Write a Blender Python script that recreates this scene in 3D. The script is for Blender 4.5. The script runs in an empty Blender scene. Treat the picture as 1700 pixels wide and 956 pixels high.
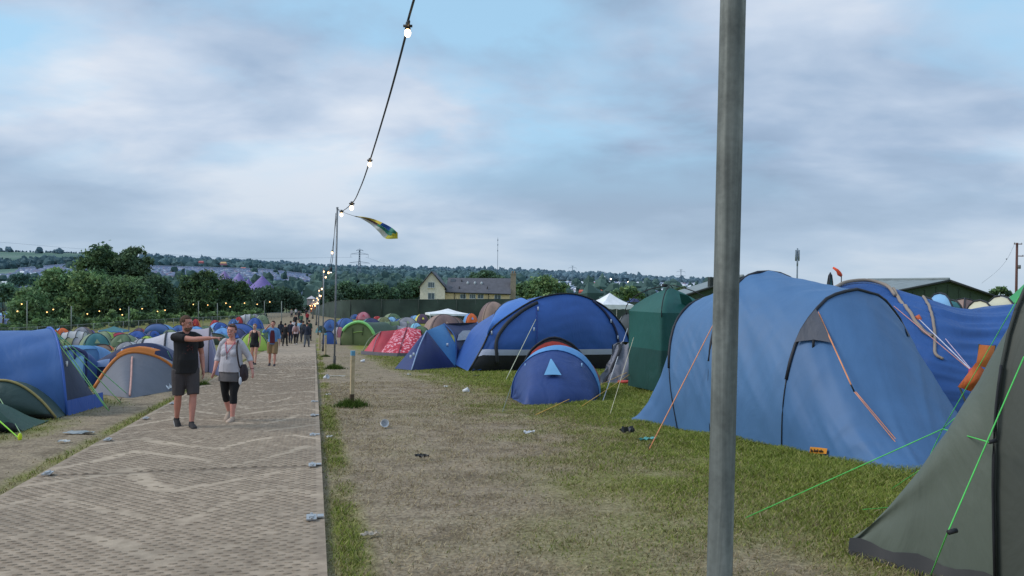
import bpy, math, random
import numpy as np
from mathutils import Vector, Matrix, noise as mnoise
random.seed(7); rng = np.random.default_rng(7)
SC = bpy.context.scene
COL = SC.collection
# ------------------------------------------------------------------ camera model and ground
F = 1322.0; RHO = math.radians(1.2); EYE = 1.72
DX, DY = -.24, .9708; PX, PY = .9708, .24        # path direction (u) and its right hand side (v)
CR, SR = math.cos(RHO), math.sin(RHO)
def ray(X, Y):
    cx = (X-850)/F; cy = -(Y-478)/F
    return (cx*CR-cy*SR, 1.0, cx*SR+cy*CR)
def at(X, Y, d):
    r = ray(X, Y); return Vector((r[0]*d, d, EYE+r[2]*d))
def px(p):
    z = p[2]-EYE; a = p[0]*CR+z*SR; b = -p[0]*SR+z*CR
    return (850+F*a/p[1], 478-F*b/p[1])
UPR = [-100, 0, 60, 100, 150, 250, 400, 600]; HPR = [4.84, 0, -2.9, -3.9, -4.7, -7.2, -14, -20]
def hz(X, Y, d): return EYE+ray(X, Y)[2]*d
LX = [-900, 0, 130, 270, 440, 560, 700, 850, 1000, 1150, 1300, 1700, 2600]
LAY = {800: [484, 474, 473, 474, 478, 480, 483, 485, 487, 490, 492, 500, 518],
       1200: [462, 457, 446, 450, 456, 467, 474, 475, 474, 475, 486, 497, 515],
       1500: [454, 451, 440, 445, 450, 464, 470, 471, 470, 472, 487, 498, 516],
       2000: [440, 440, 438, 440, 450, 458, 464, 464, 467, 474, 487, 498, 516],
       3000: [410, 417, 420, 432, 440, 448, 450, 453, 461, 472, 486, 497, 515],
       6000: [415, 424, 428, 440, 448, 456, 460, 464, 470, 478, 487, 497, 515]}
LD = sorted(LAY)
def gh_np(x, y):
    x = np.asarray(x, float); y = np.asarray(y, float)
    u = x*DX+y*DY; v = x*PX+y*PY
    h = np.interp(u, UPR, HPR)
    w = np.clip(-v-8, 0, 92)
    h = h-0.06*w*(1-np.exp(-w/15))
    yy = np.maximum(y, 400.0)
    X = 850+F*np.clip(x/yy, -1.3, 1.3)
    zs = []
    for d in LD:
        Y = np.interp(X, LX, LAY[d]); cx = (X-850)/F; cy = -(Y-478)/F
        zs.append(EYE+(cx*SR+cy*CR)*d)
    far = zs[0].copy()
    for i in range(len(LD)-1):
        t = np.clip((yy-LD[i])/(LD[i+1]-LD[i]), 0, 1)
        far = np.where(yy > LD[i], zs[i]+(zs[i+1]-zs[i])*t, far)
    t = np.clip((y-350)/(800-350), 0, 1); t = t*t*(3-2*t)
    return h*(1-t)+far*t
def gh(x, y): return float(gh_np(x, y))
_TT = np.concatenate([np.arange(2, 60, .02), np.arange(60, 400, .2), np.arange(400, 4000, 4)])
def g(X, Y, lift=0.0):
    r = ray(X, Y)
    zr = EYE+r[2]*_TT; zg = gh_np(r[0]*_TT, _TT)
    k = np.argmax(zr <= zg)
    t = _TT[k]; return Vector((r[0]*t, t, gh(r[0]*t, t)+lift))
def uv(u, v, lift=0.0):
    x = u*DX+v*PX; y = u*DY+v*PY
    return Vector((x, y, gh(x, y)+lift))
def onG(p, lift=0.0): return Vector((p[0], p[1], gh(p[0], p[1])+lift))
# ------------------------------------------------------------------ materials
def lin(c):
    c = c/255.0
    return c/12.92 if c <= .04045 else ((c+.055)/1.055)**2.4
def S(rgb, k=1.0): return tuple(min(1, lin(c)*k) for c in rgb)+(1.0,)
_M = {}
def newmat(name):
    m = bpy.data.materials.new(name); m.use_nodes = True
    nt = m.node_tree; b = nt.nodes['Principled BSDF']
    return m, nt, b
def N(nt, t, **kw):
    n = nt.nodes.new(t)
    for k, v in kw.items():
        if k.startswith('i_'): n.inputs[k[2:].replace('_', ' ')].default_value = v
        else: setattr(n, k, v)
    return n
def L(nt, a, b): nt.links.new(a, b)
def ramp(nt, fac, stops):
    r = N(nt, 'ShaderNodeValToRGB'); e = r.color_ramp.elements
    while len(e) < len(stops): e.new(.5)
    for k, (p, c) in enumerate(stops): e[k].position = p; e[k].color = c
    L(nt, fac, r.inputs['Fac']); return r
def fabric(rgb, k=1.0, rough=.62, wr=.35, sc=2.2, var=.16):
    key = ('fab', rgb, k, rough, wr, sc)
    if key in _M: return _M[key]
    m, nt, b = newmat('tent_fabric')
    tc = N(nt, 'ShaderNodeTexCoord'); mp = N(nt, 'ShaderNodeMapping'); mp.inputs['Scale'].default_value = (1, 1, .45)
    mp.inputs['Rotation'].default_value = (.35, .3, .2)
    L(nt, tc.outputs['Object'], mp.inputs['Vector'])
    n1 = N(nt, 'ShaderNodeTexNoise'); n1.inputs['Scale'].default_value = sc; n1.inputs['Detail'].default_value = 5; n1.inputs['Distortion'].default_value = 1.2
    L(nt, mp.outputs['Vector'], n1.inputs['Vector'])
    n2 = N(nt, 'ShaderNodeTexNoise'); n2.inputs['Scale'].default_value = .9; n2.inputs['Detail'].default_value = 4
    L(nt, tc.outputs['Object'], n2.inputs['Vector'])
    c = S(rgb, k)
    r = ramp(nt, n2.outputs['Fac'], [(.3, tuple(x*(1-var) for x in c[:3])+(1,)), (.7, tuple(min(1, x*(1+var)) for x in c[:3])+(1,))])
    L(nt, r.outputs['Color'], b.inputs['Base Color'])
    bp = N(nt, 'ShaderNodeBump'); bp.inputs['Strength'].default_value = wr; bp.inputs['Distance'].default_value = .09
    L(nt, n1.outputs['Fac'], bp.inputs['Height']); L(nt, bp.outputs['Normal'], b.inputs['Normal'])
    b.inputs['Roughness'].default_value = rough
    _M[key] = m; return m
def plain(rgb, k=1.0, rough=.7, metal=0.0, nscale=6.0, var=.15, bump=0.1, name='surface'):
    key = ('pl', rgb, k, rough, metal, nscale, var)
    if key in _M: return _M[key]
    m, nt, b = newmat(name)
    tc = N(nt, 'ShaderNodeTexCoord')
    n2 = N(nt, 'ShaderNodeTexNoise'); n2.inputs['Scale'].default_value = nscale; n2.inputs['Detail'].default_value = 5
    L(nt, tc.outputs['Object'], n2.inputs['Vector'])
    c = S(rgb, k)
    r = ramp(nt, n2.outputs['Fac'], [(.3, tuple(x*(1-var) for x in c[:3])+(1,)), (.7, tuple(min(1, x*(1+var)) for x in c[:3])+(1,))])
    L(nt, r.outputs['Color'], b.inputs['Base Color'])
    bp = N(nt, 'ShaderNodeBump'); bp.inputs['Strength'].default_value = bump; bp.inputs['Distance'].default_value = .02
    L(nt, n2.outputs['Fac'], bp.inputs['Height']); L(nt, bp.outputs['Normal'], b.inputs['Normal'])
    b.inputs['Roughness'].default_value = rough; b.inputs['Metallic'].default_value = metal
    _M[key] = m; return m
def glow(rgb, e):
    key = ('glow', rgb, e)
    if key in _M: return _M[key]
    m, nt, b = newmat('lit_bulb')
    b.inputs['Base Color'].default_value = S(rgb); b.inputs['Emission Color'].default_value = S(rgb); b.inputs['Emission Strength'].default_value = e
    _M[key] = m; return m
def attrmat(name, rough=.8, transl=0.0, haze=None):
    m, nt, b = newmat(name)
    a = N(nt, 'ShaderNodeAttribute'); a.attribute_name = 'col'
    L(nt, a.outputs['Color'], b.inputs['Base Color']); b.inputs['Roughness'].default_value = rough
    b.inputs['Specular IOR Level'].default_value = .2
    if transl:
        t = N(nt, 'ShaderNodeBsdfTranslucent'); L(nt, a.outputs['Color'], t.inputs['Color'])
        mx = N(nt, 'ShaderNodeMixShader'); mx.inputs['Fac'].default_value = transl
        out = nt.nodes['Material Output']
        L(nt, b.outputs[0], mx.inputs[1]); L(nt, t.outputs[0], mx.inputs[2]); L(nt, mx.outputs[0], out.inputs['Surface'])
    if haze:                                   # air light of the distance: a faint even glow
        b.inputs['Emission Color'].default_value = haze[0]; b.inputs['Emission Strength'].default_value = haze[1]
    return m
# ------------------------------------------------------------------ mesh building
ORG = {}
class MB:
    def __init__(s): s.v = []; s.f = []
    def add(s, vs, fs):
        o = len(s.v); s.v.extend([tuple(p) for p in vs]); s.f.extend([tuple(i+o for i in q) for q in fs]); return s
    def grid(s, rows, close=False):
        n = len(rows[0]); vs = [p for r in rows for p in r]; fs = []
        for i in range(len(rows)-1):
            for j in range(n if close else n-1):
                j2 = (j+1) % n
                fs.append((i*n+j, i*n+j2, (i+1)*n+j2, (i+1)*n+j))
        return s.add(vs, fs)
    def tube(s, pts, r, seg=6, cap=True):
        pts = [Vector(p) for p in pts]; rows = []
        for i, p in enumerate(pts):
            t = (pts[min(i+1, len(pts)-1)]-pts[max(i-1, 0)])
            t = t.normalized() if t.length > 1e-9 else Vector((0, 0, 1))
            a = t.cross(Vector((0, 0, 1)))
            if a.length < .05: a = t.cross(Vector((1, 0, 0)))
            a.normalize(); b = t.cross(a)
            rr = r[i] if isinstance(r, (list, tuple)) else r
            rows.append([p+(a*math.cos(2*math.pi*k/seg)+b*math.sin(2*math.pi*k/seg))*rr for k in range(seg)])
        s.grid(rows, True)
        if cap:
            o = len(s.v)-len(pts)*seg
            s.f.append(tuple(o+k for k in range(seg))[::-1]); s.f.append(tuple(len(s.v)-seg+k for k in range(seg)))
        return s
    def etube(s, pts, rad, seg=14, side=(1, 0, 0), flat0=False, flat1=False):
        """tube with elliptical rings rad=(a along side, b across), rounded ends"""
        pts = [Vector(p) for p in pts]; sd0 = Vector(side); rows = []
        if not isinstance(rad, (list, tuple)): rad = [rad]*len(pts)
        n = len(pts)
        def ring(p, t, ra, rb):
            sd = sd0-t*sd0.dot(t)
            if sd.length < .05: sd = Vector((0, 1, 0))-t*t.y
            sd.normalize(); o = t.cross(sd)
            return [p+sd*ra*math.cos(2*math.pi*k/seg)+o*rb*math.sin(2*math.pi*k/seg) for k in range(seg)]
        for i, p in enumerate(pts):
            t = (pts[min(i+1, n-1)]-pts[max(i-1, 0)]).normalized()
            ra, rb = rad[i] if isinstance(rad[i], (tuple, list)) else (rad[i], rad[i])
            m = min(ra, rb)
            if i == 0 and flat0: rows.append(ring(p, t, ra*.3, rb*.3))
            elif i == 0:
                rows.append(ring(p-t*m*.5, t, ra*.45, rb*.45)); rows.append(ring(p-t*m*.3, t, ra*.8, rb*.8))
            rows.append(ring(p, t, ra, rb))
            if i == n-1 and flat1: rows.append(ring(p, t, ra*.3, rb*.3))
            elif i == n-1:
                rows.append(ring(p+t*m*.3, t, ra*.8, rb*.8)); rows.append(ring(p+t*m*.5, t, ra*.45, rb*.45))
        s.grid(rows, True); o = len(s.v)-len(rows)*seg
        s.f.append(tuple(o+k for k in range(seg))[::-1]); s.f.append(tuple(len(s.v)-seg+k for k in range(seg)))
        return s
    def ball(s, c, r, nu=12, nv=8, rot=None):
        c = Vector(c); r = (r, r, r) if not isinstance(r, (tuple, list)) else r
        vs = []; fs = []
        for i in range(1, nv):
            th = math.pi*i/nv
            for k in range(nu):
                ph = 2*math.pi*k/nu
                q = Vector((r[0]*math.sin(th)*math.cos(ph), r[1]*math.sin(th)*math.sin(ph), r[2]*math.cos(th)))
                vs.append(c+(rot @ q if rot else q))
        for i in range(nv-2):
            for k in range(nu):
                k2 = (k+1) % nu
                fs.append((i*nu+k, (i+1)*nu+k, (i+1)*nu+k2, i*nu+k2))
        t = Vector((0, 0, r[2])); t = rot @ t if rot else t
        vs += [c+t, c-t]; a = len(vs)-2; b = a+1
        for k in range(nu):
            k2 = (k+1) % nu
            fs.append((a, k, k2)); fs.append((b, (nv-2)*nu+k2, (nv-2)*nu+k))
        return s.add(vs, fs)
    def box(s, c, d, M=None):
        vs = []
        for x in (-.5, .5):
            for y in (-.5, .5):
                for z in (-.5, .5):
                    q = Vector((x*d[0], y*d[1], z*d[2])); vs.append(Vector(c)+(M @ q if M else q))
        return s.add(vs, [(0, 1, 3, 2), (4, 6, 7, 5), (0, 4, 5, 1), (2, 3, 7, 6), (0, 2, 6, 4), (1, 5, 7, 3)])
    def build(s, name, mat, parent=None, smooth=True, local=False):
        me = bpy.data.meshes.new(name)
        o = Vector((0, 0, 0))
        if parent is not None and not local: o = ORG.get(parent.name, o)
        me.from_pydata([(p[0]-o[0], p[1]-o[1], p[2]-o[2]) for p in s.v], [], s.f)
        if smooth: me.polygons.foreach_set('use_smooth', [True]*len(me.polygons))
        me.update()
        if mat: me.materials.append(mat)
        ob = bpy.data.objects.new(name, me); COL.objects.link(ob)
        if parent is not None: ob.parent = parent; ORG[ob.name] = o
        return ob
def np_mesh(name, V, Fc, mat, col=None, parent=None, smooth=False):
    """V (n,3); Fc (m,k) equal sized faces; col (n,3) linear colours"""
    me = bpy.data.meshes.new(name); n = len(V); m, k = Fc.shape
    me.vertices.add(n); me.vertices.foreach_set('co', np.asarray(V, np.float32).ravel())
    me.loops.add(m*k); me.loops.foreach_set('vertex_index', np.asarray(Fc, np.int32).ravel())
    me.polygons.add(m); me.polygons.foreach_set('loop_start', np.arange(0, m*k, k, dtype=np.int32))
    try: me.polygons.foreach_set('loop_total', np.full(m, k, np.int32))
    except Exception: pass
    me.polygons.foreach_set('use_smooth', np.full(m, smooth))
    me.update(calc_edges=True); me.validate()
    if col is not None:
        a = me.attributes.new('col', 'FLOAT_COLOR', 'POINT')
        a.data.foreach_set('color', np.concatenate([col, np.ones((n, 1))], 1).astype(np.float32).ravel())
    me.materials.append(mat)
    ob = bpy.data.objects.new(name, me); COL.objects.link(ob)
    if parent is not None: ob.parent = parent
    return ob
def tag(o, label=None, cat=None, group=None, kind=None):
    if label: o['label'] = label
    if cat: o['category'] = cat
    if group: o['group'] = group
    if kind: o['kind'] = kind
    return o
def thing(name, label, cat, loc=(0, 0, 0), rz=0, group=None):
    o = bpy.data.objects.new(name, None); o.empty_display_size = .2; COL.objects.link(o)
    o.location = loc; o.rotation_euler = (0, 0, rz); ORG[o.name] = Vector(loc)
    return tag(o, label, cat, group)
def catmull(pts, n):
    """resample a polyline of Vectors smoothly to n points"""
    P = [Vector(p) for p in pts]; P = [P[0]*2-P[1]]+P+[P[-1]*2-P[-2]]
    out = []
    m = len(P)-3
    for k in range(n):
        f = k/(n-1)*m; i = min(int(f), m-1); t = f-i
        a, b, c, d = P[i:i+4]
        out.append(.5*((2*b)+(c-a)*t+(2*a-5*b+4*c-d)*t*t+(3*b-a-3*c+d)*t**3))
    return out
def resample(pts, n):
    P = [Vector(p) for p in pts]; Ls = [0]
    for a, b in zip(P, P[1:]): Ls.append(Ls[-1]+(b-a).length)
    out = []; j = 0
    for k in range(n):
        s = Ls[-1]*k/(n-1)
        while j < len(P)-2 and Ls[j+1] < s: j += 1
        t = (s-Ls[j])/max(1e-9, Ls[j+1]-Ls[j]); out.append(P[j].lerp(P[j+1], min(1, max(0, t))))
    return out
BLACK = (28, 29, 34)
def rope(root, pts, rgb, r=.006, sag=0.0, name='guy_rope'):
    P = []
    for a, b in zip(pts, pts[1:]):
        for k in range(7): 
            t = k/6; q = Vector(a).lerp(Vector(b), t); q.z -= sag*4*t*(1-t); P.append(q)
    mb = MB().tube(P, r, 5); return mb.build(name, plain(rgb, 1.1, .6, name='cord'), root)
def peg(root, p, rgb=(60, 60, 62)):
    p = onG(p); MB().tube([p+Vector((0, 0, -.03)), p+Vector((0, 0, .07)), p+Vector((.03, 0, .085))], .008, 5).build('tent_peg', plain(rgb, 1, .5), root)
# ---- tent pieces
def arch(B, perp, W, H, lean=(0, 0), n=25, e=.8, pinch=0.0):
    B = Vector((B[0], B[1], 0)); q = Vector((perp[0], perp[1], 0)).normalized(); C = B+q*W/2
    zb = gh(B.x, B.y); E = B+q*W; ze = gh(E.x, E.y); out = []
    for k in range(n):
        t = math.pi*k/(n-1); c = math.cos(t); s = math.sin(t)
        cc = math.copysign(abs(c)**e, c); ss = s**e if s > 1e-6 else 0
        w = cc*(1+pinch*math.sin(2*min(t, math.pi-t)))
        p = C-q*(W/2)*w+Vector((lean[0], lean[1], 0))*ss
        p.z = zb+(ze-zb)*k/(n-1)+H*ss; out.append(p)
    return out
def loft(rows, m=6, sag=.04):
    """rows: arches of equal length; returns a dense grid with the fabric drawn in between the hoops"""
    out = []
    for a, b in zip(rows, rows[1:]):
        c = Vector((0, 0, 0))
        for p in a+b: c += p
        c /= len(a+b); base = min(p.z for p in a+b)
        for k in range(m):
            t = k/m; s = 4*t*(1-t)*sag; r = []
            for j, (p, q) in enumerate(zip(a, b)):
                x = p.lerp(q, t); d = Vector((c.x, c.y, base))-x
                d = d-(b[len(b)//2]-a[len(a)//2]).normalized()*d.dot((b[len(b)//2]-a[len(a)//2]).normalized())
                fr = math.sin(math.pi*j/(len(a)-1))
                r.append(x+d*s*fr)
            out.append(r)
    out.append(list(rows[-1])); return out
def drape(row, line, m=10, pw=1.0, sag=0.0):
    """from a hoop down to a pegged ground line"""
    ln = line if len(line) == len(row) else resample(line, len(row)); out = []
    for k in range(m+1):
        t = k/m; r = []
        for j, (p, q) in enumerate(zip(row, ln)):
            x = p.lerp(q, t); x.z = q.z+(p.z-q.z)*(1-t)**pw
            x.z -= sag*4*t*(1-t)*math.sin(math.pi*j/(len(row)-1)); r.append(x)
        out.append(r)
    return out
def sample(rows, i, j):
    n = len(rows)-1; m = len(rows[0])-1; i = min(max(i, 0), n-1e-6); j = min(max(j, 0), m-1e-6)
    a = int(i); b = int(j); s = i-a; t = j-b
    return (rows[a][b]*(1-s)+rows[a+1][b]*s)*(1-t)+(rows[a][b+1]*(1-s)+rows[a+1][b+1]*s)*t
def invert(rows, X, Y, jmax=None):
    best = None
    n = len(rows)-1; m = jmax or len(rows[0])-1
    st = 6 if n*m < 800 else 1
    for a in range(n*st+1):
        for b in range(m*st+1):
            p = sample(rows, a/st, b/st); q = px(p); e = (q[0]-X)**2+(q[1]-Y)**2
            if best is None or e < best[0]: best = (e, a/st, b/st)
    return best[1], best[2]
def snormal(rows, i, j):
    p = sample(rows, i, j); a = sample(rows, i+.3, j)-sample(rows, i-.3, j); b = sample(rows, i, j+.3)-sample(rows, i, j-.3)
    n = a.cross(b).normalized()
    return n if n.dot(Vector((0, 0, EYE))-p) > 0 else -n
def decal(root, rows, corners, name, mat, off=.02, n=6, jmax=None):
    """a sewn on piece following the fabric, between four image corners (a b c d around)"""
    c = [invert(rows, X, Y, jmax) for X, Y in corners]; gr = []
    for i in range(n+1):
        r = []
        for j in range(n+1):
            s, t = i/n, j/n
            ii = (c[0][0]*(1-s)+c[3][0]*s)*(1-t)+(c[1][0]*(1-s)+c[2][0]*s)*t
            jj = (c[0][1]*(1-s)+c[3][1]*s)*(1-t)+(c[1][1]*(1-s)+c[2][1]*s)*t
            r.append(sample(rows, ii, jj)+snormal(rows, ii, jj)*off)
        gr.append(r)
    return MB().grid(gr).build(name, mat, root), gr
def surf_line(root, rows, pts, name, mat, r=.012, off=.012, jmax=None, n=24):
    ij = [invert(rows, X, Y, jmax) for X, Y in pts]
    ij = catmull([Vector((a, b, 0)) for a, b in ij], n) if len(ij) > 2 else [Vector((ij[0][0]+(ij[1][0]-ij[0][0])*k/8, ij[0][1]+(ij[1][1]-ij[0][1])*k/8, 0)) for k in range(9)]
    return MB().tube([sample(rows, q.x, q.y)+snormal(rows, q.x, q.y)*off for q in ij], r, 6).build(name, mat, root)
def wall_rows(curve, base, n=14, bulge=.15, out=None):
    """upright wall filling an arch: columns from the base line to the arch"""
    b = resample(base, len(curve)) if base else None
    rows = []
    if b is None:
        b = [Vector((p.x, p.y, gh(p.x, p.y))) for p in curve]
    if out is None:
        d = (curve[-1]-curve[0]); out = Vector((d.y, -d.x, 0)).normalized()
        if out.y > 0: out = -out
    zmax = max(p.z-q.z for p, q in zip(curve, b))
    for k in range(n+1):
        t = k/n; r = []
        for j, (p, q) in enumerate(zip(curve, b)):
            x = q.lerp(p, t); w = math.sin(math.pi*j/(len(curve)-1))
            x = x+out*bulge*math.sin(math.pi*t)**.8*w
            r.append(x)
        rows.append(r)
    return rows
def band(curve, base, z0, z1, out, off, bulge=0):
    """strip of a wall between two heights above the ground"""
    b = resample(base, len(curve)); lo = []; hi = []
    for p, q in zip(curve, b):
        h = max(.001, p.z-q.z)
        for lst, z in ((lo, z0), (hi, z1)):
            t = min(1, z/h); x = q.lerp(p, t)+out*(off+bulge*math.sin(math.pi*t)**.8); lst.append(x)
    return [lo, hi]
def pole_on(root, row, mat, r=.012, off=.012, name='tent_pole'):
    c = Vector((0, 0, 0))
    for p in row: c += p
    c /= len(row)
    return MB().tube([p+(p-c).normalized()*off for p in row], r, 6).build(name, mat, root)
def patch(pts, n=8, bulge=.0, m=8):
    """four corner patch (a b c d around) bulging towards the viewer side"""
    a, b, c, d = [Vector(p) for p in pts]
    nn = (c-a).cross(d-b).normalized()
    if nn.dot(Vector((0, 0, EYE))-a) < 0: nn = -nn
    rows = []
    for i in range(n+1):
        s = i/n; r = []
        for j in range(m+1):
            t = j/m
            p = (a*(1-t)+b*t)*(1-s)+(d*(1-t)+c*t)*s
            r.append(p+nn*bulge*math.sin(math.pi*s)*math.sin(math.pi*t))
        rows.append(r)
    return rows
def fine(rows, nu=60, nv=70):
    """smoothly denser copy of a fabric grid"""
    a = [catmull(r, nv) for r in rows]
    cols = [catmull([a[i][j] for i in range(len(a))], nu) for j in range(nv)]
    return [[cols[j][i] for j in range(nv)] for i in range(nu)]
def folds(rows, amp=.012, fu=2.2, fv=13, slant=3.0, seed=0, low=1.0):
    """creases running through the cloth, stronger towards the pegged lower edges"""
    nu, nv = len(rows), len(rows[0]); out = []
    for i in range(nu):
        r = []
        for j in range(nv):
            p = rows[i][j]; u = i/(nu-1); v = j/(nv-1)
            a = rows[min(i+1, nu-1)][j]-rows[max(i-1, 0)][j]; b = rows[i][min(j+1, nv-1)]-rows[i][max(j-1, 0)]
            n = a.cross(b); n = n.normalized() if n.length > 1e-12 else Vector((0, 0, 0))
            q = mnoise.noise(Vector((u*fu+seed, v*fv+u*slant, seed*1.7))); q2 = mnoise.noise(Vector((u*fu*1.7+9+seed, v*fv*.55-u*slant*1.2, seed)))
            rid = (1-abs(q)*2.2)+.7*(1-abs(q2)*2.2)
            w = (1-abs(2*v-1))*2; w = (1.0-.55*min(1, w)*low)*min(1, 12*min(u, 1-u)+.15)*min(1, 14*min(v, 1-v)+.2)
            r.append(p+n*amp*w*rid)
        out.append(r)
    return out
#SPLIT
# ================================================================== SETTING
def make_world():
    w = bpy.data.worlds.new('World'); SC.world = w; w.use_nodes = True
    nt = w.node_tree; bg = nt.nodes['Background']
    sky = N(nt, 'ShaderNodeTexSky'); sky.sky_type = 'NISHITA'; sky.sun_disc = False
    sky.sun_elevation = math.radians(40); sky.sun_rotation = math.radians(262); sky.dust_density = 1.0; sky.ozone_density = 2.0
    tc = N(nt, 'ShaderNodeTexCoord'); sp = N(nt, 'ShaderNodeSeparateXYZ'); L(nt, tc.outputs['Generated'], sp.inputs[0])
    def M(op, a, b=None, c=None):
        n = N(nt, 'ShaderNodeMath'); n.operation = op
        for k, q in enumerate((a, b, c)):
            if q is None: continue
            if hasattr(q, 'links'): L(nt, q, n.inputs[k])
            else: n.inputs[k].default_value = q
        return n.outputs[0]
    z = M('MAXIMUM', sp.outputs['Z'], 0.0)
    den = M('ADD', z, .24)
    cx = M('DIVIDE', sp.outputs['X'], den); cy = M('DIVIDE', sp.outputs['Y'], den)
    cmb = N(nt, 'ShaderNodeCombineXYZ'); L(nt, cx, cmb.inputs[0]); L(nt, cy, cmb.inputs[1])
    def noise(scale, det, dist, loc, rough=.55, sy=1.0):
        mp = N(nt, 'ShaderNodeMapping'); mp.inputs['Location'].default_value = loc; mp.inputs['Rotation'].default_value = (0, 0, .35)
        mp.inputs['Scale'].default_value = (1, sy, 1)
        L(nt, cmb.outputs[0], mp.inputs['Vector'])
        n = N(nt, 'ShaderNodeTexNoise'); n.inputs['Scale'].default_value = scale; n.inputs['Detail'].default_value = det
        n.inputs['Distortion'].default_value = dist; n.inputs['Roughness'].default_value = rough
        L(nt, mp.outputs[0], n.inputs['Vector']); return n.outputs['Fac']
    big = noise(.85, 5, .2, (3.4, 1.2, 0), .48, 1.1)
    fine = noise(2.9, 7, .25, (7.7, 2.2, 0), .55, 1.25)
    gap = noise(1.25, 6, .3, (1.3, 9.4, 0), .52, 1.2)
    mixn = M('ADD', M('MULTIPLY', big, .8), M('MULTIPLY', fine, .2))
    cl = ramp(nt, mixn, [(.37, (.275, .38, .53, 1)), (.45, (.36, .475, .64, 1)), (.53, (.52, .62, .765, 1)), (.61, (.72, .775, .86, 1))])
    # towards the horizon: an even pale blue band
    hzr = ramp(nt, z, [(0.0, (1, 1, 1, 1)), (.05, (.62, .62, .62, 1)), (.17, (.0, .0, .0, 1))])
    mh = N(nt, 'ShaderNodeMixRGB'); L(nt, M('MULTIPLY', hzr.outputs['Color'], .85), mh.inputs['Fac'])
    L(nt, cl.outputs['Color'], mh.inputs[1]); mh.inputs[2].default_value = (.43, .55, .67, 1)
    # clear gaps: the physical sky, blue
    sk = N(nt, 'ShaderNodeMixRGB'); sk.blend_type = 'MULTIPLY'; sk.inputs['Fac'].default_value = 1
    L(nt, sky.outputs['Color'], sk.inputs[1]); sk.inputs[2].default_value = (1.0, 1.25, 1.25, 1)
    cs = N(nt, 'ShaderNodeMixRGB'); cs.blend_type = 'MULTIPLY'; cs.inputs['Fac'].default_value = 1
    L(nt, mh.outputs[0], cs.inputs[1]); cs.inputs[2].default_value = (10, 10, 10, 1)
    gm = ramp(nt, gap, [(.45, (0, 0, 0, 1)), (.60, (.92, .92, .92, 1))])
    gm2 = M('MULTIPLY', gm.outputs['Color'], ramp(nt, z, [(.10, (0, 0, 0, 1)), (.2, (1, 1, 1, 1))]).outputs['Color'])
    lightblue = N(nt, 'ShaderNodeMixRGB'); lightblue.inputs['Fac'].default_value = .72
    L(nt, sk.outputs[0], lightblue.inputs[1]); lightblue.inputs[2].default_value = (4.4, 7.2, 9.6, 1)
    fin = N(nt, 'ShaderNodeMixRGB'); L(nt, gm2, fin.inputs['Fac']); L(nt, cs.outputs[0], fin.inputs[1]); L(nt, lightblue.outputs[0], fin.inputs[2])
    L(nt, fin.outputs[0], bg.inputs['Color']); bg.inputs['Strength'].default_value = .106
    sun = bpy.data.lights.new('sun', 'SUN'); sun.energy = 1.9; sun.angle = math.radians(25); sun.color = (1.0, .95, .88)
    so = bpy.data.objects.new('sun', sun); COL.objects.link(so)
    az = math.radians(262); el = math.radians(40)
    d = Vector((math.sin(az)*math.cos(el), math.cos(az)*math.cos(el), math.sin(el)))
    so.rotation_euler = d.to_track_quat('Z', 'Y').to_euler(); so.location = d*50
make_world()
cam = bpy.data.cameras.new('camera'); cam.lens = 28.0; cam.sensor_width = 36; cam.clip_end = 20000; cam.clip_start = .05
co = bpy.data.objects.new('camera', cam); COL.objects.link(co); SC.camera = co
co.matrix_world = Matrix(((CR, -SR, 0, 0), (0, 0, -1, 0), (SR, CR, 0, EYE), (0, 0, 0, 1)))
cam.lens = F/1700*36
cam.shift_y = 0
SC.view_settings.view_transform = 'Standard'; SC.view_settings.look = 'None'; SC.view_settings.exposure = 0
SC.cycles.use_denoising = True
try: SC.cycles.denoiser = 'OPENIMAGEDENOISE'
except Exception: pass
SC.cycles.max_bounces = 5; SC.cycles.diffuse_bounces = 3; SC.cycles.transparent_max_bounces = 6
# ---- value noise for numpy masks
def vnoise(x, y, sc, seed=0):
    x = np.asarray(x)*sc+seed*17.3; y = np.asarray(y)*sc+seed*7.9
    xi = np.floor(x).astype(np.int64); yi = np.floor(y).astype(np.int64); fx = x-xi; fy = y-yi
    fx = fx*fx*(3-2*fx); fy = fy*fy*(3-2*fy)
    def h(a, b):
        n = (a*374761393+b*668265263+seed*974634777) & 0x7fffffff
        n = ((n ^ (n >> 13))*1274126177) & 0x7fffffff
        return ((n ^ (n >> 16)) & 0xffff)/65535.0
    return (h(xi, yi)*(1-fx)+h(xi+1, yi)*fx)*(1-fy)+(h(xi, yi+1)*(1-fx)+h(xi+1, yi+1)*fx)*fy
def fbm(x, y, sc, seed=0, o=4):
    r = 0; a = .5; t = 0
    for k in range(o): r = r+a*vnoise(x, y, sc*2**k, seed+k); t += a; a *= .5
    return r/t
VL, VR = -2.92, .12                                # trackway edges
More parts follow.
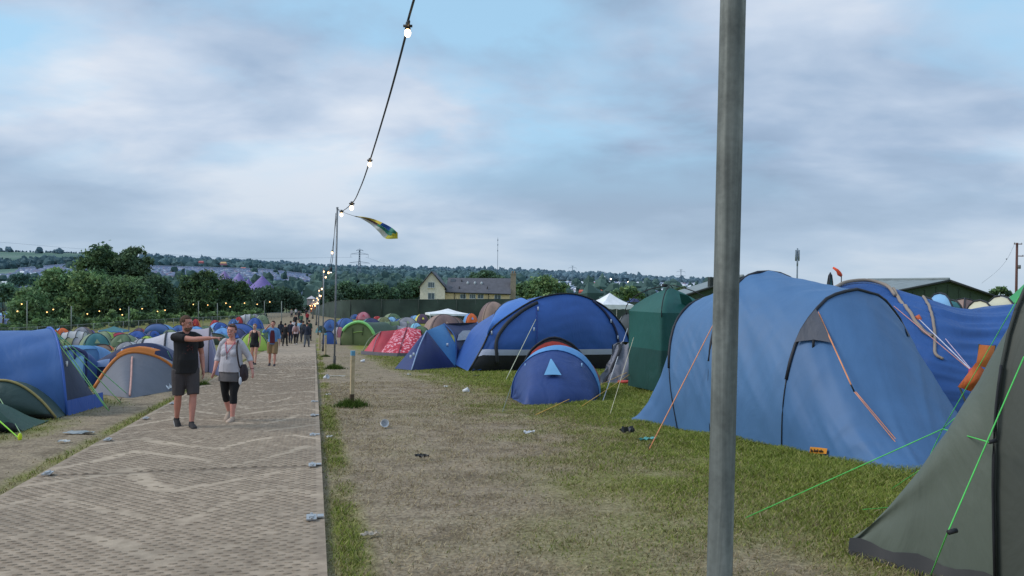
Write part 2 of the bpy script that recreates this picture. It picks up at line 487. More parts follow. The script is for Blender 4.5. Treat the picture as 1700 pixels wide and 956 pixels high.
def grass_mask(u, v, x, y):
    """0 = bare straw / soil, 1 = green"""
    n = fbm(x, y, .55, 3, 4)-.5; n2 = fbm(x, y, 2.2, 5, 3)-.5
    lo = np.interp(u, [0, 6, 12, 20, 34, 60, 90], [1.0, 1.4, 2.4, 2.8, 2.5, 2.2, 2.6])
    hi = np.interp(u, [0, 6, 12, 20, 34, 60, 90], [4.6, 5.0, 5.6, 5.2, 4.0, 3.3, 4.0])
    m = np.clip((v-lo)/(hi-lo), 0, 1)
    m = np.clip(m+n*1.1*np.clip(4*m*(1-m)+.25, 0, 1)+n2*.5*np.clip(4*m*(1-m)+.2, 0, 1), 0, 1)
    edge = np.exp(-((v-(VR+.17))/.13)**2)*np.clip(.45+n*2.2+n2*1.3, 0, 1)*1.4      # strip of grass along the boards
    m = np.maximum(m, np.clip(edge, 0, 1)*(v > VR))
    ml = np.clip((-v-4.0+n*1.6)/.9, 0, 1)*np.clip(.62+n2*1.2, 0, 1)
    el = np.exp(-((v-(VL-.14))/.12)**2)*np.clip(.7+n*1.6+n2, 0, 1)
    m = np.where(v < VL, np.maximum(ml, np.clip(el, 0, 1)), m)
    far = np.clip((u-62)/25, 0, 1)                       # wide trampled fan where the path ends
    fan = np.clip((v+16+n*8)/5, 0, 1)*np.clip((5.5-v)/2.5, 0, 1)*np.clip((330-u)/60, 0, 1)
    m = m*(1-far)+far*np.minimum(np.maximum(m, .75+n), 1-fan*.95)
    return np.clip(m, 0, 1)
def make_ground():
    def axis(lo, hi, st, far_lo, far_hi, gr=1.09):
        a = list(np.arange(lo, hi, st)); s = st; p = a[-1]
        while p < far_hi: s *= gr; p += s; a.append(p)
        s = st; p = a[0]; b = []
        while p > far_lo: s *= gr; p -= s; b.append(p)
        return np.array(b[::-1]+a)
    us = axis(2.5, 45, .16, -60, 6500, 1.05); vs = axis(-9, 11, .14, -6000, 6000, 1.06)
    U, Vv = np.meshgrid(us, vs, indexing='ij')
    x = U*DX+Vv*PX; y = U*DY+Vv*PY
    z = gh_np(x, y)
    near = np.clip((70-U)/40, 0, 1)*(np.abs(Vv) < 25)
    rel = (fbm(x, y, 1.1, 11, 4)-.5)*.055+(fbm(x, y, 5.0, 12, 2)-.5)*.02
    keep = np.clip(np.maximum(VL-.05-Vv, Vv-VR-.05)/.3, 0, 1)
    z = z+rel*near*keep-.02*(1-keep)*near-.012*near
    m = grass_mask(U, Vv, x, y)
    V = np.stack([x, y, z], -1).reshape(-1, 3)
    nu, nv = U.shape; i = np.arange(nu*nv).reshape(nu, nv)
    Fc = np.stack([i[:-1, :-1], i[1:, :-1], i[1:, 1:], i[:-1, 1:]], -1).reshape(-1, 4)
    # colour: R = grass amount, G = far field amount, B = hillside kind
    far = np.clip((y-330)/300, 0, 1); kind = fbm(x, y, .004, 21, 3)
    ob = np_mesh('ground', V, Fc, None or ground_mat(), np.stack([m, far, kind], -1).reshape(-1, 3), smooth=True)
    tag(ob, kind='structure')
def ground_mat():
    m, nt, b = newmat('ground_soil_and_grass')
    at_ = N(nt, 'ShaderNodeAttribute'); at_.attribute_name = 'col'
    sp = N(nt, 'ShaderNodeSeparateColor'); L(nt, at_.outputs['Color'], sp.inputs[0])
    tc = N(nt, 'ShaderNodeTexCoord')
    def noise(sc, det=5, dist=0):
        n = N(nt, 'ShaderNodeTexNoise'); n.inputs['Scale'].default_value = sc; n.inputs['Detail'].default_value = det; n.inputs['Distortion'].default_value = dist
        L(nt, tc.outputs['Object'], n.inputs['Vector']); return n.outputs['Fac']
    nf = noise(28, 6, .5); nm = noise(3.2, 6); nb = noise(.35, 4)
    soil = ramp(nt, nf, [(.28, S((112, 99, 84))), (.5, S((146, 131, 112))), (.7, S((170, 155, 133)))])
    soil2 = N(nt, 'ShaderNodeMixRGB'); soil2.blend_type = 'MULTIPLY'; soil2.inputs['Fac'].default_value = .8
    L(nt, soil.outputs['Color'], soil2.inputs[1]); L(nt, ramp(nt, nm, [(.34, (.64, .62, .6, 1)), (.5, (1, 1, 1, 1)), (.68, (1.16, 1.14, 1.1, 1))]).outputs['Color'], soil2.inputs[2])
    gr = ramp(nt, nf, [(.25, S((90, 94, 44))), (.5, S((122, 126, 62))), (.72, S((146, 146, 86)))])
    gr2 = N(nt, 'ShaderNodeMixRGB'); gr2.blend_type = 'MULTIPLY'; gr2.inputs['Fac'].default_value = .7
    L(nt, gr.outputs['Color'], gr2.inputs[1]); L(nt, ramp(nt, nb, [(.3, (.85, .95, .8, 1)), (.7, (1.2, 1.08, .95, 1))]).outputs['Color'], gr2.inputs[2])
    mx = N(nt, 'ShaderNodeMixRGB'); L(nt, sp.outputs[0], mx.inputs['Fac']); L(nt, soil2.outputs[0], mx.inputs[1]); L(nt, gr2.outputs[0], mx.inputs[2])
    fld = ramp(nt, sp.outputs[2], [(.35, S((80, 106, 100))), (.5, S((98, 124, 112))), (.62, S((108, 128, 120)))])  # far field colours with blue-grey air haze painted in
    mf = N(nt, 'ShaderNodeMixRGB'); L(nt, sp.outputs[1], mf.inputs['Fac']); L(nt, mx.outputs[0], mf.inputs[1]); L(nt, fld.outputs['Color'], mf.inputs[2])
    L(nt, mf.outputs[0], b.inputs['Base Color']); b.inputs['Roughness'].default_value = .95; b.inputs['Specular IOR Level'].default_value = .1
    bp = N(nt, 'ShaderNodeBump'); bp.inputs['Strength'].default_value = .7; bp.inputs['Distance'].default_value = .03
    L(nt, nf, bp.inputs['Height']); L(nt, bp.outputs['Normal'], b.inputs['Normal'])
    return m
make_ground()
# ---- trackway of ribbed boards
def chev(u, v):
    """smooth raking bands that zigzag over the boards"""
    t = (v-VL)/(VR-VL)
    tri = np.abs(((t*1.45+.15+.12*np.sin(u*1.7)) % 1)*2-1)
    ph = (u+1.25*tri+.25*(fbm(u, v, .6, 35, 2)-.5))/1.31
    w = np.abs((ph % 1)-.5)*2
    n = fbm(u, v, .9, 31, 3)
    return np.clip((.22-w+(n-.5)*.30)/.13, 0, 1)*np.clip(fbm(u, v, .55, 33, 3)*2.6-.5, .2, 1)
JOINTS = [7.05+2.62*k for k in range(-3, 22)]
def make_path():
    us = np.concatenate([np.arange(1.0, 26, .07), np.arange(26, 63, .4), [66, 70]])
    vs = np.linspace(VL, VR, 60)
    U, Vv = np.meshgrid(us, vs, indexing='ij')
    x = U*DX+Vv*PX; y = U*DY+Vv*PY
    end = np.clip((66-U)/3, 0, 1)
    pan = np.floor((U-7.05)/2.62)
    til = (np.sin(pan*12.9898)*43758.5453) % 1
    z = gh_np(x, y)+.03+.018*til*((Vv-VL)/3.04)+.012*np.sin(pan*3.1)
    z = z-(1-end)*.06+(fbm(x, y, .7, 41, 3)-.5)*.02
    ch = chev(U, Vv); jd = np.abs((U-7.05)/2.62-np.round((U-7.05)/2.62))*2.62
    j = np.clip((.03-jd)/.02, 0, 1)*.85*(U < 40)
    z = z-j*.014
    n = fbm(x, y, .8, 43, 4)
    V = np.stack([x, y, z], -1).reshape(-1, 3)
    nu, nv = U.shape; i = np.arange(nu*nv).reshape(nu, nv)
    Fc = np.stack([i[:-1, :-1], i[1:, :-1], i[1:, 1:], i[:-1, 1:]], -1).reshape(-1, 4)
    C = np.stack([ch, j, n], -1).reshape(-1, 3)
    # side skirts of the boards
    ns = len(V); sv = []; sc = []; sf = []
    for e in (0, nv-1):
        ids = i[:, e]; low = V[ids].copy(); low[:, 2] -= .09
        base = ns+len(sv)*nu; sv.append(low); sc.append(np.tile([[.2, .6, .5]], (nu, 1)))
        k = np.arange(nu-1); sf.append(np.stack([ids[:-1], ids[1:], base+k+1, base+k], -1))
    V = np.concatenate([V]+sv); C = np.concatenate([C]+sc); Fc = np.concatenate([Fc]+sf)
    # raised gripping lugs
    lv = []; lc = []; lf = []; nvb = len(V)
    row = 0
    for u in np.arange(2.6, 44, .066):
        row += 1; off = (row % 2)*.055
        v = np.arange(VL+.09+off, VR-.06, .112); uu = np.full_like(v, u)+rng.normal(0, .003, len(v))
        c = chev(uu, v); jd = np.abs((uu-7.05)/2.62-np.round((uu-7.05)/2.62))*2.62
        ok = (rng.random(len(v)) > np.maximum(c*.95, np.clip((uu-24)/20, 0, 1))) & (jd > .025) & (rng.random(len(v)) < .96); v = v[ok]; uu = uu[ok]
        if not len(v): continue
        pan = np.floor((uu-7.05)/2.62); til = (np.sin(pan*12.9898)*43758.5453) % 1
        def pt(du, dv, dz):
            a = uu+du; bb = v+dv; xx = a*DX+bb*PX; y2 = a*DY+bb*PY
            zz = gh_np(xx, y2)+.03+.018*til*((bb-VL)/3.04)+.012*np.sin(pan*3.1)+(fbm(xx, y2, .7, 41, 3)-.5)*.02
            return np.stack([xx, y2, zz+dz], -1)
        h = .0065
        P = [pt(-.010, -.034, -.003), pt(-.017, 0, -.003), pt(-.010, .034, -.003), pt(.009, .031, -.003), pt(.007, 0, -.003), pt(.009, -.031, -.003),
             pt(-.005, -.027, h), pt(-.011, 0, h*1.15), pt(-.005, .027, h), pt(.003, .025, h), pt(.000, 0, h*1.1), pt(.003, -.025, h)]
        k = len(v); base = nvb+sum(len(q) for q in lv)
        lv.append(np.stack(P, 1).reshape(-1, 3)); lc.append(np.tile([[0, 0, .5]], (k*12, 1)))
        q = np.array([(6, 7, 10, 11), (7, 8, 9, 10), (0, 1, 7, 6), (1, 2, 8, 7), (2, 3, 9, 8), (3, 4, 10, 9), (4, 5, 11, 10), (5, 0, 6, 11)])
        lf.append((base+np.arange(k)[:, None, None]*12+q[None]).reshape(-1, 4))
    V = np.concatenate([V]+lv); C = np.concatenate([C]+lc); Fc = np.concatenate([Fc]+lf)
    m, nt, b = newmat('dusty_trackway_board')
    a = N(nt, 'ShaderNodeAttribute'); a.attribute_name = 'col'; sp = N(nt, 'ShaderNodeSeparateColor'); L(nt, a.outputs['Color'], sp.inputs[0])
    tc = N(nt, 'ShaderNodeTexCoord'); n1 = N(nt, 'ShaderNodeTexNoise'); n1.inputs['Scale'].default_value = 9; n1.inputs['Detail'].default_value = 7
    L(nt, tc.outputs['Object'], n1.inputs['Vector'])
    c1 = ramp(nt, n1.outputs['Fac'], [(.3, S((136, 121, 106))), (.5, S((156, 140, 123))), (.7, S((172, 155, 137)))])
    c2 = ramp(nt, n1.outputs['Fac'], [(.3, S((162, 146, 128))), (.7, S((186, 169, 149)))])
    mx = N(nt, 'ShaderNodeMixRGB'); L(nt, sp.outputs[0], mx.inputs['Fac']); L(nt, c1.outputs[0], mx.inputs[1]); L(nt, c2.outputs[0], mx.inputs[2])
    mg = N(nt, 'ShaderNodeMixRGB'); mg.blend_type = 'MULTIPLY'; mg.inputs['Fac'].default_value = .75; L(nt, mx.outputs[0], mg.inputs[1])
    L(nt, ramp(nt, sp.outputs[2], [(.3, (.8, .8, .8, 1)), (.7, (1.12, 1.1, 1.08, 1))]).outputs[0], mg.inputs[2])
    mj = N(nt, 'ShaderNodeMixRGB'); L(nt, sp.outputs[1], mj.inputs['Fac']); L(nt, mg.outputs[0], mj.inputs[1]); mj.inputs[2].default_value = S((110, 98, 86))
    L(nt, mj.outputs[0], b.inputs['Base Color']); b.inputs['Roughness'].default_value = .85; b.inputs['Specular IOR Level'].default_value = .2
    n3 = N(nt, 'ShaderNodeTexNoise'); n3.inputs['Scale'].default_value = 60; n3.inputs['Detail'].default_value = 3; L(nt, tc.outputs['Object'], n3.inputs['Vector'])
    bp = N(nt, 'ShaderNodeBump'); bp.inputs['Strength'].default_value = .35; bp.inputs['Distance'].default_value = .01
    L(nt, n3.outputs['Fac'], bp.inputs['Height']); L(nt, bp.outputs['Normal'], b.inputs['Normal'])
    ob = np_mesh('path', V, Fc, m, C); tag(ob, kind='structure'); ORG[ob.name] = Vector((0, 0, 0))
    steel = plain((176, 178, 180), 1, .4, .6, name='galvanised')
    for k, uj in enumerate(JOINTS[3:8]):
        for v in ((VR-.11, VL+.12)):
            p = uv(uj, v, .055); mb = MB()
            R = Matrix.Rotation(math.atan2(-DX, DY), 3, 'Z')
            mb.box(p, (.085, .16, .012), R); mb.box(p+R @ Vector((0, 0, .01)), (.04, .08, .016), R)
            for s in (-.07, .07): mb.tube([p+R @ Vector((0, s, .004)), p+R @ Vector((0, s, .018))], .012, 6)
            if v > -1: mb.box(p+R @ Vector((.075, .04, -.002)), (.055, .08, .01), R)
            mb.build('panel_clip', steel, ob, smooth=False)
make_path()
# ---- grass and straw
def make_grass():
    def cand(n, u0, u1, v0, v1, pw=1.6):
        t = rng.random(n)**pw; u = u0+(u1-u0)*t; v = v0+(v1-v0)*rng.random(n)
        x = u*DX+v*PX; y = u*DY+v*PY
        ok = (y > 2) & (np.abs(x/np.maximum(y, .1)) < .70)
        return u[ok], v[ok], x[ok], y[ok]
    V = []; C = []; Fs = []; nb = 0
    def blades(x, y, h, w, lean, c, flat=False):
        nonlocal nb
        n = len(x); z = gh_np(x, y)-.015
        a = rng.random(n)*2*np.pi; dx = np.cos(a); dy = np.sin(a)
        le = lean*(.4+rng.random(n)*1.0)*h
        b = rng.random(n)*2*np.pi; lx = np.cos(b)*le; ly = np.sin(b)*le
        p0 = np.stack([x-dx*w, y-dy*w, z], -1); p1 = np.stack([x+dx*w, y+dy*w, z], -1)
        m0 = np.stack([x-dx*w*.7+lx*.35, y-dy*w*.7+ly*.35, z+h*.6], -1); m1 = np.stack([x+dx*w*.7+lx*.35, y+dy*w*.7+ly*.35, z+h*.6], -1)
        tp = np.stack([x+lx, y+ly, z+h], -1)
        if flat: 
            m0 = None
        P = np.stack([p0, p1, m1, m0, tp], 1).reshape(-1, 3) if not flat else None
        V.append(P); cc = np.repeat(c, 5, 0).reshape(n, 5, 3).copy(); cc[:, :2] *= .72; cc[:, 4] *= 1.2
        C.append(cc.reshape(-1, 3))
        i = nb+np.arange(n)*5
        Fs.append(np.stack([i, i+1, i+2], -1)); Fs.append(np.stack([i, i+2, i+3], -1)); Fs.append(np.stack([i+3, i+2, i+4], -1)); nb += n*5
    def colr(n, pal):
        p = np.array([S(q)[:3] for q in pal]); k = rng.integers(0, len(pal), n); return p[k]*(.75+.5*rng.random((n, 1)))
    GREEN = [(112, 128, 50), (124, 138, 56), (138, 146, 68), (148, 150, 82), (158, 156, 98), (100, 118, 46)]
    DRY = [(150, 138, 100), (162, 148, 110), (138, 128, 92), (128, 124, 80)]
    for (n, u0, u1, v0, v1, hs) in ((330000, 3.2, 17, .12, 10.5, 1.0), (130000, 15, 48, .12, 12.5, 1.5), (65000, 8, 40, -8.5, -2.9, 1.4)):
        u, v, x, y = cand(n, u0, u1, v0, v1)
        m = grass_mask(u, v, x, y); tall = fbm(x, y, 1.3, 61, 3)
        nearT = np.zeros(len(u))
        ok = rng.random(len(u)) < m**1.2*.9+.02
        u, v, x, y, m, tall = [q[ok] for q in (u, v, x, y, m, tall)]
        tent = np.clip((v-4.4)/1.6, 0, 1)*(u < 30)
        h = (.022+.05*tall*m+.045*tent*tall)*hs**.5; w = (.0022+.00028*u)*(1+.3*rng.random(len(u)))
        g_ = rng.random(len(u)) < (m*.62+.1+.34*tent); c = np.where(g_[:, None], colr(len(u), GREEN), colr(len(u), DRY))
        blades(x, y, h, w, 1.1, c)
    # flat lying straw
    u, v, x, y = cand(95000, 3.0, 24, .2, 7.0, 1.5)
    m = grass_mask(u, v, x, y); cl = fbm(x, y, 1.8, 71, 3)
    ok = rng.random(len(u)) < np.clip(1.05-m*1.05, 0.05, 1)*np.clip(cl*2.4-.55, .1, 1); x = x[ok]; y = y[ok]; u = u[ok]; n = len(x)
    z = gh_np(x, y); a = rng.random(n)*2*np.pi; ln = .02+.055*rng.random(n)**2; w = .0014+.00022*u
    dx = np.cos(a); dy = np.sin(a); lift = rng.random(n)*.02
    P = np.stack([np.stack([x-dy*w, y+dx*w, z-.012+.006], -1), np.stack([x+dy*w, y-dx*w, z-.006], -1),
                  np.stack([x+dx*ln+dy*w, y+dy*ln-dx*w, z+lift+.004], -1), np.stack([x+dx*ln-dy*w, y+dy*ln+dx*w, z+lift+.006], -1),
                  np.stack([x+dx*ln*1.2, y+dy*ln*1.2, z+lift+.006], -1)], 1).reshape(-1, 3)
    V.append(P); C.append(np.repeat(colr(n, [(160, 144, 114), (148, 131, 104), (176, 160, 128), (132, 116, 92)]), 5, 0))
    i = nb+np.arange(n)*5; Fs.append(np.stack([i, i+1, i+2], -1)); Fs.append(np.stack([i, i+2, i+3], -1)); Fs.append(np.stack([i+3, i+2, i+4], -1))
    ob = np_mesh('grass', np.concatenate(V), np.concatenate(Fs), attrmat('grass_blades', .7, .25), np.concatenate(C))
    tag(ob, 'short trampled grass and straw beside the trackway and around the tents', 'grass', kind='stuff')
make_grass()
def tuft(p, n, r, h, label):
    p = Vector(p); x = p.x+rng.normal(0, r*.5, n); y = p.y+rng.normal(0, r*.5, n); z = gh_np(x, y)-.01
    a = rng.random(n)*2*np.pi; hh = h*(.4+.8*rng.random(n))*np.exp(-((x-p.x)**2+(y-p.y)**2)/(r*r*1.5)); w = .004+.0003*p.y
    lx = rng.normal(0, .45, n)*hh; ly = rng.normal(0, .45, n)*hh; dx = np.cos(a)*w; dy = np.sin(a)*w
    V = np.stack([np.stack([x-dx, y-dy, z], -1), np.stack([x+dx, y+dy, z], -1), np.stack([x+lx, y+ly, z+hh], -1)], 1).reshape(-1, 3)
    pal = np.array([S(q)[:3] for q in ((72, 98, 34), (88, 112, 42), (104, 124, 54), (60, 84, 28))])
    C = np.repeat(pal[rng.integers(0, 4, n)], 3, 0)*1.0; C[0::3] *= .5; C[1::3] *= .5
    ob = np_mesh('grass_tuft', V, np.arange(n*3).reshape(-1, 3), attrmat('tuft_blades', .7, .25), C)
    tag(ob, label, 'grass tuft', kind='stuff')
# ================================================================== TENTS ONE CAN WALK UP TO
SLEEVE = fabric((34, 36, 46), 1, .6, .1)
def steel_blue_tunnel():
    b0 = Vector((2.85, 13.45, gh(2.85, 13.45)))
    t = thing('tunnel_tent', 'steel blue tunnel tent with three black hoops behind the thick grey pole', 'tent', b0)
    p = (.87, .49); ax = Vector((.49, -.87, 0))
    h1 = arch((2.85, 13.45), p, 2.75, 2.22, ax*-.62, e=.82, pinch=.06)
    h2 = arch((3.235, 12.77), p, 2.95, 2.66, ax*-.22, e=.85, pinch=.06)
    h3 = arch((3.95, 11.51), p, 3.05, 2.30, ax*.04, e=.88, pinch=.05)
    fb = fabric((75, 114, 158), 1.0, .6, .22, 1.6, .1); fb2 = fabric((68, 107, 152), 1.0, .6, .22, 1.4, .1)
    n0 = g(1028, 693); far = Vector((n0.x+.87*2.3, n0.y+.49*2.3, 0)); far.z = gh(far.x, far.y)
    rear = drape(h1, [n0, far], 10, 1.4)
    MB().grid(folds(fine(rear, 50, 80), .03, 1.5, 12, 1, 1)).build('rear_panel', fb2, t)
    body = loft([h1, h2, h3], 10, .012)
    for r in body:
        for j, q in enumerate(r):
            q.z += .012*math.sin(q.x*9+q.y*5)*math.sin(math.pi*j/24)
    MB().grid(folds(folds(fine(body, 110, 150), .026, 2.4, 15, 7, 2), .007, 3.5, 30, 14, 4)).build('flysheet', fb, t)
    c0 = g(1502, 786); c1 = Vector((6.75, 10.75, gh(6.75, 10.75)))
    front = drape(h3, [c0, c1], 14, 1.0, .03)
    MB().grid(folds(folds(fine(front, 90, 130), .032, 1.4, 10, 4, 5), .007, 2.4, 26, 9, 6)).build('front_panel', fb2, t)
    skirt = drape([q+Vector((0, 0, 0)) for q in front[-1]], [c0+Vector((.02, -.05, .01)), c1], 2)
    for row, nm in ((h1, 'a'), (h2, 'b'), (h3, 'c')):
        k0 = 3; seg = row[k0:]
        c = sum(row, Vector())/len(row)
        MB().tube([q+(q-c).normalized()*.015 for q in seg], .026, 7).build('pole_sleeve', SLEEVE, t)
        MB().tube([q+(q-c).normalized()*.012+Vector((-.004, -.004, 0)) for q in catmull(row[:k0+1], 8)], .008, 5).build('pole_end', plain(BLACK, 1, .5), t)
    vm = fabric((84, 86, 96), 1, .7, .4, 3)
    v, gr = decal(t, front, [(1352, 514), (1352, 514), (1381, 573), (1312, 566)], 'vent_flap', vm, .07, 6, 15)
    pz = gr[-1][3]; MB().box(Vector(pz)+Vector((0, -.01, -.07)), (.035, .012, .15)).build('vent_tab', plain(BLACK), t)
    decal(t, front, [(1494, 528), (1517, 548), (1513, 556), (1505, 560)], 'far_vent_flap', vm, .03, 4)
    lb, gr = decal(t, front, [(1350, 741), (1378, 744), (1377, 754), (1350, 752)], 'brand_patch', plain((214, 140, 40), 1, .6), .05, 6, 12)
    mb = MB(); wv = random.Random(4)
    a, b, c, d = gr[0][0], gr[0][-1], gr[-1][-1], gr[-1][0]
    nn = (b-a).cross(d-a).normalized(); nn = nn if nn.y < 0 else -nn
    def q(x, y): return (a*(1-x)+b*x)*(1-y)+(d*(1-x)+c*x)*y+nn*.012
    for k in range(8):                           # illegible dark lettering
        x = .1+k*.1
        mb.tube([q(x, .25+.2*(k % 2)), q(x+.01, .78)], .006, 4); 
        if k % 3 != 1: mb.tube([q(x, .5), q(x+.06, .45), q(x+.065, .78)], .006, 4)
    mb.build('lettering', plain((52, 40, 26)), lb)
    O = (214, 140, 96)
    rope(t, [sample(body, 10, 6.2), g(1077, 747)], O, .009)
    mid = at(1418, 650, 10.6)
    s0 = sample(front, *invert(front, 1357, 516, 12))
    rope(t, [s0, mid], O, .011); e = g(1521, 776)
    rope(t, [mid, e], O, .006); rope(t, [mid+Vector((.02, 0, 0)), e+Vector((.05, .02, 0))], O, .006)
    MB().tube([mid+Vector((-.045, 0, .09)), mid], .012, 5).build('rope_tensioner', plain(BLACK), t)
    peg(t, g(1077, 747)); peg(t, e)
steel_blue_tunnel()
def olive_tent():
    B = g(1655, 985); t = thing('olive_tent', 'olive grey ridge tent with green guy ropes cut by the picture edge', 'tent', B)
    q = (.95, .3); h = arch(B, q, 3.0, 2.4, (-.12, 0), 27, .62)
    c0 = g(1409, 914); c1 = c0+Vector((.12, .4, 0)); c1.z = gh(c1.x, c1.y)
    m1 = fabric((94, 102, 92), 1, .65, .6, 1.7, .12); m2 = fabric((72, 76, 70), 1, .65, .5, 1.5, .12)
    c2 = onG(c0+Vector((1.6, 1.5, 0))); fr = drape(h, [c0.lerp(c2, min(1, max(0, (j-3.5)/6)))+Vector((0, 0, .06)) for j in range(27)], 12, 1.0, .02)
    # bottom edge lies on the ground between seam and corner
    MB().grid(folds(fine(fr, 60, 80), .022, 1.6, 10, 2.0, 7)).build('front_panel', m1, t)
    h2 = [p+Vector((1.0, -2.4, 0)) for p in h]; h3 = [p+Vector((1.5, -3.6, -.2)) for p in h]
    MB().grid(loft([h, h2, h3], 8, .05)).build('flysheet', m2, t)
    MB().tube([p+Vector((-.012, -.012, .01)) for p in h[:22]], .013, 6).build('pole_sleeve', fabric((58, 62, 58), 1, .7, .1), t)
    MB().tube([p+Vector((-.03, -.03, 0)) for p in catmull(h[:5], 8)], .009, 5).build('pole_end', plain(BLACK), t)
    near = [c0.lerp(B, k/12) for k in range(13)]
    lo = [onG(p, -.02)+Vector((-.03, -.05, 0)) for p in near]; hi = []
    for k, p in enumerate(near):
        hi.append(onG(p, .1+.02*math.sin(k*1.3))+Vector((0, -.012, 0)))
    MB().grid([lo, hi]).build('groundsheet_edge', plain((22, 22, 25), 1, .5), t)
    G = (84, 196, 92)
    k1 = at(1642, 734, 5.02); k2 = at(1565, 712, 5.9)
    rope(t, [at(1700, 592, 4.55), at(1574, 882, 4.2), g(1545, 956)], G, .0042)
    rope(t, [k1, k2], G, .0045); rope(t, [k2, g(1238, 860)], G, .0042); rope(t, [k2, at(1692, 492, 5.2)], G, .0028)
    rope(t, [k2, at(1668, 620, 5.6)], G, .003); rope(t, [k2, at(1535, 775, 6.2), g(1480, 812)], G, .0035)
    rope(t, [g(1432, 853, .04), g(1500, 850, .05)], G, .0032)
    for (X, Y, d) in ((1642, 734, 5.02), (1542, 770, 5.95), (1574, 884, 4.18)):
        p = at(X, Y, d); MB().tube([p, p+Vector((.05, .01, .01))], .013, 6).build('rope_toggle', plain(BLACK), t)
    for (X, Y, X2, Y2, d) in ((1570, 742, 1556, 770, 5.9),): MB().tube([at(X, Y, d), at(X2, Y2, d)], .006, 5).build('door_toggle', plain(BLACK), t)
olive_tent()
def royal_dome():
    O = g(910, 612); t = thing('dome_tent', 'large royal blue dome tent with black skirt and pale stripe', 'tent', O)
    P = [(778, 617), (800, 578), (817, 546), (850, 520), (890, 497), (930, 488), (965, 491), (1000, 507), (1025, 530), (1044, 562), (1048, 612)]
    dd = [29.3+3.0*(X-778)/270 for X, Y in P]
    pts = [at(X, Y, d) for (X, Y), d in zip(P, dd)]; pts[0] = onG(pts[0]); pts[-1] = onG(pts[-1])
    C = catmull(pts, 33); C[0] = onG(C[0]); C[-1] = onG(C[-1])
    out = Vector((.35, -.93, 0)).normalized()
    bl = fabric((44, 86, 158), 1.05, .55, .5, 1.2, .1); bl2 = fabric((64, 112, 184), 1.05, .55, .4, 1.2, .1); dk = fabric((34, 35, 42), 1, .7, .4, 2)
    rows = wall_rows(C, [C[0], C[-1]], 14, .55, out)
    MB().grid(folds(fine(rows, 50, 80), .05, 1.6, 8, 3.0, 8)).build('front_wall', bl, t)
    base = [C[0], C[-1]]
    MB().grid(band_on(rows, 0, .62, .02)).build('mud_skirt', dk, t)
    MB().grid(band_on(rows, .62, .84, .03)).build('pale_stripe', fabric((176, 182, 205), 1, .7, .3), t)
    back = [p+Vector((-.9, 3.6, 0)) for p in C]
    for k, p in enumerate(back):
        b = gh(p.x, p.y); p.z = b+(p.z-b)*.9
    lo = loft([C, back], 8, -.02); n = len(C)
    MB().grid(lo).build('flysheet', bl, t)
    # brighter porch roof on the end away from the neighbours
    W = [(817, 546), (822, 520), (838, 503), (858, 497)]
    wc = catmull([at(X, Y, d) for (X, Y), d in zip(W, (30.0, 31.2, 32.4, 33.6))], 9)
    cc = resample(C[5:13], 9)
    rr = []
    for k in range(7):
        s = k/6; rr.append([a.lerp(b, s)+Vector((-.05, -.25, .12))*math.sin(math.pi*s) for a, b in zip(cc, wc)])
    MB().grid(rr).build('porch_roof', bl2, t)
    wf = [onG(wc[0])+Vector((0, .1, 0))]*0
    MB().grid([[onG(p) for p in wc], wc]).build('porch_side', fabric((50, 90, 176), 1, .55, .4), t)
    pm = plain((22, 23, 30), 1, .5)
    MB().tube([p+out*.02+Vector((0, 0, .015)) for p in C], .035, 6).build('tent_pole', pm, t)
    MB().tube(wc, .03, 6).build('tent_pole', pm, t)
    surf_line(t, rows, [(824, 604), (824, 570), (836, 543), (862, 520), (892, 503)], 'door_zip', fabric((40, 42, 50), 1, .7, .1), .07, .02)
    surf_line(t, rows, [(984, 500), (1008, 524), (1024, 556), (1028, 600)], 'door_zip', fabric((36, 44, 80), 1, .7, .1), .05, .02)
    surf_line(t, rows, [(890, 508), (889, 576)], 'wall_seam', plain((36, 62, 140)), .018, .02)
    y = (196, 196, 170)
    rope(t, [sample(rows, *invert(rows, 889, 530)), g(840, 630)], y, .012); rope(t, [at(818, 548, 29.8), g(768, 612)], y, .012)
    rope(t, [at(1042, 545, 31.6), g(1000, 668)], (190, 190, 196), .012)
    for (X, Y) in ((892, 512), (886, 546), (1013, 532), (1025, 560), (815, 552)):
        p = sample(rows, *invert(rows, X, Y)); MB().box(p+out*.06, (.05, .03, .14)).build('rope_loop', plain((188, 196, 214)), t)
def band_on(rows, z0, z1, off):
    """strip that follows a wall between two heights"""
    m = len(rows[0]); n = len(rows)-1; out = [[], [], [], []]
    for j in range(m):
        col = [r[j] for r in rows]; g0 = col[0].z
        for li in range(4):
            z = g0+z0+(z1-z0)*li/3; p = col[-1]
            for a, b in zip(col, col[1:]):
                if b.z >= z:
                    t = (z-a.z)/max(1e-6, b.z-a.z); p = a.lerp(b, min(1, max(0, t))); break
            d = Vector((0, 0, EYE))-p; d.z = 0
            out[li].append(p+d.normalized()*off)
    return out
royal_dome()
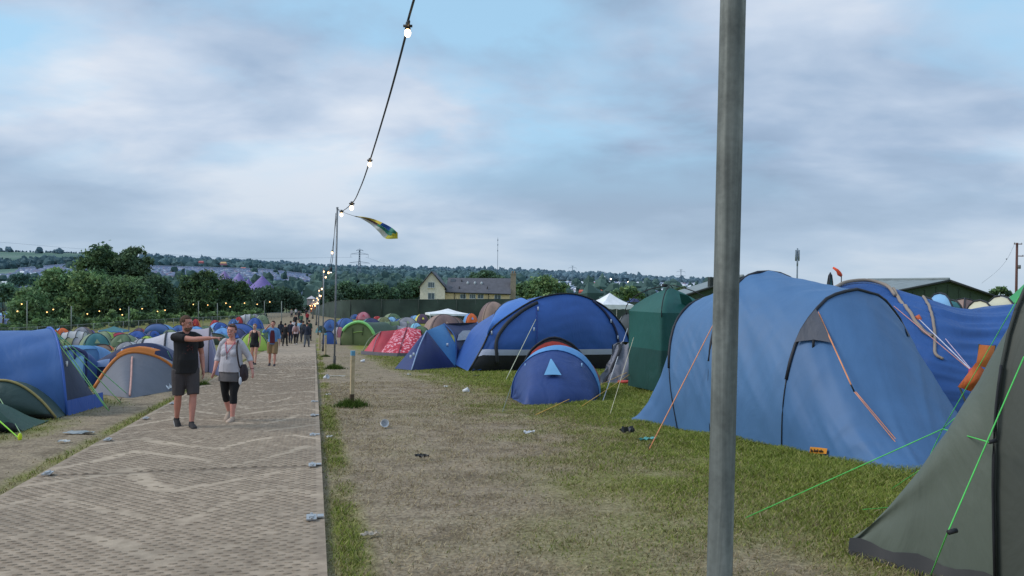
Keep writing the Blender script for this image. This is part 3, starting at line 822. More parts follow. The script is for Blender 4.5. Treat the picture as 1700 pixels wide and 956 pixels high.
def small_popup():
    O = g(920, 665); t = thing('popup_tent', 'small dark blue pop-up tent with light blue triangle vent on the grass', 'tent', O)
    P = [(849, 655), (853, 632), (868, 605), (892, 588), (925, 582), (958, 593), (980, 615), (992, 640), (994, 660)]
    pts = [at(X, Y, 18.75+.4*(X-849)/145) for X, Y in P]; pts[0] = onG(pts[0]); pts[-1] = onG(pts[-1]); C = catmull(pts, 29)
    m = fabric((38, 64, 122), 1.05, .6, .5, 2.2, .12); lb = fabric((92, 150, 206), 1.0, .6, .3)
    rows = wall_rows(C, [onG(C[0]), onG(g(870, 672)), onG(g(925, 672)), onG(g(985, 668)), onG(C[-1])], 12, .32, Vector((.1, -1, 0)).normalized())
    MB().grid(folds(fine(rows, 40, 60), .025, 1.4, 7, 2.0, 9)).build('front_wall', m, t)
    rim = []
    for k in range(5):
        s = k/4; rim.append([p+Vector((.1*s, .45*s, .11*math.sin(math.pi*s*.6)*math.sin(math.pi*j/28))) for j, p in enumerate(C)])
    MB().grid(rim).build('rim_panel', lb, t)
    bk = [rim[-1]]
    for k in range(1, 7):
        s = k/6; bk.append([onG(p)+Vector((0, 1.5*s, (p.z-gh(p.x, p.y))*math.cos(s*1.5))) for p in rim[-1]])
    MB().grid(bk).build('flysheet', m, t)
    decal(t, rows, [(914, 600), (916, 600), (931, 627), (903, 627)], 'vent_triangle', fabric((110, 166, 210), 1, .6, .2), .07, 4)
    pole_on(t, C, plain((52, 96, 160)), .012)
    rope(t, [at(849, 640, 18.7), g(834, 684)], (120, 130, 120), .006)
    for X, Y in ((872, 607), (966, 606)): 
        p = at(X, Y, 18.7); MB().box(p, (.03, .02, .1)).build('rope_loop', plain((150, 190, 226)), t)
    t = thing('popup_tent', 'black and red pop-up tent half hidden behind the small dark blue one', 'tent', g(920, 655)+Vector((0, 1.6, 0)))
    P = [(862, 655), (868, 612), (884, 580), (915, 561), (946, 570), (968, 592), (986, 620), (990, 655)]
    C = catmull([at(X, Y, 20.2) for X, Y in P], 25); C[0] = onG(C[0]); C[-1] = onG(C[-1])
    rows = wall_rows(C, None, 10, .1, Vector((0, -1, 0)))
    MB().grid(rows).build('mesh_door', fabric((38, 34, 40), 1, .7, .2), t)
    MB().grid([[p+Vector((.25*s, 1.2*s, -.3*s*s*math.sin(math.pi*j/24))) for j, p in enumerate(C)] for s in (0, .3, .6, 1)]).build('flysheet', fabric((150, 52, 46), 1, .6, .3), t)
    decal(t, rows, [(884, 584), (950, 578), (968, 600), (876, 600)], 'red_panel', fabric((182, 62, 50), 1, .6, .3), .03, 6)
    pole_on(t, C, plain(BLACK), .03)
    MB().tube([at(876, 600, 20.1), at(868, 622, 19.9)], .03, 5).build('guy_rope', plain((160, 200, 80)), t)
small_popup()
def utility_tent():
    O = g(1110, 657); t = thing('toilet_tent', 'tall dark green utility tent beside the steel blue tunnel tent', 'tent', O)
    m = fabric((26, 88, 82), 1, .6, .45, 1.6, .12); m2 = fabric((18, 68, 64), 1, .6, .4, 1.6)
    d = 20.6; cx = at(1110, 600, d+.85).x; w = .92; top = at(1103, 478, d+.85).z; b = O.z
    H = top-b
    def ring(z, hw, n=10):
        c = []; R = Matrix.Rotation(.42, 3, 'Z')
        for s in range(4):
            a = [(-1, -1), (1, -1), (1, 1), (-1, 1)]; p, q = a[s], a[(s+1) % 4]
            for k in range(n):
                u = k/n; x = p[0]+(q[0]-p[0])*u; y = p[1]+(q[1]-p[1])*u
                r = 1-.05*(1-abs(2*u-1))
                v = R @ Vector((x*hw*r*.86, y*hw*r*.86, 0)); c.append(Vector((cx+v.x, d+.85+v.y, b+z*H)))
        return c
    MB().grid([ring(z, w*k) for z, k in ((0, .98), (.18, .97), (.36, .98), (.4, .98))], True).build('lower_wall', m2, t)
    MB().grid([ring(z, w*k) for z, k in ((.4, .98), (.6, .985), (.72, .99), (.76, 1.0))], True).build('upper_wall', m, t)
    MB().grid([ring(z, w*k) for z, k in ((.76, 1.0), (.82, .86), (.89, .62), (.95, .34), (1.0, .05))], True).build('roof', m, t)
    R = Matrix.Rotation(.42, 3, 'Z')
    for sx, sy in ((-1, -1), (1, -1), (1, 1), (-1, 1)):
        P = []
        for z, k in ((.72, 1.0), (.8, 1.02), (.9, .84), (.98, .5), (1.03, .05)):
            v = R @ Vector((sx*w*k*.9, sy*w*k*.9, 0)); P.append(Vector((cx+v.x, d+.85+v.y, b+z*H)))
        MB().tube(catmull(P, 12), .014, 5).build('tent_pole', plain(BLACK), t)
    for (X, Y) in ((1103, 474),):
        MB().box(at(X, Y, d+.8), (.12, .12, .08)).build('pole_hub', plain(BLACK), t)
    # door flap turned out near the top
    a = at(1128, 487, d+.1); MB().grid([[a, a+Vector((.1, .2, -.25)), a+Vector((.2, .3, -.45))], [a+Vector((.25, .1, -.05)), a+Vector((.45, .1, -.3)), a+Vector((.55, .2, -.4))]]).build('door_flap', m, t)
    rope(t, [at(1052, 560, 20.2), g(1012, 690)], (200, 190, 160), .006)
utility_tent()
def grey_awning():
    t = thing('awning', 'grey fabric awning sagging against the side of the large royal blue dome tent', 'awning', g(1025, 640))
    m = fabric((112, 112, 122), 1, .7, .9, 2.4, .15); d2 = fabric((66, 67, 76), 1, .7, .6, 2)
    rr = []; rn = random.Random(3)
    topc = [(1018, 573, 25.5), (1030, 569, 25.4), (1044, 570, 25.2), (1056, 572, 25.0)]
    botc = [(994, 643, 23.4), (1014, 640, 23.6), (1036, 636, 23.9), (1056, 634, 24.2)]
    tp = catmull([at(*p) for p in topc], 12); bt = catmull([onG(at(*p)) for p in botc], 12)
    for k in range(13):
        s = k/12; rr.append([a.lerp(b, s)+Vector((.06*math.sin(j*2.1+s*5), -.25*math.sin(math.pi*s)*(.5+.5*math.sin(j*1.7+2)), .07*math.sin(j*1.9+k*.8))) for j, (a, b) in enumerate(zip(tp, bt))])
    MB().grid(rr).build('draped_sheet', m, t)
    MB().grid([[p+Vector((.1, .2, .02)) for p in tp], [p+Vector((.1, 1.0, -.05)) for p in tp], [onG(p)+Vector((.1, 1.3, 0)) for p in tp]]).build('rear_sheet', d2, t)
    surf_line(t, rr, [(1030, 574), (1020, 605), (1002, 640)], 'door_binding', plain((30, 30, 36)), .05, .03)
    r = plain((186, 70, 66)); MB().tube([at(1026, 634, 23.6), at(1060, 633, 23.4)], .05, 5).build('edge_strip', r, t)
    for a, b in (((1085, 620), (890, 690)), ((1060, 640), (960, 680))): rope(t, [g(a[0], a[1], .5), g(*b, .02)], (206, 160, 70), .008)
grey_awning()
def navy_tent():
    t = thing('navy_tent', 'navy tent with light blue corner panel and pale oval window', 'tent', g(720, 612))
    nv = fabric((40, 58, 112), 1, .6, .35, 1.5); nd = fabric((32, 44, 92), 1, .6, .4, 1.5); lb = fabric((66, 120, 168), 1, .6, .3, 1.5)
    A = at(655, 612, 30.8); A = onG(A); B = onG(at(683, 618, 29.9)); Cc = onG(at(757, 608, 32.0)); K = at(708, 549, 32.2); Ap = at(737, 537, 33.6); D_ = onG(at(800, 592, 36.5))
    S1 = at(757, 572, 32.8)
    back = onG(at(700, 585, 36.5)); backap = at(722, 545, 35.5)
    MB().grid(patch([A, B, K, K], 8, .12)).build('left_panel', nv, t)
    MB().grid(patch([B, Cc, K, K], 10, .22)).build('front_panel', nd, t)
    MB().grid(patch([K, Cc, S1, Ap], 10, .16)).build('corner_panel', lb, t)
    MB().grid(patch([A, K, Ap, back], 8, .0)).build('rear_panel', nv, t)
    tc = catmull([at(757, 572, 32.8), at(752, 553, 33.2), at(737, 537, 33.6)], 9)
    r2 = catmull([at(803, 598, 35.6), at(804, 560, 35.6), at(792, 535, 36.6)], 9)
    tun = [[onG(Cc)]+tc, [onG(r2[0])]+r2]
    rows = [[a.lerp(b, k/8)+Vector((0, 0, -.12*math.sin(math.pi*k/8)*(j/9))) for j, (a, b) in enumerate(zip(*tun))] for k in range(9)]
    MB().grid(rows).build('tunnel_side', nd, t)
    MB().grid([tc[-1:]+[tc[-1]+Vector((.3, 2.2, -.7)), onG(tc[-1])+Vector((.3, 3.0, 0))], r2[-1:]+[r2[-1]+Vector((.3, 2.2, -.7)), onG(r2[-1])+Vector((.3, 3, 0))]]).build('tunnel_top', nv, t)
    wp = []
    win = [(758, 566), (760, 556), (768, 550), (780, 549), (790, 553), (794, 563)]
    up = [sample(rows, *invert(rows, X, Y))+snormal(rows, *invert(rows, X, Y))*.03 for X, Y in win]
    lo_ = [up[0].lerp(up[-1], k/5) for k in range(6)]
    MB().grid([up, lo_]).build('window', plain((142, 150, 170), 1, .3), t)
    MB().tube(catmull([Cc, S1, tc[4], Ap], 14), .03, 6).build('tent_pole', plain((50, 84, 140)), t)
    MB().tube(catmull([B, B.lerp(K, .5)+Vector((0, -.16, .1)), K], 12), .025, 6).build('seam_cord', plain((150, 170, 200)), t)
    MB().tube(r2, .03, 6).build('tent_pole', plain((70, 110, 170)), t)
    for e in ((760, 606), (757, 600)): rope(t, [at(801, 545, 35.2), g(*e)], (150, 190, 150), .012)
    for (X, Y, d) in ((743, 572, 32.3), (682, 592, 30), (687, 588, 30.2), (776, 594, 33)): MB().box(at(X, Y, d), (.08, .04, .12)).build('rope_loop', plain((190, 200, 216)), t)
navy_tent()
def floral_mat():
    m, nt, b = newmat('red_floral_print')
    tc = N(nt, 'ShaderNodeTexCoord'); v = N(nt, 'ShaderNodeTexVoronoi'); v.inputs['Scale'].default_value = 7.5; v.inputs['Randomness'].default_value = 1
    n = N(nt, 'ShaderNodeTexNoise'); n.inputs['Scale'].default_value = 9; n.inputs['Detail'].default_value = 3; L(nt, tc.outputs['Object'], n.inputs['Vector'])
    mx = N(nt, 'ShaderNodeMixRGB'); mx.inputs['Fac'].default_value = .18; L(nt, tc.outputs['Object'], mx.inputs[1]); L(nt, n.outputs['Color'], mx.inputs[2]); L(nt, mx.outputs[0], v.inputs['Vector'])
    r = ramp(nt, v.outputs['Distance'], [(.18, S((222, 178, 190))), (.38, S((214, 130, 146))), (.5, S((186, 44, 66))), (.7, S((170, 34, 56)))])
    L(nt, r.outputs[0], b.inputs['Base Color']); b.inputs['Roughness'].default_value = .65; return m
def red_tent():
    t = thing('red_tent', 'crimson tent with pink floral print panels and grey base', 'tent', g(640, 592))
    rd = fabric((158, 38, 54), 1, .6, .3); rl = fabric((182, 66, 80), 1, .6, .3); gy = fabric((98, 94, 104), 1, .7, .2); fl = floral_mat()
    d0 = 44.5
    b0 = onG(at(600, 588, 45.3)); b1 = onG(at(617, 591, 44.4)); b2 = onG(at(629, 593, 43.4)); b3 = onG(at(660, 594, 42.3)); b4 = onG(at(704, 588, 42.8))
    t1 = at(632, 550, 46); t2 = at(657, 548, 46); t3 = at(676, 543, 45.8); t4 = at(698, 547, 45.6)
    for nm, c, m in (('side_panel', (b0, b1, t1, t1), rl), ('side_panel', (b1, b2, t2, t1), rd), ('printed_panel', (b2, b3, t3, t2), fl), ('printed_panel', (b3, b4, t4, t3), fl)):
        MB().grid(patch(c, 8, .14)).build(nm, m, t)
    for a, b, s in ((b0, b1, 1), (b1, b2, 1), (b2, b3, 1), (b3, b4, 1)):
        up = Vector((0, -.12, .2)); MB().grid([[a+Vector((0, -.15, -.05)), b+Vector((0, -.15, -.05))], [a+up, b+up]]).build('base_band', gy, t)
    bk = [onG(at(610, 580, 49)), onG(at(690, 578, 49))]
    MB().grid(patch([t1, t2, bk[1], bk[0]], 6, 0)).build('rear_panel', rd, t); MB().grid(patch([t2, t4, bk[1]+Vector((1, 0, 0)), bk[1]], 6, 0)).build('rear_panel', fl, t)
    MB().tube(catmull([b0, b0.lerp(t1, .5)+Vector((-.1, 0, .2)), t1], 9), .03, 5).build('tent_pole', plain((128, 150, 120)), t)
    MB().tube(catmull([b1, b1.lerp(t1, .55)+Vector((0, -.2, .1)), t1], 9), .03, 5).build('tent_pole', plain((150, 110, 120)), t)
    MB().tube([b3.lerp(t3, k/6)+Vector((0, -.17*math.sin(math.pi*k/6), 0)) for k in range(7)], .025, 5).build('panel_seam', plain((110, 40, 60)), t)
red_tent()
def green_arch():
    t = thing('arched_tent', 'olive green arched tent with lime trim around its flat doorway', 'tent', g(594, 572))
    P = [(566, 573), (567, 555), (575, 541), (592, 533), (608, 536), (619, 548), (623, 560), (624, 572)]
    C = catmull([at(X, Y, 61.5) for X, Y in P], 25); C[0] = onG(C[0]); C[-1] = onG(C[-1])
    rows = wall_rows(C, None, 8, .1, Vector((0, -1, 0)))
    MB().grid(rows).build('door_wall', fabric((106, 118, 78), 1, .7, .2), t)
    bk = [p+Vector((1.2, 3.6, -.2 if 3 < j < 21 else 0)) for j, p in enumerate(C)]
    MB().grid(loft([C, bk], 6, .04)).build('flysheet', fabric((62, 84, 64), 1, .6, .3), t)
    MB().tube([p+Vector((0, -.12, -.06)) for p in C[5:20]], .12, 6).build('lime_trim', plain((142, 212, 128), 1, .6), t)
    pole_on(t, C, plain((40, 60, 44)), .05)
    for a, b in (((586, 545), (586, 571)), ((587, 552), (603, 551)), ((603, 543), (602, 556))): surf_line(t, rows, [a, b], 'door_tape', plain((60, 76, 44) if a[1] < 550 else (136, 168, 92)), .04, .05)
green_arch()
def blue_tarp_tent():
    t = thing('frame_tent', 'bright blue family tent with beige pole sleeves behind the steel blue tunnel tent', 'tent', onG(Vector((6.6, 14.8, 0))))
    m = fabric((40, 84, 148), 1.0, .55, .8, 1.1, .14); bg = fabric((150, 136, 124), 1, .7, .2)
    ridge = [(1378, 480, 15.2), (1402, 470, 15.6), (1440, 468, 15.8), (1478, 478, 15.6), (1515, 489, 15.3), (1550, 500, 15.0), (1590, 512, 14.9), (1640, 513, 15.0), (1700, 503, 15.0)]
    low = [(1378, 640, 13.2), (1402, 640, 13.2), (1440, 640, 13.2), (1478, 650, 13.1), (1515, 660, 13.0), (1550, 668, 13.0), (1590, 672, 13.0), (1640, 672, 13.0), (1700, 672, 13.0)]
    R = catmull([at(*p) for p in ridge], 41); B = catmull([onG(at(*p)) for p in low], 41)
    rows = []
    for k in range(21):
        s = k/20; r = []
        for j, (a, b) in enumerate(zip(R, B)):
            x = a.lerp(b, s); w = max(0, (j-14)/26)
            fold = math.sin(s*13+3.4*math.sin(j*.13+.5))*.06*w*math.sin(math.pi*s)+.02*math.sin(s*7+j*.35)*math.sin(math.pi*s)
            r.append(x+Vector((0, -.42*math.sin(math.pi*s)**.9+fold, .16*math.sin(math.pi*s)+fold*.4)))
        rows.append(r)
    rows = folds(fine(rows, 80, 90), .05, 6, 2.2, 4.0, 11, 0); MB().grid(rows).build('side_sheet', m, t)
    MB().grid([R, [p+Vector((.2, 1.6, -.1)) for p in R], [onG(p)+Vector((.4, 3.2, .0)) for p in R]]).build('far_sheet', m, t)
    def slv(pts, r, nm='pole_sleeve'): surf_line(t, rows, pts, nm, bg, r, .02)
    MB().tube(catmull([at(1385, 478, 15.1), at(1405, 468, 15.5), at(1440, 465, 15.7), at(1472, 474, 15.5), at(1486, 490, 15.2)], 16), .034, 7).build('ridge_sleeve', bg, t)
    slv([(1482, 480), (1505, 512), (1528, 545), (1546, 560)], .034); slv([(1532, 490), (1545, 515), (1552, 545), (1553, 585), (1566, 598)], .026)
    O = (196, 140, 130)
    s0 = at(1524, 528, 14.4); s1 = at(1555, 545, 14.4); e = at(1618, 620, 12.2)
    MB().tube([at(1522, 524, 14.4), at(1530, 536, 14.35)], .05, 6).build('strap_end', plain((196, 96, 60)), t)
    rope(t, [s0, e], (200, 200, 214), .009); rope(t, [s1, e], (190, 170, 190), .008); rope(t, [at(1484, 508, 14.8), e], O, .008)
    rope(t, [e, g(1640, 640, .5)], O, .008)
    MB().ball(at(1613, 617, 12.1), (.05, .03, .06)).build('rope_knot', plain((190, 60, 110)), t)
    f = thing('windsock', 'small bright orange windsock flying above the bright blue family tent', 'windsock', at(1392, 468, 17.5))
    a = at(1383, 444, 17.5); b = at(1397, 458, 17.5)
    MB().tube([a, a.lerp(b, .4)+Vector((.02, 0, .01)), a.lerp(b, .75), b], [.022, .034, .052, .03], 8).build('cloth', plain((232, 84, 44), 1.1), f)
    MB().tube([onG(b), b+Vector((0, 0, .05))], .012, 5).build('stick', plain((90, 90, 90)), f)
    c = thing('folded_chair', 'orange camping chair half folded beside the olive grey tent', 'chair', g(1635, 760)+Vector((0, 3.0, 0)))
    d = 10.6
    K = [(1626, 572), (1652, 574), (1646, 612), (1620, 607)]
    MB().grid(patch([at(X, Y, d) for X, Y in K], 6, .05)).build('backrest', fabric((214, 120, 62), 1, .7, .5), c)
    K = [(1620, 602), (1640, 618), (1612, 650), (1590, 642)]
    MB().grid(patch([at(X, Y, d) for X, Y in K], 6, .08)).build('seat', fabric((196, 96, 44), 1, .7, .7), c)
    for a, b in (((1626, 571), (1618, 690)), ((1652, 573), (1604, 690)), ((1592, 640), (1642, 690))):
        p = at(*a, d+.06); q = onG(at(*b, d+.06)); MB().tube([p, q], .014, 6).build('leg', plain((50, 60, 54)), c)
blue_tarp_tent()
# ---- the row left of the trackway
def left_blue():
    B = g(111, 689); t = thing('tunnel_tent', 'bright blue tunnel tent with dark mesh end beside the trackway verge', 'tent', B)
    m = fabric((58, 100, 160), 1.0, .6, .45, 1.1, .12); gd = fabric((48, 58, 82), 1, .8, .2); fl = fabric((52, 90, 168), 1, .6, .4)
    q = (-.6, .8); ax = Vector((-.93, -.36, 0))
    h1 = arch(B, q, 3.0, 1.58, ax*.12, 25, .8); B2 = B+ax*2.0; h2 = arch(B2, q, 3.0, 1.62, (0, 0), 25, .8); h3 = arch(B+ax*4.2, q, 3.0, 1.78, (0, 0), 25, .8)
    MB().grid(folds(fine(loft([h1, h2, h3], 8, .03), 60, 80), .05, 2.4, 9, 3.0, 12)).build('flysheet', m, t)
    c0 = g(172, 672); c1 = c0+Vector((-1.6, 2.4, 0)); c1.z = gh(c1.x, c1.y)
    fr = drape(h1, [c0, c1], 10, 1.0, .02); 
    MB().grid(fr).build('end_panel', gd, t)
    ed = [B.lerp(c0, k/8) for k in range(9)]
    lo = [onG(p)+Vector((.02, -.04, -.02)) for p in ed]; hi = [onG(p, .26)+Vector((-.02, .0, 0)) for p in ed]
    MB().grid([lo, hi]).build('mud_flap', fl, t)
    pole_on(t, h1, fabric((54, 96, 178), 1, .6, .1), .022, .012, 'pole_sleeve')
    Gn = (150, 206, 130)
    a = sample([h1, h1], 0, 10); b = sample([h1, h1], 0, 7)
    for s, e in ((10, (181, 682)), (10, (200, 668)), (7, (178, 680)), (11, (216, 658))): rope(t, [h1[s], g(*e)], Gn if s < 11 else (120, 200, 140), .009)
    for e in ((181, 682), (200, 668)): peg(t, g(*e))
    MB().box(h1[5].lerp(c0, .12), (.03, .03, .1)).build('brand_tab', plain((220, 220, 220)), t)
left_blue()
def dome_from_px(name, label, P, d, back, bul, mats, base=None, trims=None, n=25, cat='tent', out=(0, -1, 0), group=None):
    """an arch fronted tent: image outline of its front arch, depth, back shift"""
    pts = [at(X, Y, d+(bul[1] if len(bul) > 1 else 0)*i/(len(P)-1)) for i, (X, Y) in enumerate(P)]; pts[0] = onG(pts[0]); pts[-1] = onG(pts[-1])
    C = catmull(pts, n); C[0] = onG(C[0]); C[-1] = onG(C[-1])
    t = thing(name, label, cat, onG((C[0]+C[-1])/2), 0, group)
    rows = wall_rows(C, base, 10, bul[0], Vector(out).normalized())
    MB().grid(rows).build('front_wall', mats[0], t)
    bk = []
    for k in range(9):
        s = k/8; r = []
        for j, p in enumerate(C):
            x = p+Vector(back)*s; gz = gh(x.x, x.y); gp_ = gh(p.x, p.y); x.z = gz+(p.z-gp_)*(math.cos(s*math.pi/2)**.6 if s < 1 else 0)
            r.append(x)
        bk.append(r)
    MB().grid(bk).build('flysheet', mats[1], t)
    return t, C, rows, bk
def left_row():
    G2 = fabric((52, 72, 68), 1, .6, .5, 2.0); Y = plain((168, 150, 96)); 
    t, C, rows, bk = dome_from_px('dome_tent', 'dark green dome tent with yellow piping at the edge of the photo', [(-95, 705), (-85, 668), (-50, 642), (0, 632), (35, 640), (68, 664), (94, 695)], 13.6, (-.4, 1.8, 0), (.3, .5), (G2, fabric((60, 80, 74), 1, .6, .4)))
    MB().tube([p+Vector((0, -.02, .015)) for p in C], .022, 6).build('piping', Y, t)
    MB().grid(band_on(rows, 0, .09, .015)).build('groundsheet_edge', fabric((34, 40, 40), 1, .6, .2), t)
    for s, e in (((0, 662), (36, 722)), ((-10, 640), (10, 690))): rope(t, [at(*s, 13.4), g(*e)], (130, 160, 120), .007)
    t, C, rows, bk = dome_from_px('dome_tent', 'low green tent with black base and neon guy ropes nearest the trackway corner', [(-110, 745), (-90, 690), (-50, 664), (-15, 672), (12, 694), (38, 722)], 12.0, (-.4, 1.4, 0), (.2, .4), (fabric((62, 92, 78), 1, .6, .4), fabric((56, 86, 70), 1, .6, .4)))
    MB().grid(band_on(rows, 0, .16, .02)).build('groundsheet_edge', fabric((26, 30, 36), 1, .6, .2), t)
    for s in ((-10, 690), (0, 700)): rope(t, [at(*s, 11.9), g(33, 729)], (150, 220, 60), .008)
    MB().ball(g(33, 729, .03), (.03, .03, .06)).build('tent_peg', plain((200, 220, 40)), t)
    # grey dome with orange trim
    gy = fabric((102, 104, 114), 1, .65, .35, 1.6, .1); orr = fabric((206, 120, 48), 1, .6, .2)
    P = [(154, 652), (168, 628), (184, 606), (200, 591), (222, 584), (250, 588), (272, 597), (290, 612), (306, 644)]
    t, C, rows, bk = dome_from_px('dome_tent', 'grey dome tent with orange trim beside the pointing man', P, 19.3, (-.4, 2.2, 0), (.08, 1.6), (gy, fabric((108, 110, 122), 1, .6, .3)), [g(155, 653), g(215, 661), g(305, 645)])
    MB().tube([p+Vector((0, -.05, .0)) for p in C[1:-1]], .045, 6).build('orange_trim', orr, t)
    cap = [[p+Vector((0, -.06, .02)) for p in C[8:17]], [p+Vector((0, -.02, .12)) for p in C[8:17]], [p+Vector((0, .3, .12)) for p in C[8:17]]]
    MB().grid(cap).build('orange_cap', orr, t)
    surf_line(t, rows, [(215, 658), (217, 625), (219, 594)], 'seam_tape', plain((196, 150, 140)), .022, .02)
    nv = fabric((50, 60, 96), 1, .6, .35, 1.5); 
    P = [(136, 645), (140, 615), (160, 600), (186, 585), (215, 573), (245, 569), (268, 575), (285, 590), (300, 625)]
    t, C, rows, bk = dome_from_px('tunnel_tent', 'navy tent with pale blue windows rising behind the grey and orange dome', P, 22.0, (-.6, 3.0, 0), (.12, .5), (nv, fabric((58, 66, 104), 1, .6, .3)))
    lbm = fabric((140, 166, 208), 1, .5, .1)
    decal(t, rows, [(153, 601), (184, 596), (181, 609), (153, 611)], 'window', lbm, .03, 4); decal(t, rows, [(238, 577), (256, 578), (257, 585), (240, 583)], 'window', fabric((110, 160, 214), 1, .5, .1), .03, 4)
    surf_line(t, rows, [(204, 580), (200, 592)], 'pole_strap', plain((150, 170, 200)), .03, .03)
    rope(t, [at(278, 583, 21.7), g(300, 628)], (120, 190, 140), .009)
    lb = fabric((96, 148, 200), 1, .6, .3); 
    P = [(94, 640), (95, 600), (98, 577), (118, 574), (140, 574), (160, 576), (165, 592), (168, 630)]
    t, C, rows, bk = dome_from_px('tunnel_tent', 'light blue tunnel tent squeezed between the bright blue and navy tents', P, 24.0, (-.6, 2.8, 0), (.1, .3), (fabric((78, 122, 170), 1, .6, .3), lb))
    decal(t, rows, [(96, 577), (163, 576), (166, 589), (96, 590)], 'roof_panel', fabric((112, 166, 216), 1, .6, .2), .04, 5)
    P = [(100, 640), (101, 600), (104, 585), (118, 578), (132, 582), (142, 590), (141, 620), (140, 640)]
    t, C, rows, bk = dome_from_px('porch_tent', 'small blue tent with navy arched door and pale flap next to the guy ropes', P, 21.0, (-.3, 1.6, 0), (.05, .1), (fabric((92, 134, 190), 1, .6, .2), fabric((62, 92, 150), 1, .6, .2)))
    pole_on(t, C, plain((36, 46, 92)), .05, .01, 'door_binding')
    decal(t, rows, [(120, 597), (141, 590), (138, 640), (124, 612)], 'door_flap', fabric((130, 176, 216), 1, .6, .3), .03, 5); surf_line(t, rows, [(124, 583), (125, 596)], 'door_tape', plain((36, 46, 92)), .03, .02)
    # big taupe tunnel with many hoops
    t = thing('tunnel_tent', 'long taupe tunnel tent with dark hoops and navy end behind the couple', 'tent', onG(at(305, 612, 27)))
    tp = fabric((158, 148, 158), 1, .65, .3, 1.3, .1); wh = fabric((182, 178, 186), 1, .65, .3); nvy = fabric((70, 76, 108), 1, .65, .3)
    q = Vector((-.35, .94, 0)).normalized(); ax = Vector((.94, .3, 0)).normalized()
    b0 = onG(at(232, 606, 27.0)); hs = [arch(b0+ax*s, q, 3.1, H, (0, 0), 23, .82) for s, H in ((0, 1.1), (.75, 1.35), (1.5, 1.5), (2.2, 1.54))]
    for k, (a, b) in enumerate(zip(hs, hs[1:])): MB().grid(loft([a, b], 5, .03)).build('flysheet', wh if k < 2 else tp, t)
    MB().grid(drape(hs[0], [b0-ax*1.0, b0-ax*1.0+q*2], 6)).build('rear_panel', wh, t)
    for h in hs: pole_on(t, h, plain((38, 40, 50)), .035, .01, 'pole_sleeve')
    e0 = onG(at(368, 617, 25.3)); e1 = e0+q*2.4
    fr = drape(hs[-1], [e0, e1], 10, .9); MB().grid(fr).build('end_panel', tp, t)
    bandr = [[p+Vector((0, -.03, .0)) for p in r[:12]] for r in fr]; MB().grid([r[:9] for r in bandr]).build('navy_panel', nvy, t)
    rope(t, [hs[-1][6], g(372, 620)], (196, 200, 196), .01)
left_row()
# ================================================================== THE CROWD OF TENTS FURTHER OFF
COLS = dict(blue=(60, 94, 150), royal=(46, 82, 152), light=(96, 148, 204), sky=(130, 176, 214), navy=(48, 56, 96), grey=(130, 130, 138), pale=(176, 176, 180),
            green=(82, 104, 74), sage=(120, 134, 104), lime=(150, 178, 72), dark=(48, 66, 58), teal=(58, 112, 116), red=(170, 48, 50), crimson=(160, 44, 66), orange=(214, 104, 52),
            tan=(144, 120, 110), brown=(112, 90, 88), cream=(196, 192, 168), plum=(88, 66, 86), purple=(110, 84, 156), white=(226, 228, 232), black=(40, 40, 44), pink=(180, 110, 124), yellow=(206, 196, 84), aqua=(120, 190, 206), olive=(112, 116, 80))
def fc(n): return fabric(COLS[n], 1.05, .65, .25, 1.8, .12)
def place(X, Ytop, w, ratio):
    """depth at which a tent w pixels wide and ratio*w high stands on the ground with its top at Ytop"""
    prev = None
    for k in range(3000):
        d = 9*1.0018**k
        r = ray(X, Ytop); H = ratio*w*d/F
        if EYE+r[2]*d-gh(r[0]*d, d) <= H: return d, w*d/F, H
        if d > 700: break
    return d, w*d/F, ratio*w*d/F
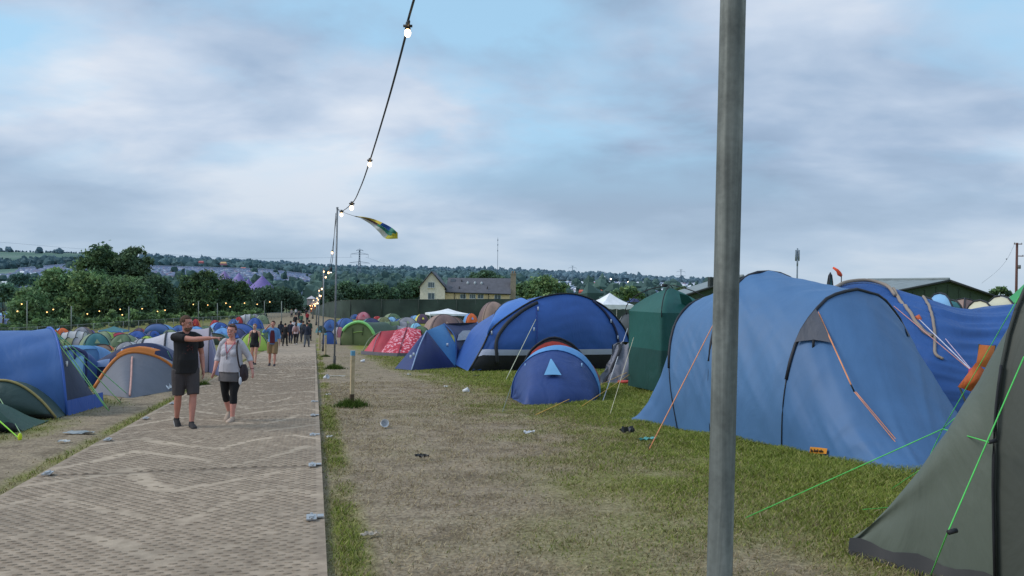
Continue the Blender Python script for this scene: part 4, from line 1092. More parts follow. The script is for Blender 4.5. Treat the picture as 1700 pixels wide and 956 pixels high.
def crowd_dome(t, W, H, c1, c2, rz, rn, detail):
    n = 28; rows = []; p = 2.5
    for i in range(9):
        f = math.pi/2*i/8; r = []
        for k in range(n+1):
            a = 2*math.pi*k/n; R = W/2/((abs(math.cos(a))**p+abs(math.sin(a))**p)**(1/p))
            s = abs(math.sin(2*a)); sag = 1-.16*(1-s)*math.sin(2*f)
            r.append(Vector((R*math.cos(a)*math.cos(f)**.9*sag, R*.95*math.sin(a)*math.cos(f)**.9*sag, H*math.sin(f)**1.0*(1-.04*(1-s)*math.sin(2*f)))))
        rows.append(r)
    # three panels of the second colour: the side facing the path
    k0 = 17; k1 = 25
    MB().grid([[q*1.012+Vector((0, 0, -.04)) for q in rows[0]], [q*1.012+Vector((0, 0, 0)) for q in rows[1]]] if False else [[Vector((q.x*1.015, q.y*1.015, z)) for q in rows[0]] for z in (-.08, H*.07)]).build('groundsheet_band', fc('black' if rn.random() < .5 else 'grey'), t, local=True)
    if detail:
        a = 2*math.pi*21/28; v0 = Vector((math.cos(a)*W*.30, math.sin(a)*W*.30, H*.70)); dn = Vector((math.cos(a), math.sin(a), 0)); sd = Vector((-dn.y, dn.x, 0))
        MB().add([v0+dn*W*.03, v0+dn*W*.16-sd*W*.08+Vector((0, 0, -H*.24)), v0+dn*W*.16+sd*W*.08+Vector((0, 0, -H*.24))], [(0, 1, 2)]).build('vent_flap', fc(c1), t, smooth=False, local=True)
        for a in (math.pi*1.25, math.pi*1.75):
            e = Vector((math.cos(a), math.sin(a), 0)); MB().tube([e*W*.40+Vector((0, 0, H*.55)), e*W*.74], .009, 4).build('guy_rope', plain((170, 190, 130), 1, .7), t, local=True)
    MB().grid([r[:k0+1] for r in rows]).build('flysheet', fc(c1), t, local=True)
    MB().grid([r[k0:k1+1] for r in rows]).build('door_panel', fc(c2), t, local=True)
    MB().grid([r[k1:] for r in rows]).build('flysheet', fc(c1), t, local=True)
    if detail:
        for a0 in (.25, .75):
            P = []
            for i in range(-8, 9):
                f = math.pi/2*(1-abs(i)/8); a = math.pi*(a0+(1 if i > 0 else 0))
                R = W/2/((abs(math.cos(a))**p+abs(math.sin(a))**p)**(1/p))
                P.append((R*math.cos(a)*math.cos(f)**.9*1.01, R*.95*math.sin(a)*math.cos(f)**.9*1.01, H*math.sin(f)*1.01))
            MB().tube(P, .022, 5).build('tent_pole', plain((44, 46, 54)), t, local=True)
def crowd_tunnel(t, W, H, c1, c2, rz, rn, detail):
    Lh = W*.5; q = W*.30
    def ar(x, h, w):
        return [Vector((x, -w*math.copysign(abs(math.cos(a))**.8, math.cos(a)), h*math.sin(a)**.8)) for a in [math.pi*k/16 for k in range(17)]]
    hs = [ar(-Lh*.78, H*.78, q*.8), ar(-Lh*.3, H*.95, q), ar(Lh*.25, H, q*1.05), ar(Lh*.72, H*.93, q)]
    hs[0][0].z = 0
    def lft(a, b):
        return [[p.lerp(s, k/4)*Vector((1, 1, 1)).x+Vector((0, 0, -.05*H*math.sin(math.pi*k/4)*math.sin(math.pi*j/16))) for j, (p, s) in enumerate(zip(a, b))] for k in range(5)]
    for a, b, c in ((hs[0], hs[1], c1), (hs[1], hs[2], c1), (hs[2], hs[3], c2)): MB().grid(lft(a, b)).build('flysheet', fc(c), t, local=True)
    for h, x, c in ((hs[0], -Lh, c1), (hs[3], Lh, c2)):
        e = [Vector((x, p.y*.55, 0)) for p in h]
        MB().grid([[p.lerp(s, k/4) for p, s in zip(h, e)] for k in range(5)]).build('end_panel', fc(c), t, local=True)
    if detail:
        for h in hs: MB().tube([p*1.008+Vector((0, 0, .01)) for p in h], .026, 5).build('tent_pole', plain((44, 46, 54)), t, local=True)
def crowd_arch(t, W, H, c1, c2, rz, rn, detail):
    C = [Vector((-W/2*math.copysign(abs(math.cos(a))**.85, math.cos(a)), -W*.3, H*math.sin(a)**.85)) for a in [math.pi*k/20 for k in range(21)]]
    MB().grid([[Vector((p.x, p.y-.06*W*math.sin(math.pi*k/5), p.z*k/5)) for p in C] for k in range(6)]).build('door_panel', fc(c2), t, local=True)
    MB().grid([[Vector((p.x*(1-.25*(k/6)**2), p.y+W*.9*k/6, p.z*max(0, math.cos(k/6*math.pi/2))**.7)) for p in C] for k in range(7)]).build('flysheet', fc(c1), t, local=True)
    if detail: MB().tube([p+Vector((0, -.02, .01)) for p in C], .03, 5).build('tent_pole', plain((44, 46, 54)), t, local=True)
def gazebo(t, W, H, c1, c2, rz, rn, detail):
    h = W/2; D_ = h*.8; e = H*.66
    cs = [Vector((-h, -D_, e)), Vector((h, -D_, e)), Vector((h, D_, e)), Vector((-h, D_, e))]; top = Vector((0, 0, H))
    roof = MB()
    for k in range(4):
        a, b = cs[k], cs[(k+1) % 4]; rr = []
        for i in range(6):
            s = i/5; rr.append([a.lerp(b, j/5).lerp(top, s)+Vector((0, 0, -.04*H*math.sin(math.pi*s)))for j in range(6)])
        roof.grid(rr)
    roof.build('canopy', fc(c1), t, local=True)
    val = MB()
    for k in range(4):
        a, b = cs[k], cs[(k+1) % 4]
        val.grid([[a.lerp(b, j/9)*1.004+Vector((0, 0, -.12*H-(.02*H if j % 2 else 0))) for j in range(10)], [a.lerp(b, j/9)*1.004 for j in range(10)]])
    val.build('valance', fc(c2), t, local=True)
    for c in cs: MB().tube([Vector((c.x*.985, c.y*.985, -.1)), c*.985], .03*max(1, W/4), 6).build('leg', plain((200, 202, 206), 1, .5), t, local=True)
KIND = dict(d=(crowd_dome, 'dome_tent'), t=(crowd_tunnel, 'tunnel_tent'), a=(crowd_arch, 'arched_tent'), g=(gazebo, 'gazebo'))
# image x, top y, width, height/width, kind, main colour, second colour, yaw, label
CROWD = [
 # left of the trackway
 (91, 547, 20, .72, 'd', 'orange', 'orange', .2, 'orange dome tent peeping over the shoulder of the bright blue tunnel tent'),
 (104, 544, 30, .5, 'd', 'light', 'orange', .8, 'pale blue dome with an orange top near the wire fence'),
 (138, 542, 34, .45, 'd', 'brown', 'grey', .3, 'brown dome tent topping the far left crowd of tents'),
 (124, 549, 46, .42, 't', 'pale', 'pale', .2, 'light grey tunnel tent with dark hoops in the left crowd'),
 (120, 561, 46, .4, 't', 'olive', 'grey', .1, 'olive and grey tunnel tent just above the light blue roof'),
 (96, 558, 26, .5, 'd', 'royal', 'blue', .5, 'royal blue dome tent tucked behind the bright blue tunnel tent'),
 (174, 549, 40, .45, 'd', 'lime', 'sage', .2, 'lime topped dome tent in the left crowd'),
 (160, 554, 52, .5, 'd', 'sage', 'teal', .6, 'large sage and teal dome tent in the left crowd'),
 (190, 541, 38, .5, 'g', 'teal', 'light', .1, 'teal gazebo with light blue sides near the wire fence'),
 (199, 552, 34, .4, 'd', 'red', 'crimson', .4, 'red dome tent with white stripe below the teal gazebo'),
 (207, 556, 46, .42, 'd', 'sage', 'green', .1, 'sage green dome tent with orange ridge in the left crowd'),
 (222, 558, 22, .5, 'd', 'teal', 'pale', .7, 'teal and pale dome tent beside the sage green one'),
 (229, 549, 40, .42, 'd', 'royal', 'royal', .4, 'royal blue dome tent in the middle of the left crowd'),
 (232, 545, 22, .45, 'd', 'red', 'plum', .2, 'red dome tent showing over the royal blue one'),
 (270, 538, 46, .36, 'a', 'light', 'blue', .2, 'light blue sheet tent close to the wire fence'),
 (245, 556, 26, .6, 'd', 'lime', 'lime', .3, 'bright lime dome tent by the taupe tunnel tent'),
 (236, 561, 30, .5, 'd', 'grey', 'pale', .6, 'grey dome tent in front of the lime one'),
 (214, 566, 40, .4, 'd', 'pale', 'grey', .1, 'pale dome tent above the navy tent'),
 (176, 570, 30, .42, 'a', 'orange', 'tan', .6, 'orange awning tent between light blue roof and navy tent'),
 (150, 547, 20, .45, 'd', 'purple', 'navy', .3, 'small purple dome tent near the wire fence'),
 (115, 551, 18, .5, 'd', 'navy', 'light', .2, 'navy dome tent left of the light grey tunnel tent'),
 (312, 530, 20, .6, 'd', 'orange', 'orange', .8, 'orange dome tent right of the pointing man at the fence'),
 (326, 530, 16, .65, 'd', 'orange', 'red', .2, 'orange and red dome tent next to the fence post'),
 (298, 540, 30, .45, 'd', 'navy', 'blue', .3, 'navy dome tent close behind the head of the pointing man'),
 (326, 541, 34, .4, 'd', 'blue', 'light', .5, 'blue dome tent with white rim over the taupe tunnel tent'),
 (343, 540, 28, .42, 'd', 'pale', 'green', .3, 'pale green and white dome tent between the couple'),
 (358, 531, 18, .55, 'd', 'crimson', 'red', .1, 'small crimson dome tent in the grass by the fence'),
 (365, 535, 34, .42, 'd', 'light', 'royal', .6, 'two tone blue dome tent below the crimson one'),
 (372, 543, 40, .4, 'd', 'blue', 'light', .2, 'blue striped dome tent left of the smiling woman'),
 (367, 551, 50, .42, 'a', 'teal', 'dark', .1, 'dark teal arched tent at shoulder height of the smiling woman'),
 (397, 525, 20, .7, 'd', 'grey', 'red', .2, 'grey and red tent at the end of the wire fence'),
 (411, 521, 30, .6, 't', 'pale', 'sage', .4, 'pale green tunnel tent at the top end of the left crowd'),
 (424, 522, 24, .6, 'd', 'navy', 'grey', .4, 'grey blue dome tent behind the bright royal one'),
 (436, 523, 24, .6, 'd', 'sage', 'sage', .5, 'sage dome tent last in the row before the bare earth'),
 (424, 528, 30, .6, 'd', 'royal', 'royal', .2, 'bright royal blue dome tent by the bare earth'),
 (405, 537, 58, .34, 'a', 'teal', 'royal', .2, 'teal sheet stretched over a royal blue tent'),
 (396, 547, 44, .5, 'd', 'royal', 'navy', .3, 'royal blue and navy dome tent behind the smiling woman'),
 (437, 546, 30, .55, 'd', 'lime', 'green', .3, 'lime and orange dome tent left of the man shading his eyes'),
 (422, 552, 60, .5, 'd', 'navy', 'lime', .35, 'navy and lime green dome tent behind the woman in black'),
 (388, 530, 18, .5, 'd', 'light', 'blue', .1, 'little light blue dome tent on the grass below the fence'),
 (284, 546, 26, .45, 'd', 'green', 'sage', .4, 'green dome tent left of the head of the pointing man'),
 (256, 549, 24, .45, 'd', 'navy', 'royal', .7, 'dark blue dome tent between royal and light blue tents'),
 (8, 502, 26, .45, 'd', 'navy', 'purple', .2, 'navy tent beyond the wire fence by the left picture edge'),
 (18, 511, 22, .45, 'd', 'royal', 'blue', .5, 'royal blue tent beyond the wire fence left of the trees'),
 (6, 518, 26, .5, 'g', 'sky', 'light', .1, 'pale blue gazebo beyond the wire fence left of the trees'),
 (10, 537, 28, .5, 'd', 'royal', 'royal', .3, 'bright blue dome tent against the wire fence at far left'),
 (22, 517, 16, .5, 'd', 'pink', 'tan', .3, 'pinkish tent beyond the wire fence below the small tree'),
 # right of the trackway
 (549, 530, 34, .62, 'd', 'navy', 'blue', .2, 'navy dome tent with pale stripe beside the near metal pole'),
 (534, 541, 18, .62, 'd', 'teal', 'dark', .5, 'dark teal dome tent nearest the end of the trackway'),
 (560, 530, 20, .6, 'd', 'teal', 'green', .1, 'teal dome tent just right of the near metal pole'),
 (549, 550, 22, .95, 'a', 'blue', 'royal', .2, 'small bright blue pop-up tent by the wooden stakes'),
 (575, 528, 36, .45, 'd', 'royal', 'blue', .4, 'royal blue dome tent behind the lime trimmed arch'),
 (564, 543, 24, .7, 'd', 'grey', 'pink', .8, 'grey tent with pink ridge left of the lime trimmed arch'),
 (617, 527, 44, .55, 'd', 'teal', 'navy', .3, 'deep teal dome tent behind the lime trimmed arch'),
 (612, 546, 52, .5, 'd', 'navy', 'blue', .6, 'navy tent leaning against the crimson one'),
 (604, 518, 26, .5, 'd', 'crimson', 'pink', .2, 'crimson and pink dome tent by the green netting'),
 (610, 519, 20, .5, 'd', 'orange', 'red', .5, 'coral dome tent by the green netting'),
 (636, 513, 30, .55, 'd', 'light', 'sage', .3, 'light blue dome tent with yellow green door by the netting'),
 (645, 515, 18, .6, 'd', 'blue', 'light', .6, 'blue dome tent right against the light blue one by the netting'),
 (663, 512, 30, .55, 'd', 'navy', 'purple', .3, 'dark navy dome tent with purple badge by the netting'),
 (652, 521, 34, .45, 'd', 'sage', 'green', .5, 'sage dome tent below the dark navy one'),
 (651, 525, 24, .6, 'd', 'royal', 'sky', .2, 'royal blue dome tent with a pale patterned door'),
 (638, 526, 30, .6, 'd', 'sage', 'olive', .4, 'olive green dome tent above the crimson tent'),
 (627, 525, 16, .5, 'd', 'red', 'red', .4, 'small red dome tent right of the deep teal one'),
 (680, 518, 22, .55, 'd', 'light', 'navy', .5, 'blue and navy dome tent left of the olive one by the netting'),
 (690, 515, 16, .6, 'd', 'olive', 'cream', .2, 'small olive dome tent by the netting'),
 (703, 514, 26, .6, 'd', 'purple', 'pale', .3, 'purple and white dome tent left of the white gazebo'),
 (676, 526, 44, .42, 'd', 'sage', 'grey', .2, 'wide grey green dome tent in the right crowd'),
 (701, 521, 26, .62, 'd', 'yellow', 'plum', .3, 'plum dome tent with yellow crest left of the white gazebo'),
 (655, 533, 54, .36, 't', 'green', 'grey', .3, 'grey green tunnel tent stretching behind the floral tent'),
 (651, 538, 66, .42, 't', 'dark', 'grey', .15, 'dark green tunnel tent directly behind the floral tent'),
 (692, 536, 20, .5, 'd', 'aqua', 'sky', .4, 'small aqua dome tent right above the floral tent'),
 (700, 541, 34, .5, 'd', 'dark', 'green', .2, 'dark green dome tent squeezed between floral and navy tents'),
 (744, 512, 68, .34, 'g', 'white', 'white', .25, 'white flat gazebo in front of the green netting'),
 (737, 523, 70, .45, 'd', 'tan', 'brown', .3, 'wide tan dome tent in front of the white gazebo'),
 (755, 526, 40, .5, 'a', 'tan', 'brown', .1, 'tan arched tent with brown doorway behind the navy tent'),
 (770, 509, 30, .5, 'd', 'royal', 'blue', .4, 'royal blue dome tent right of the white gazebo'),
 (793, 510, 22, .7, 'd', 'cream', 'yellow', .3, 'cream dome tent with yellow door left of the large royal dome'),
 (782, 521, 26, .6, 'd', 'light', 'orange', .3, 'light blue dome tent with orange flap by the white gazebo'),
 (820, 502, 56, .72, 'd', 'brown', 'tan', .2, 'brown dome tent rising behind the large royal dome'),
 (590, 521, 18, .5, 'd', 'navy', 'blue', .3, 'navy dome tent between purple topped person and crimson dome by the netting'),
 (625, 516, 18, .5, 'd', 'blue', 'navy', .1, 'blue dome tent left of the one with yellow green door'),
 (672, 516, 20, .5, 'd', 'light', 'blue', .6, 'light blue dome tent right of the dark navy one by the netting'),
 (714, 517, 18, .5, 'd', 'navy', 'navy', .2, 'small navy dome tent at the left corner of the white flat gazebo'),
 (690, 524, 24, .5, 'd', 'blue', 'sky', .4, 'mid blue dome tent in front of the purple and white one'),
 (628, 531, 24, .5, 'd', 'orange', 'tan', .5, 'tan and orange dome tent right of the deep teal one'),
 (664, 529, 24, .5, 'd', 'navy', 'royal', .2, 'navy dome tent above the middle of the floral tent'),
 (722, 528, 26, .5, 'd', 'red', 'brown', .3, 'brownish red dome tent at the left end of the wide tan one'),
 # right, behind the row
 (1012, 486, 62, .9, 'g', 'white', 'white', .45, 'white pop-up gazebo behind the large royal blue dome'),
 (1018, 499, 44, .8, 't', 'cream', 'sage', .9, 'cream hooped tent standing under the white pop-up gazebo'),
 (1040, 519, 36, 1.3, 'a', 'pale', 'grey', .8, 'pale hooped tent wedged between royal dome and green utility tent'),
 (1052, 497, 34, .8, 'd', 'royal', 'navy', .3, 'royal blue dome tent left of the green utility tent'),
 (1164, 494, 46, .6, 'd', 'light', 'blue', .3, 'light blue dome tent left of the thick grey pole under the barn'),
 (1128, 497, 40, .6, 'd', 'navy', 'purple', .3, 'navy dome tent right behind the green utility tent'),
 (1548, 481, 120, .7, 't', 'sky', 'teal', .4, 'pale blue tent with dark hoop rising behind the bright blue family tent'),
 (1600, 487, 90, .8, 'd', 'tan', 'brown', .3, 'taupe dome tent in front of the green barn'),
 (1640, 490, 150, .8, 't', 'cream', 'dark', .25, 'beige and green tunnel tent above the bright blue sheet'),
 (1700, 470, 110, 1.0, 'g', 'lime', 'green', .3, 'green gazebo at the right picture edge behind the olive tent'),
 (1377, 461, 16, 1.4, 'd', 'dark', 'teal', .2, 'dark green tent tip beside the orange windsock'),
]
FENCE = [(-150, 580), (0, 567), (110, 559), (220, 550), (330, 543), (390, 538), (445, 531), (500, 522)]
FPT = [g(*q) for q in FENCE]
def FD(X): return float(np.interp(X, [q[0] for q in FENCE], [p.y for p in FPT]))
COLS['lime2'] = (60, 150, 96)
def make_crowd():
    rn = random.Random(11)
    for (X, Y, w, ra, k, c1, c2, rz, lab) in CROWD:
        d, W, H = place(X, Y, w, ra)
        if X > 1180: d = {1548: 24, 1600: 27, 1640: 22, 1700: 24, 1377: 21}.get(X, d); W = w*d/F; r = ray(X, Y); H = EYE+r[2]*d-gh(r[0]*d, d)
        if X < 445 and 30 < X:
            df = FD(X)*.93
            if d > df: d = df; W = w*d/F; r = ray(X, Y); H = max(.6, EYE+r[2]*d-gh(r[0]*d, d))
        p = at(X, 500, d); p.z = gh(p.x, p.y)
        fn, nm = KIND[k]
        if X == 1700: c1 = 'lime2'
        t = thing(nm, lab, 'gazebo' if k == 'g' else 'tent', p, rz if k != 'a' else rz*.5-.25, 'tents crowded in the camping fields' if k != 'g' else 'gazebos among the tents')
        fn(t, W, H+.03, c1, c2, rz, rn, d < 170)
        if k != 'g':
            t.rotation_euler = (rn.uniform(-.05, .05), rn.uniform(-.06, .06), t.rotation_euler[2])
            t.scale = (1, 1, rn.uniform(.94, 1.08))
        # sink slightly so that the lower edge meets the sloping ground
        t.location.z -= .05
    # unlabelled-looking fillers: rows between the named ones, seen only as roofs
make_crowd()
# ================================================================== POLES, LIGHTS, FENCES, LITTER
GALV = plain((128, 132, 136), 1, .5, .5, 8, .2, name='galvanised')
def weathered_mat():
    m, nt, b = newmat('weathered_grey_tube')
    tc = N(nt, 'ShaderNodeTexCoord'); mp = N(nt, 'ShaderNodeMapping'); mp.inputs['Scale'].default_value = (38, 38, 2.2); L(nt, tc.outputs['Object'], mp.inputs['Vector'])
    n = N(nt, 'ShaderNodeTexNoise'); n.inputs['Scale'].default_value = 1.0; n.inputs['Detail'].default_value = 7; n.inputs['Distortion'].default_value = .8; L(nt, mp.outputs[0], n.inputs['Vector'])
    n2 = N(nt, 'ShaderNodeTexNoise'); n2.inputs['Scale'].default_value = 5; n2.inputs['Detail'].default_value = 8; n2.inputs['Roughness'].default_value = .7; L(nt, tc.outputs['Object'], n2.inputs['Vector'])
    n3 = N(nt, 'ShaderNodeTexNoise'); n3.inputs['Scale'].default_value = 90; n3.inputs['Detail'].default_value = 4; L(nt, tc.outputs['Object'], n3.inputs['Vector'])
    r = ramp(nt, n.outputs['Fac'], [(.3, S((76, 82, 80))), (.5, S((108, 113, 110))), (.68, S((138, 141, 136)))])
    r2 = ramp(nt, n2.outputs['Fac'], [(.36, (.5, .5, .5, 1)), (.52, (1, 1, 1, 1)), (.66, (1.2, 1.2, 1.22, 1))])
    mx = N(nt, 'ShaderNodeMixRGB'); mx.blend_type = 'MULTIPLY'; mx.inputs['Fac'].default_value = .85; L(nt, r.outputs[0], mx.inputs[1]); L(nt, r2.outputs[0], mx.inputs[2])
    m3 = N(nt, 'ShaderNodeMixRGB'); m3.blend_type = 'OVERLAY'; m3.inputs['Fac'].default_value = .25; L(nt, mx.outputs[0], m3.inputs[1]); L(nt, n3.outputs['Fac'], m3.inputs[2])
    L(nt, m3.outputs[0], b.inputs['Base Color']); b.inputs['Roughness'].default_value = .8; b.inputs['Metallic'].default_value = 0
    bp = N(nt, 'ShaderNodeBump'); bp.inputs['Strength'].default_value = .25; bp.inputs['Distance'].default_value = .004; L(nt, n2.outputs['Fac'], bp.inputs['Height']); L(nt, bp.outputs['Normal'], b.inputs['Normal'])
    return m
def festoon(name_label, pts, bulbs, r, br, group, e=9.0):
    """pts: cable polyline; bulbs: fractions"""
    t = thing('string_light', name_label, 'string lights', pts[0], 0, group)
    MB().tube(pts, r, 5).build('cable', plain((38, 40, 44), 1, .6), t)
    n = len(pts)-1
    for f in bulbs:
        q = f*n; i = min(int(q), n-1); p = pts[i].lerp(pts[i+1], q-i)
        h = MB(); h.tube([p+Vector((0, 0, br*.6)), p-Vector((0, 0, br*1.2))], [br*.5, br*.75], 8)
        so = h.build('lamp_holder', plain((40, 38, 38), 1, .6), t)
        MB().ball(p-Vector((0, 0, br*2.2)), (br, br, br*1.3), 10, 8).build('bulb', glow((255, 206, 150), e), so)
    return t
def fit_depth(X, A, B):
    """distance at which the image column X meets the vertical plane through A and B"""
    k = ray(X, 300)[0]; t = (k*A[1]-A[0])/((B[0]-A[0])-k*(B[1]-A[1])); return t
Q = uv(1.30, .73); Q.z = gh(Q.x, Q.y)
def near_pole():
    r0 = ray(1195, 956); d = 1.47
    a = at(1194.5, 956, d); b = at(1217, 0, d); dr = (b-a)/(b.z-a.z)
    base = a+dr*(gh(a.x, a.y)-a.z-.3); top = a+dr*(4.5-a.z)
    t = thing('lamp_pole', 'weathered grey pole close to the camera, thickest in the picture', 'pole', base)
    P = [base.lerp(top, k/60) for k in range(61)]
    MB().tube(P, .0232, 28).build('tube', weathered_mat(), t)
    return top
NT = near_pole()
def path_poles():
    tops = []
    labs = ['slim grey metal pole with a lit bulb and cable at its top', 'metal pole second along the trackway edge, bulb at its tip', 'metal pole third along the trackway edge', 'metal pole at the far end of the trackway line', 'metal pole by the glowing stalls']
    pos = [(555, 610, 345), (536, 583, 446), (528.5, 556, 479), (525, 540, 492), (519, 529, 496)]
    for k, (X, Yb, Yt) in enumerate(pos):
        b = g(X, Yb); top = at(X+(5 if k == 0 else 1.5), Yt, b.y)
        t = thing('lamp_pole', labs[k], 'pole', b, 0, 'metal lamp poles along the trackway')
        r = .036 if k == 0 else .036*b.y/33*.75
        MB().tube([b-Vector((0, 0, .3)), b.lerp(top, .5), top], r, 10).build('tube', GALV, t)
        MB().tube([b-Vector((0, 0, .05)), b+Vector((0, 0, .45))], r*1.5, 10).build('ground_socket', plain((70, 68, 66), 1, .7), t)
        MB().tube([top-Vector((0, 0, .02)), top+Vector((0, 0, .03))], r*1.3, 10).build('end_cap', plain((150, 152, 156), 1, .5), t)
        if k == 0:
            c = [top-Vector((.05, .02, .2)), top-Vector((.1, .02, 1.2)), top-Vector((.13, .02, 1.9)), top-Vector((.19, .02, 2.35))]
            MB().tube(catmull(c, 12), .012, 5).build('loose_cable', plain((50, 52, 56)), t); MB().ball(c[-1]-Vector((0, 0, .06)), (.05, .05, .09)).build('loose_socket', plain((30, 30, 34)), t)
        tops.append(top)
    # the near festoon: its sag read off the photo
    A = tops[0]; B = Vector((NT.x, NT.y, 0))
    P = [A-Vector((0, 0, .02))]
    for X, Y in ((566, 351), (584, 338), (598, 312), (614, 267), (645, 165), (677, 45), (687, 0)):
        t = fit_depth(X, B, A); d = B.y+(A.y-B.y)*t; P.append(at(X, Y, d))
    t = thing('string_light', 'long sagging cable with four lit bulbs crossing the sky above the trackway', 'string lights', A)
    P.append(Vector((NT.x, NT.y, NT.z-.1)))
    C = catmull(P, 80)
    MB().tube(C, .0105, 6).build('cable', plain((40, 42, 48), 1, .6), t)
    for (X, Y) in ((677, 43), (614, 266), (584, 338), (567, 351)):
        d = B.y+(A.y-B.y)*fit_depth(X, B, A); p = at(X, Y, d)
        s = .032 if d < 14 else .05 if d < 20 else .055
        h = MB(); h.tube([p+Vector((0, 0, s)), p-Vector((0, 0, s*.9))], [s*.55, s*.8], 10); h.tube([p-Vector((s*1.2, 0, 0)), p+Vector((s*1.2, 0, 0))], s*.38, 8)
        so = h.build('lamp_holder', plain((44, 40, 38), 1, .6), t)
        MB().ball(p-Vector((0, 0, s*1.9)), (s*.85, s*.85, s*1.15), 12, 8).build('bulb', glow((255, 214, 160), 8), so)
    for k in range(4):
        a, b = tops[k], tops[k+1]; pts = []
        for i in range(17):
            s = i/16; q = a.lerp(b, s); q.z -= 4*s*(1-s)*(1.1 if k else 1.3); pts.append(q)
        festoon(['cable with warm bulbs from the slim near pole to the second pole', 'cable with warm bulbs between second and third trackway poles', 'cable with warm bulbs between third and fourth trackway poles', 'cable with warm bulbs running down to the glowing stalls'][k], pts, [.25, .5, .75, .97], .010+.004*k, .045+.012*k, 'string lights along the trackway', 5)
    return tops
TOPS = path_poles()
def flag():
    top = TOPS[0]; d = top.y-.2
    t = thing('flag', 'long yellow, green and blue flag streaming from a cord near the pole top', 'flag', at(588, 358, d))
    up = catmull([at(X, Y, d+z) for X, Y, z in ((588, 358, 0), (604, 360, .1), (622, 364, .2), (640, 372, .2), (652, 379, .1), (660, 386, .1))], 25)
    lo = catmull([at(X, Y, d+z) for X, Y, z in ((588, 359, 0), (601, 363.5, .1), (616, 373, .25), (628, 384, .15), (640, 396, .25), (660, 396, .05))], 25)
    def strip(a, b): return [[p.lerp(q, a)+Vector((0, .06*math.sin(k*.8), 0)) for k, (p, q) in enumerate(zip(up, lo))], [p.lerp(q, (a+b)/2)+Vector((0, .08*math.sin(k*.8+.6), 0)) for k, (p, q) in enumerate(zip(up, lo))], [p.lerp(q, b)+Vector((0, .06*math.sin(k*.8+1), 0)) for k, (p, q) in enumerate(zip(up, lo))]]
    for a, b, c, k0, k1, nm in ((0, .34, (206, 180, 60), 0, 14, 'yellow_stripe'), (0, .34, (40, 84, 160), 13, 19, 'blue_stripe'), (.34, .6, (90, 60, 66), 0, 13, 'maroon_stripe'), (.34, .62, (46, 120, 100), 12, 22, 'green_stripe'), (.6, 1, (206, 206, 196), 0, 20, 'white_stripe'), (0, .34, (46, 120, 100), 18, 24, 'green_corner'), (.62, 1, (206, 196, 70), 19, 25, 'yellow_hem'), (.34, .62, (196, 186, 60), 21, 25, 'yellow_hem'), (0, .34, (206, 190, 60), 23, 25, 'yellow_hem')):
        MB().grid([r[k0:k1] for r in strip(a, b)]).build(nm, fabric(c, 1, .7, .2), t)
    MB().tube([top+Vector((0, -.05, -.03)), at(574, 354, d), at(588, 358.5, d)], .007, 4).build('cord', plain((70, 70, 76)), t)
flag()
def stakes():
    wd = plain((184, 164, 130), 1, .8, 0, 14, .2, name='sawn_wood'); blp = plain((104, 158, 186), 1, .7)
    dk = plain((84, 66, 50), 1, .9)
    first = None
    specs = [(584, 674, 582, 'square wooden stake with pale blue top in the bare straw', 1), (540, 592, 553, 'wooden stake behind the slim grey pole beside the trackway', 1), (530.5, 580, 549, 'wooden stake farthest along the right trackway edge', 1),
             (334, 640, 585, 'pale wooden stake just behind the pointing man', 0), (325, 636, 588, 'thin grey stake left of the pale one behind the pointing man', 0)]
    for k, (X, Yb, Yt, lab, cap) in enumerate(specs):
        b = g(X, Yb); top = at(X, Yt, b.y); h = top.z-b.z; w = (.038, .05, .055, .036, .026)[k]
        t = thing('wooden_stake', lab, 'stake', b, 0, 'marker stakes along the trackway')
        R = Matrix.Rotation(.5, 3, 'Z')
        MB().box(b+Vector((0, 0, h*.46)), (w*2, w*1.6, h*.92), R).build('shaft', wd if k != 4 else plain((160, 170, 178)), t, smooth=False)
        MB().box(b+Vector((0, 0, h*.955)), (w*2.15, w*1.75, h*.085), R).build('painted_top', blp if cap else plain((176, 190, 190)), t, smooth=False)
        if k == 0: MB().box(b+Vector((0, -.01, .12)), (w*2.1, w*1.7, .26), R).build('muddy_foot', dk, t, smooth=False)
        if k < 2 or k == 3: tuft(b, 900 if k != 1 else 400, .34 if k == 0 else .22, .2 if k == 0 else .15, ['grass tuft round the wooden stake in the bare straw', 'grass tuft at the foot of the stake behind the slim pole', '', 'grass tuft at the pale stake behind the pointing man'][k])
    tuft(g(555, 612), 700, .34, .22, 'grass tuft at the foot of the slim grey metal pole')
stakes()
def wire_mat():
    m, nt, b = newmat('wire_mesh'); b.inputs['Base Color'].default_value = S((104, 112, 112)); b.inputs['Roughness'].default_value = .6
    tr = N(nt, 'ShaderNodeBsdfTransparent'); mx = N(nt, 'ShaderNodeMixShader'); mx.inputs['Fac'].default_value = .2
    L(nt, tr.outputs[0], mx.inputs[1]); L(nt, b.outputs[0], mx.inputs[2]); L(nt, mx.outputs[0], nt.nodes['Material Output'].inputs['Surface']); return m
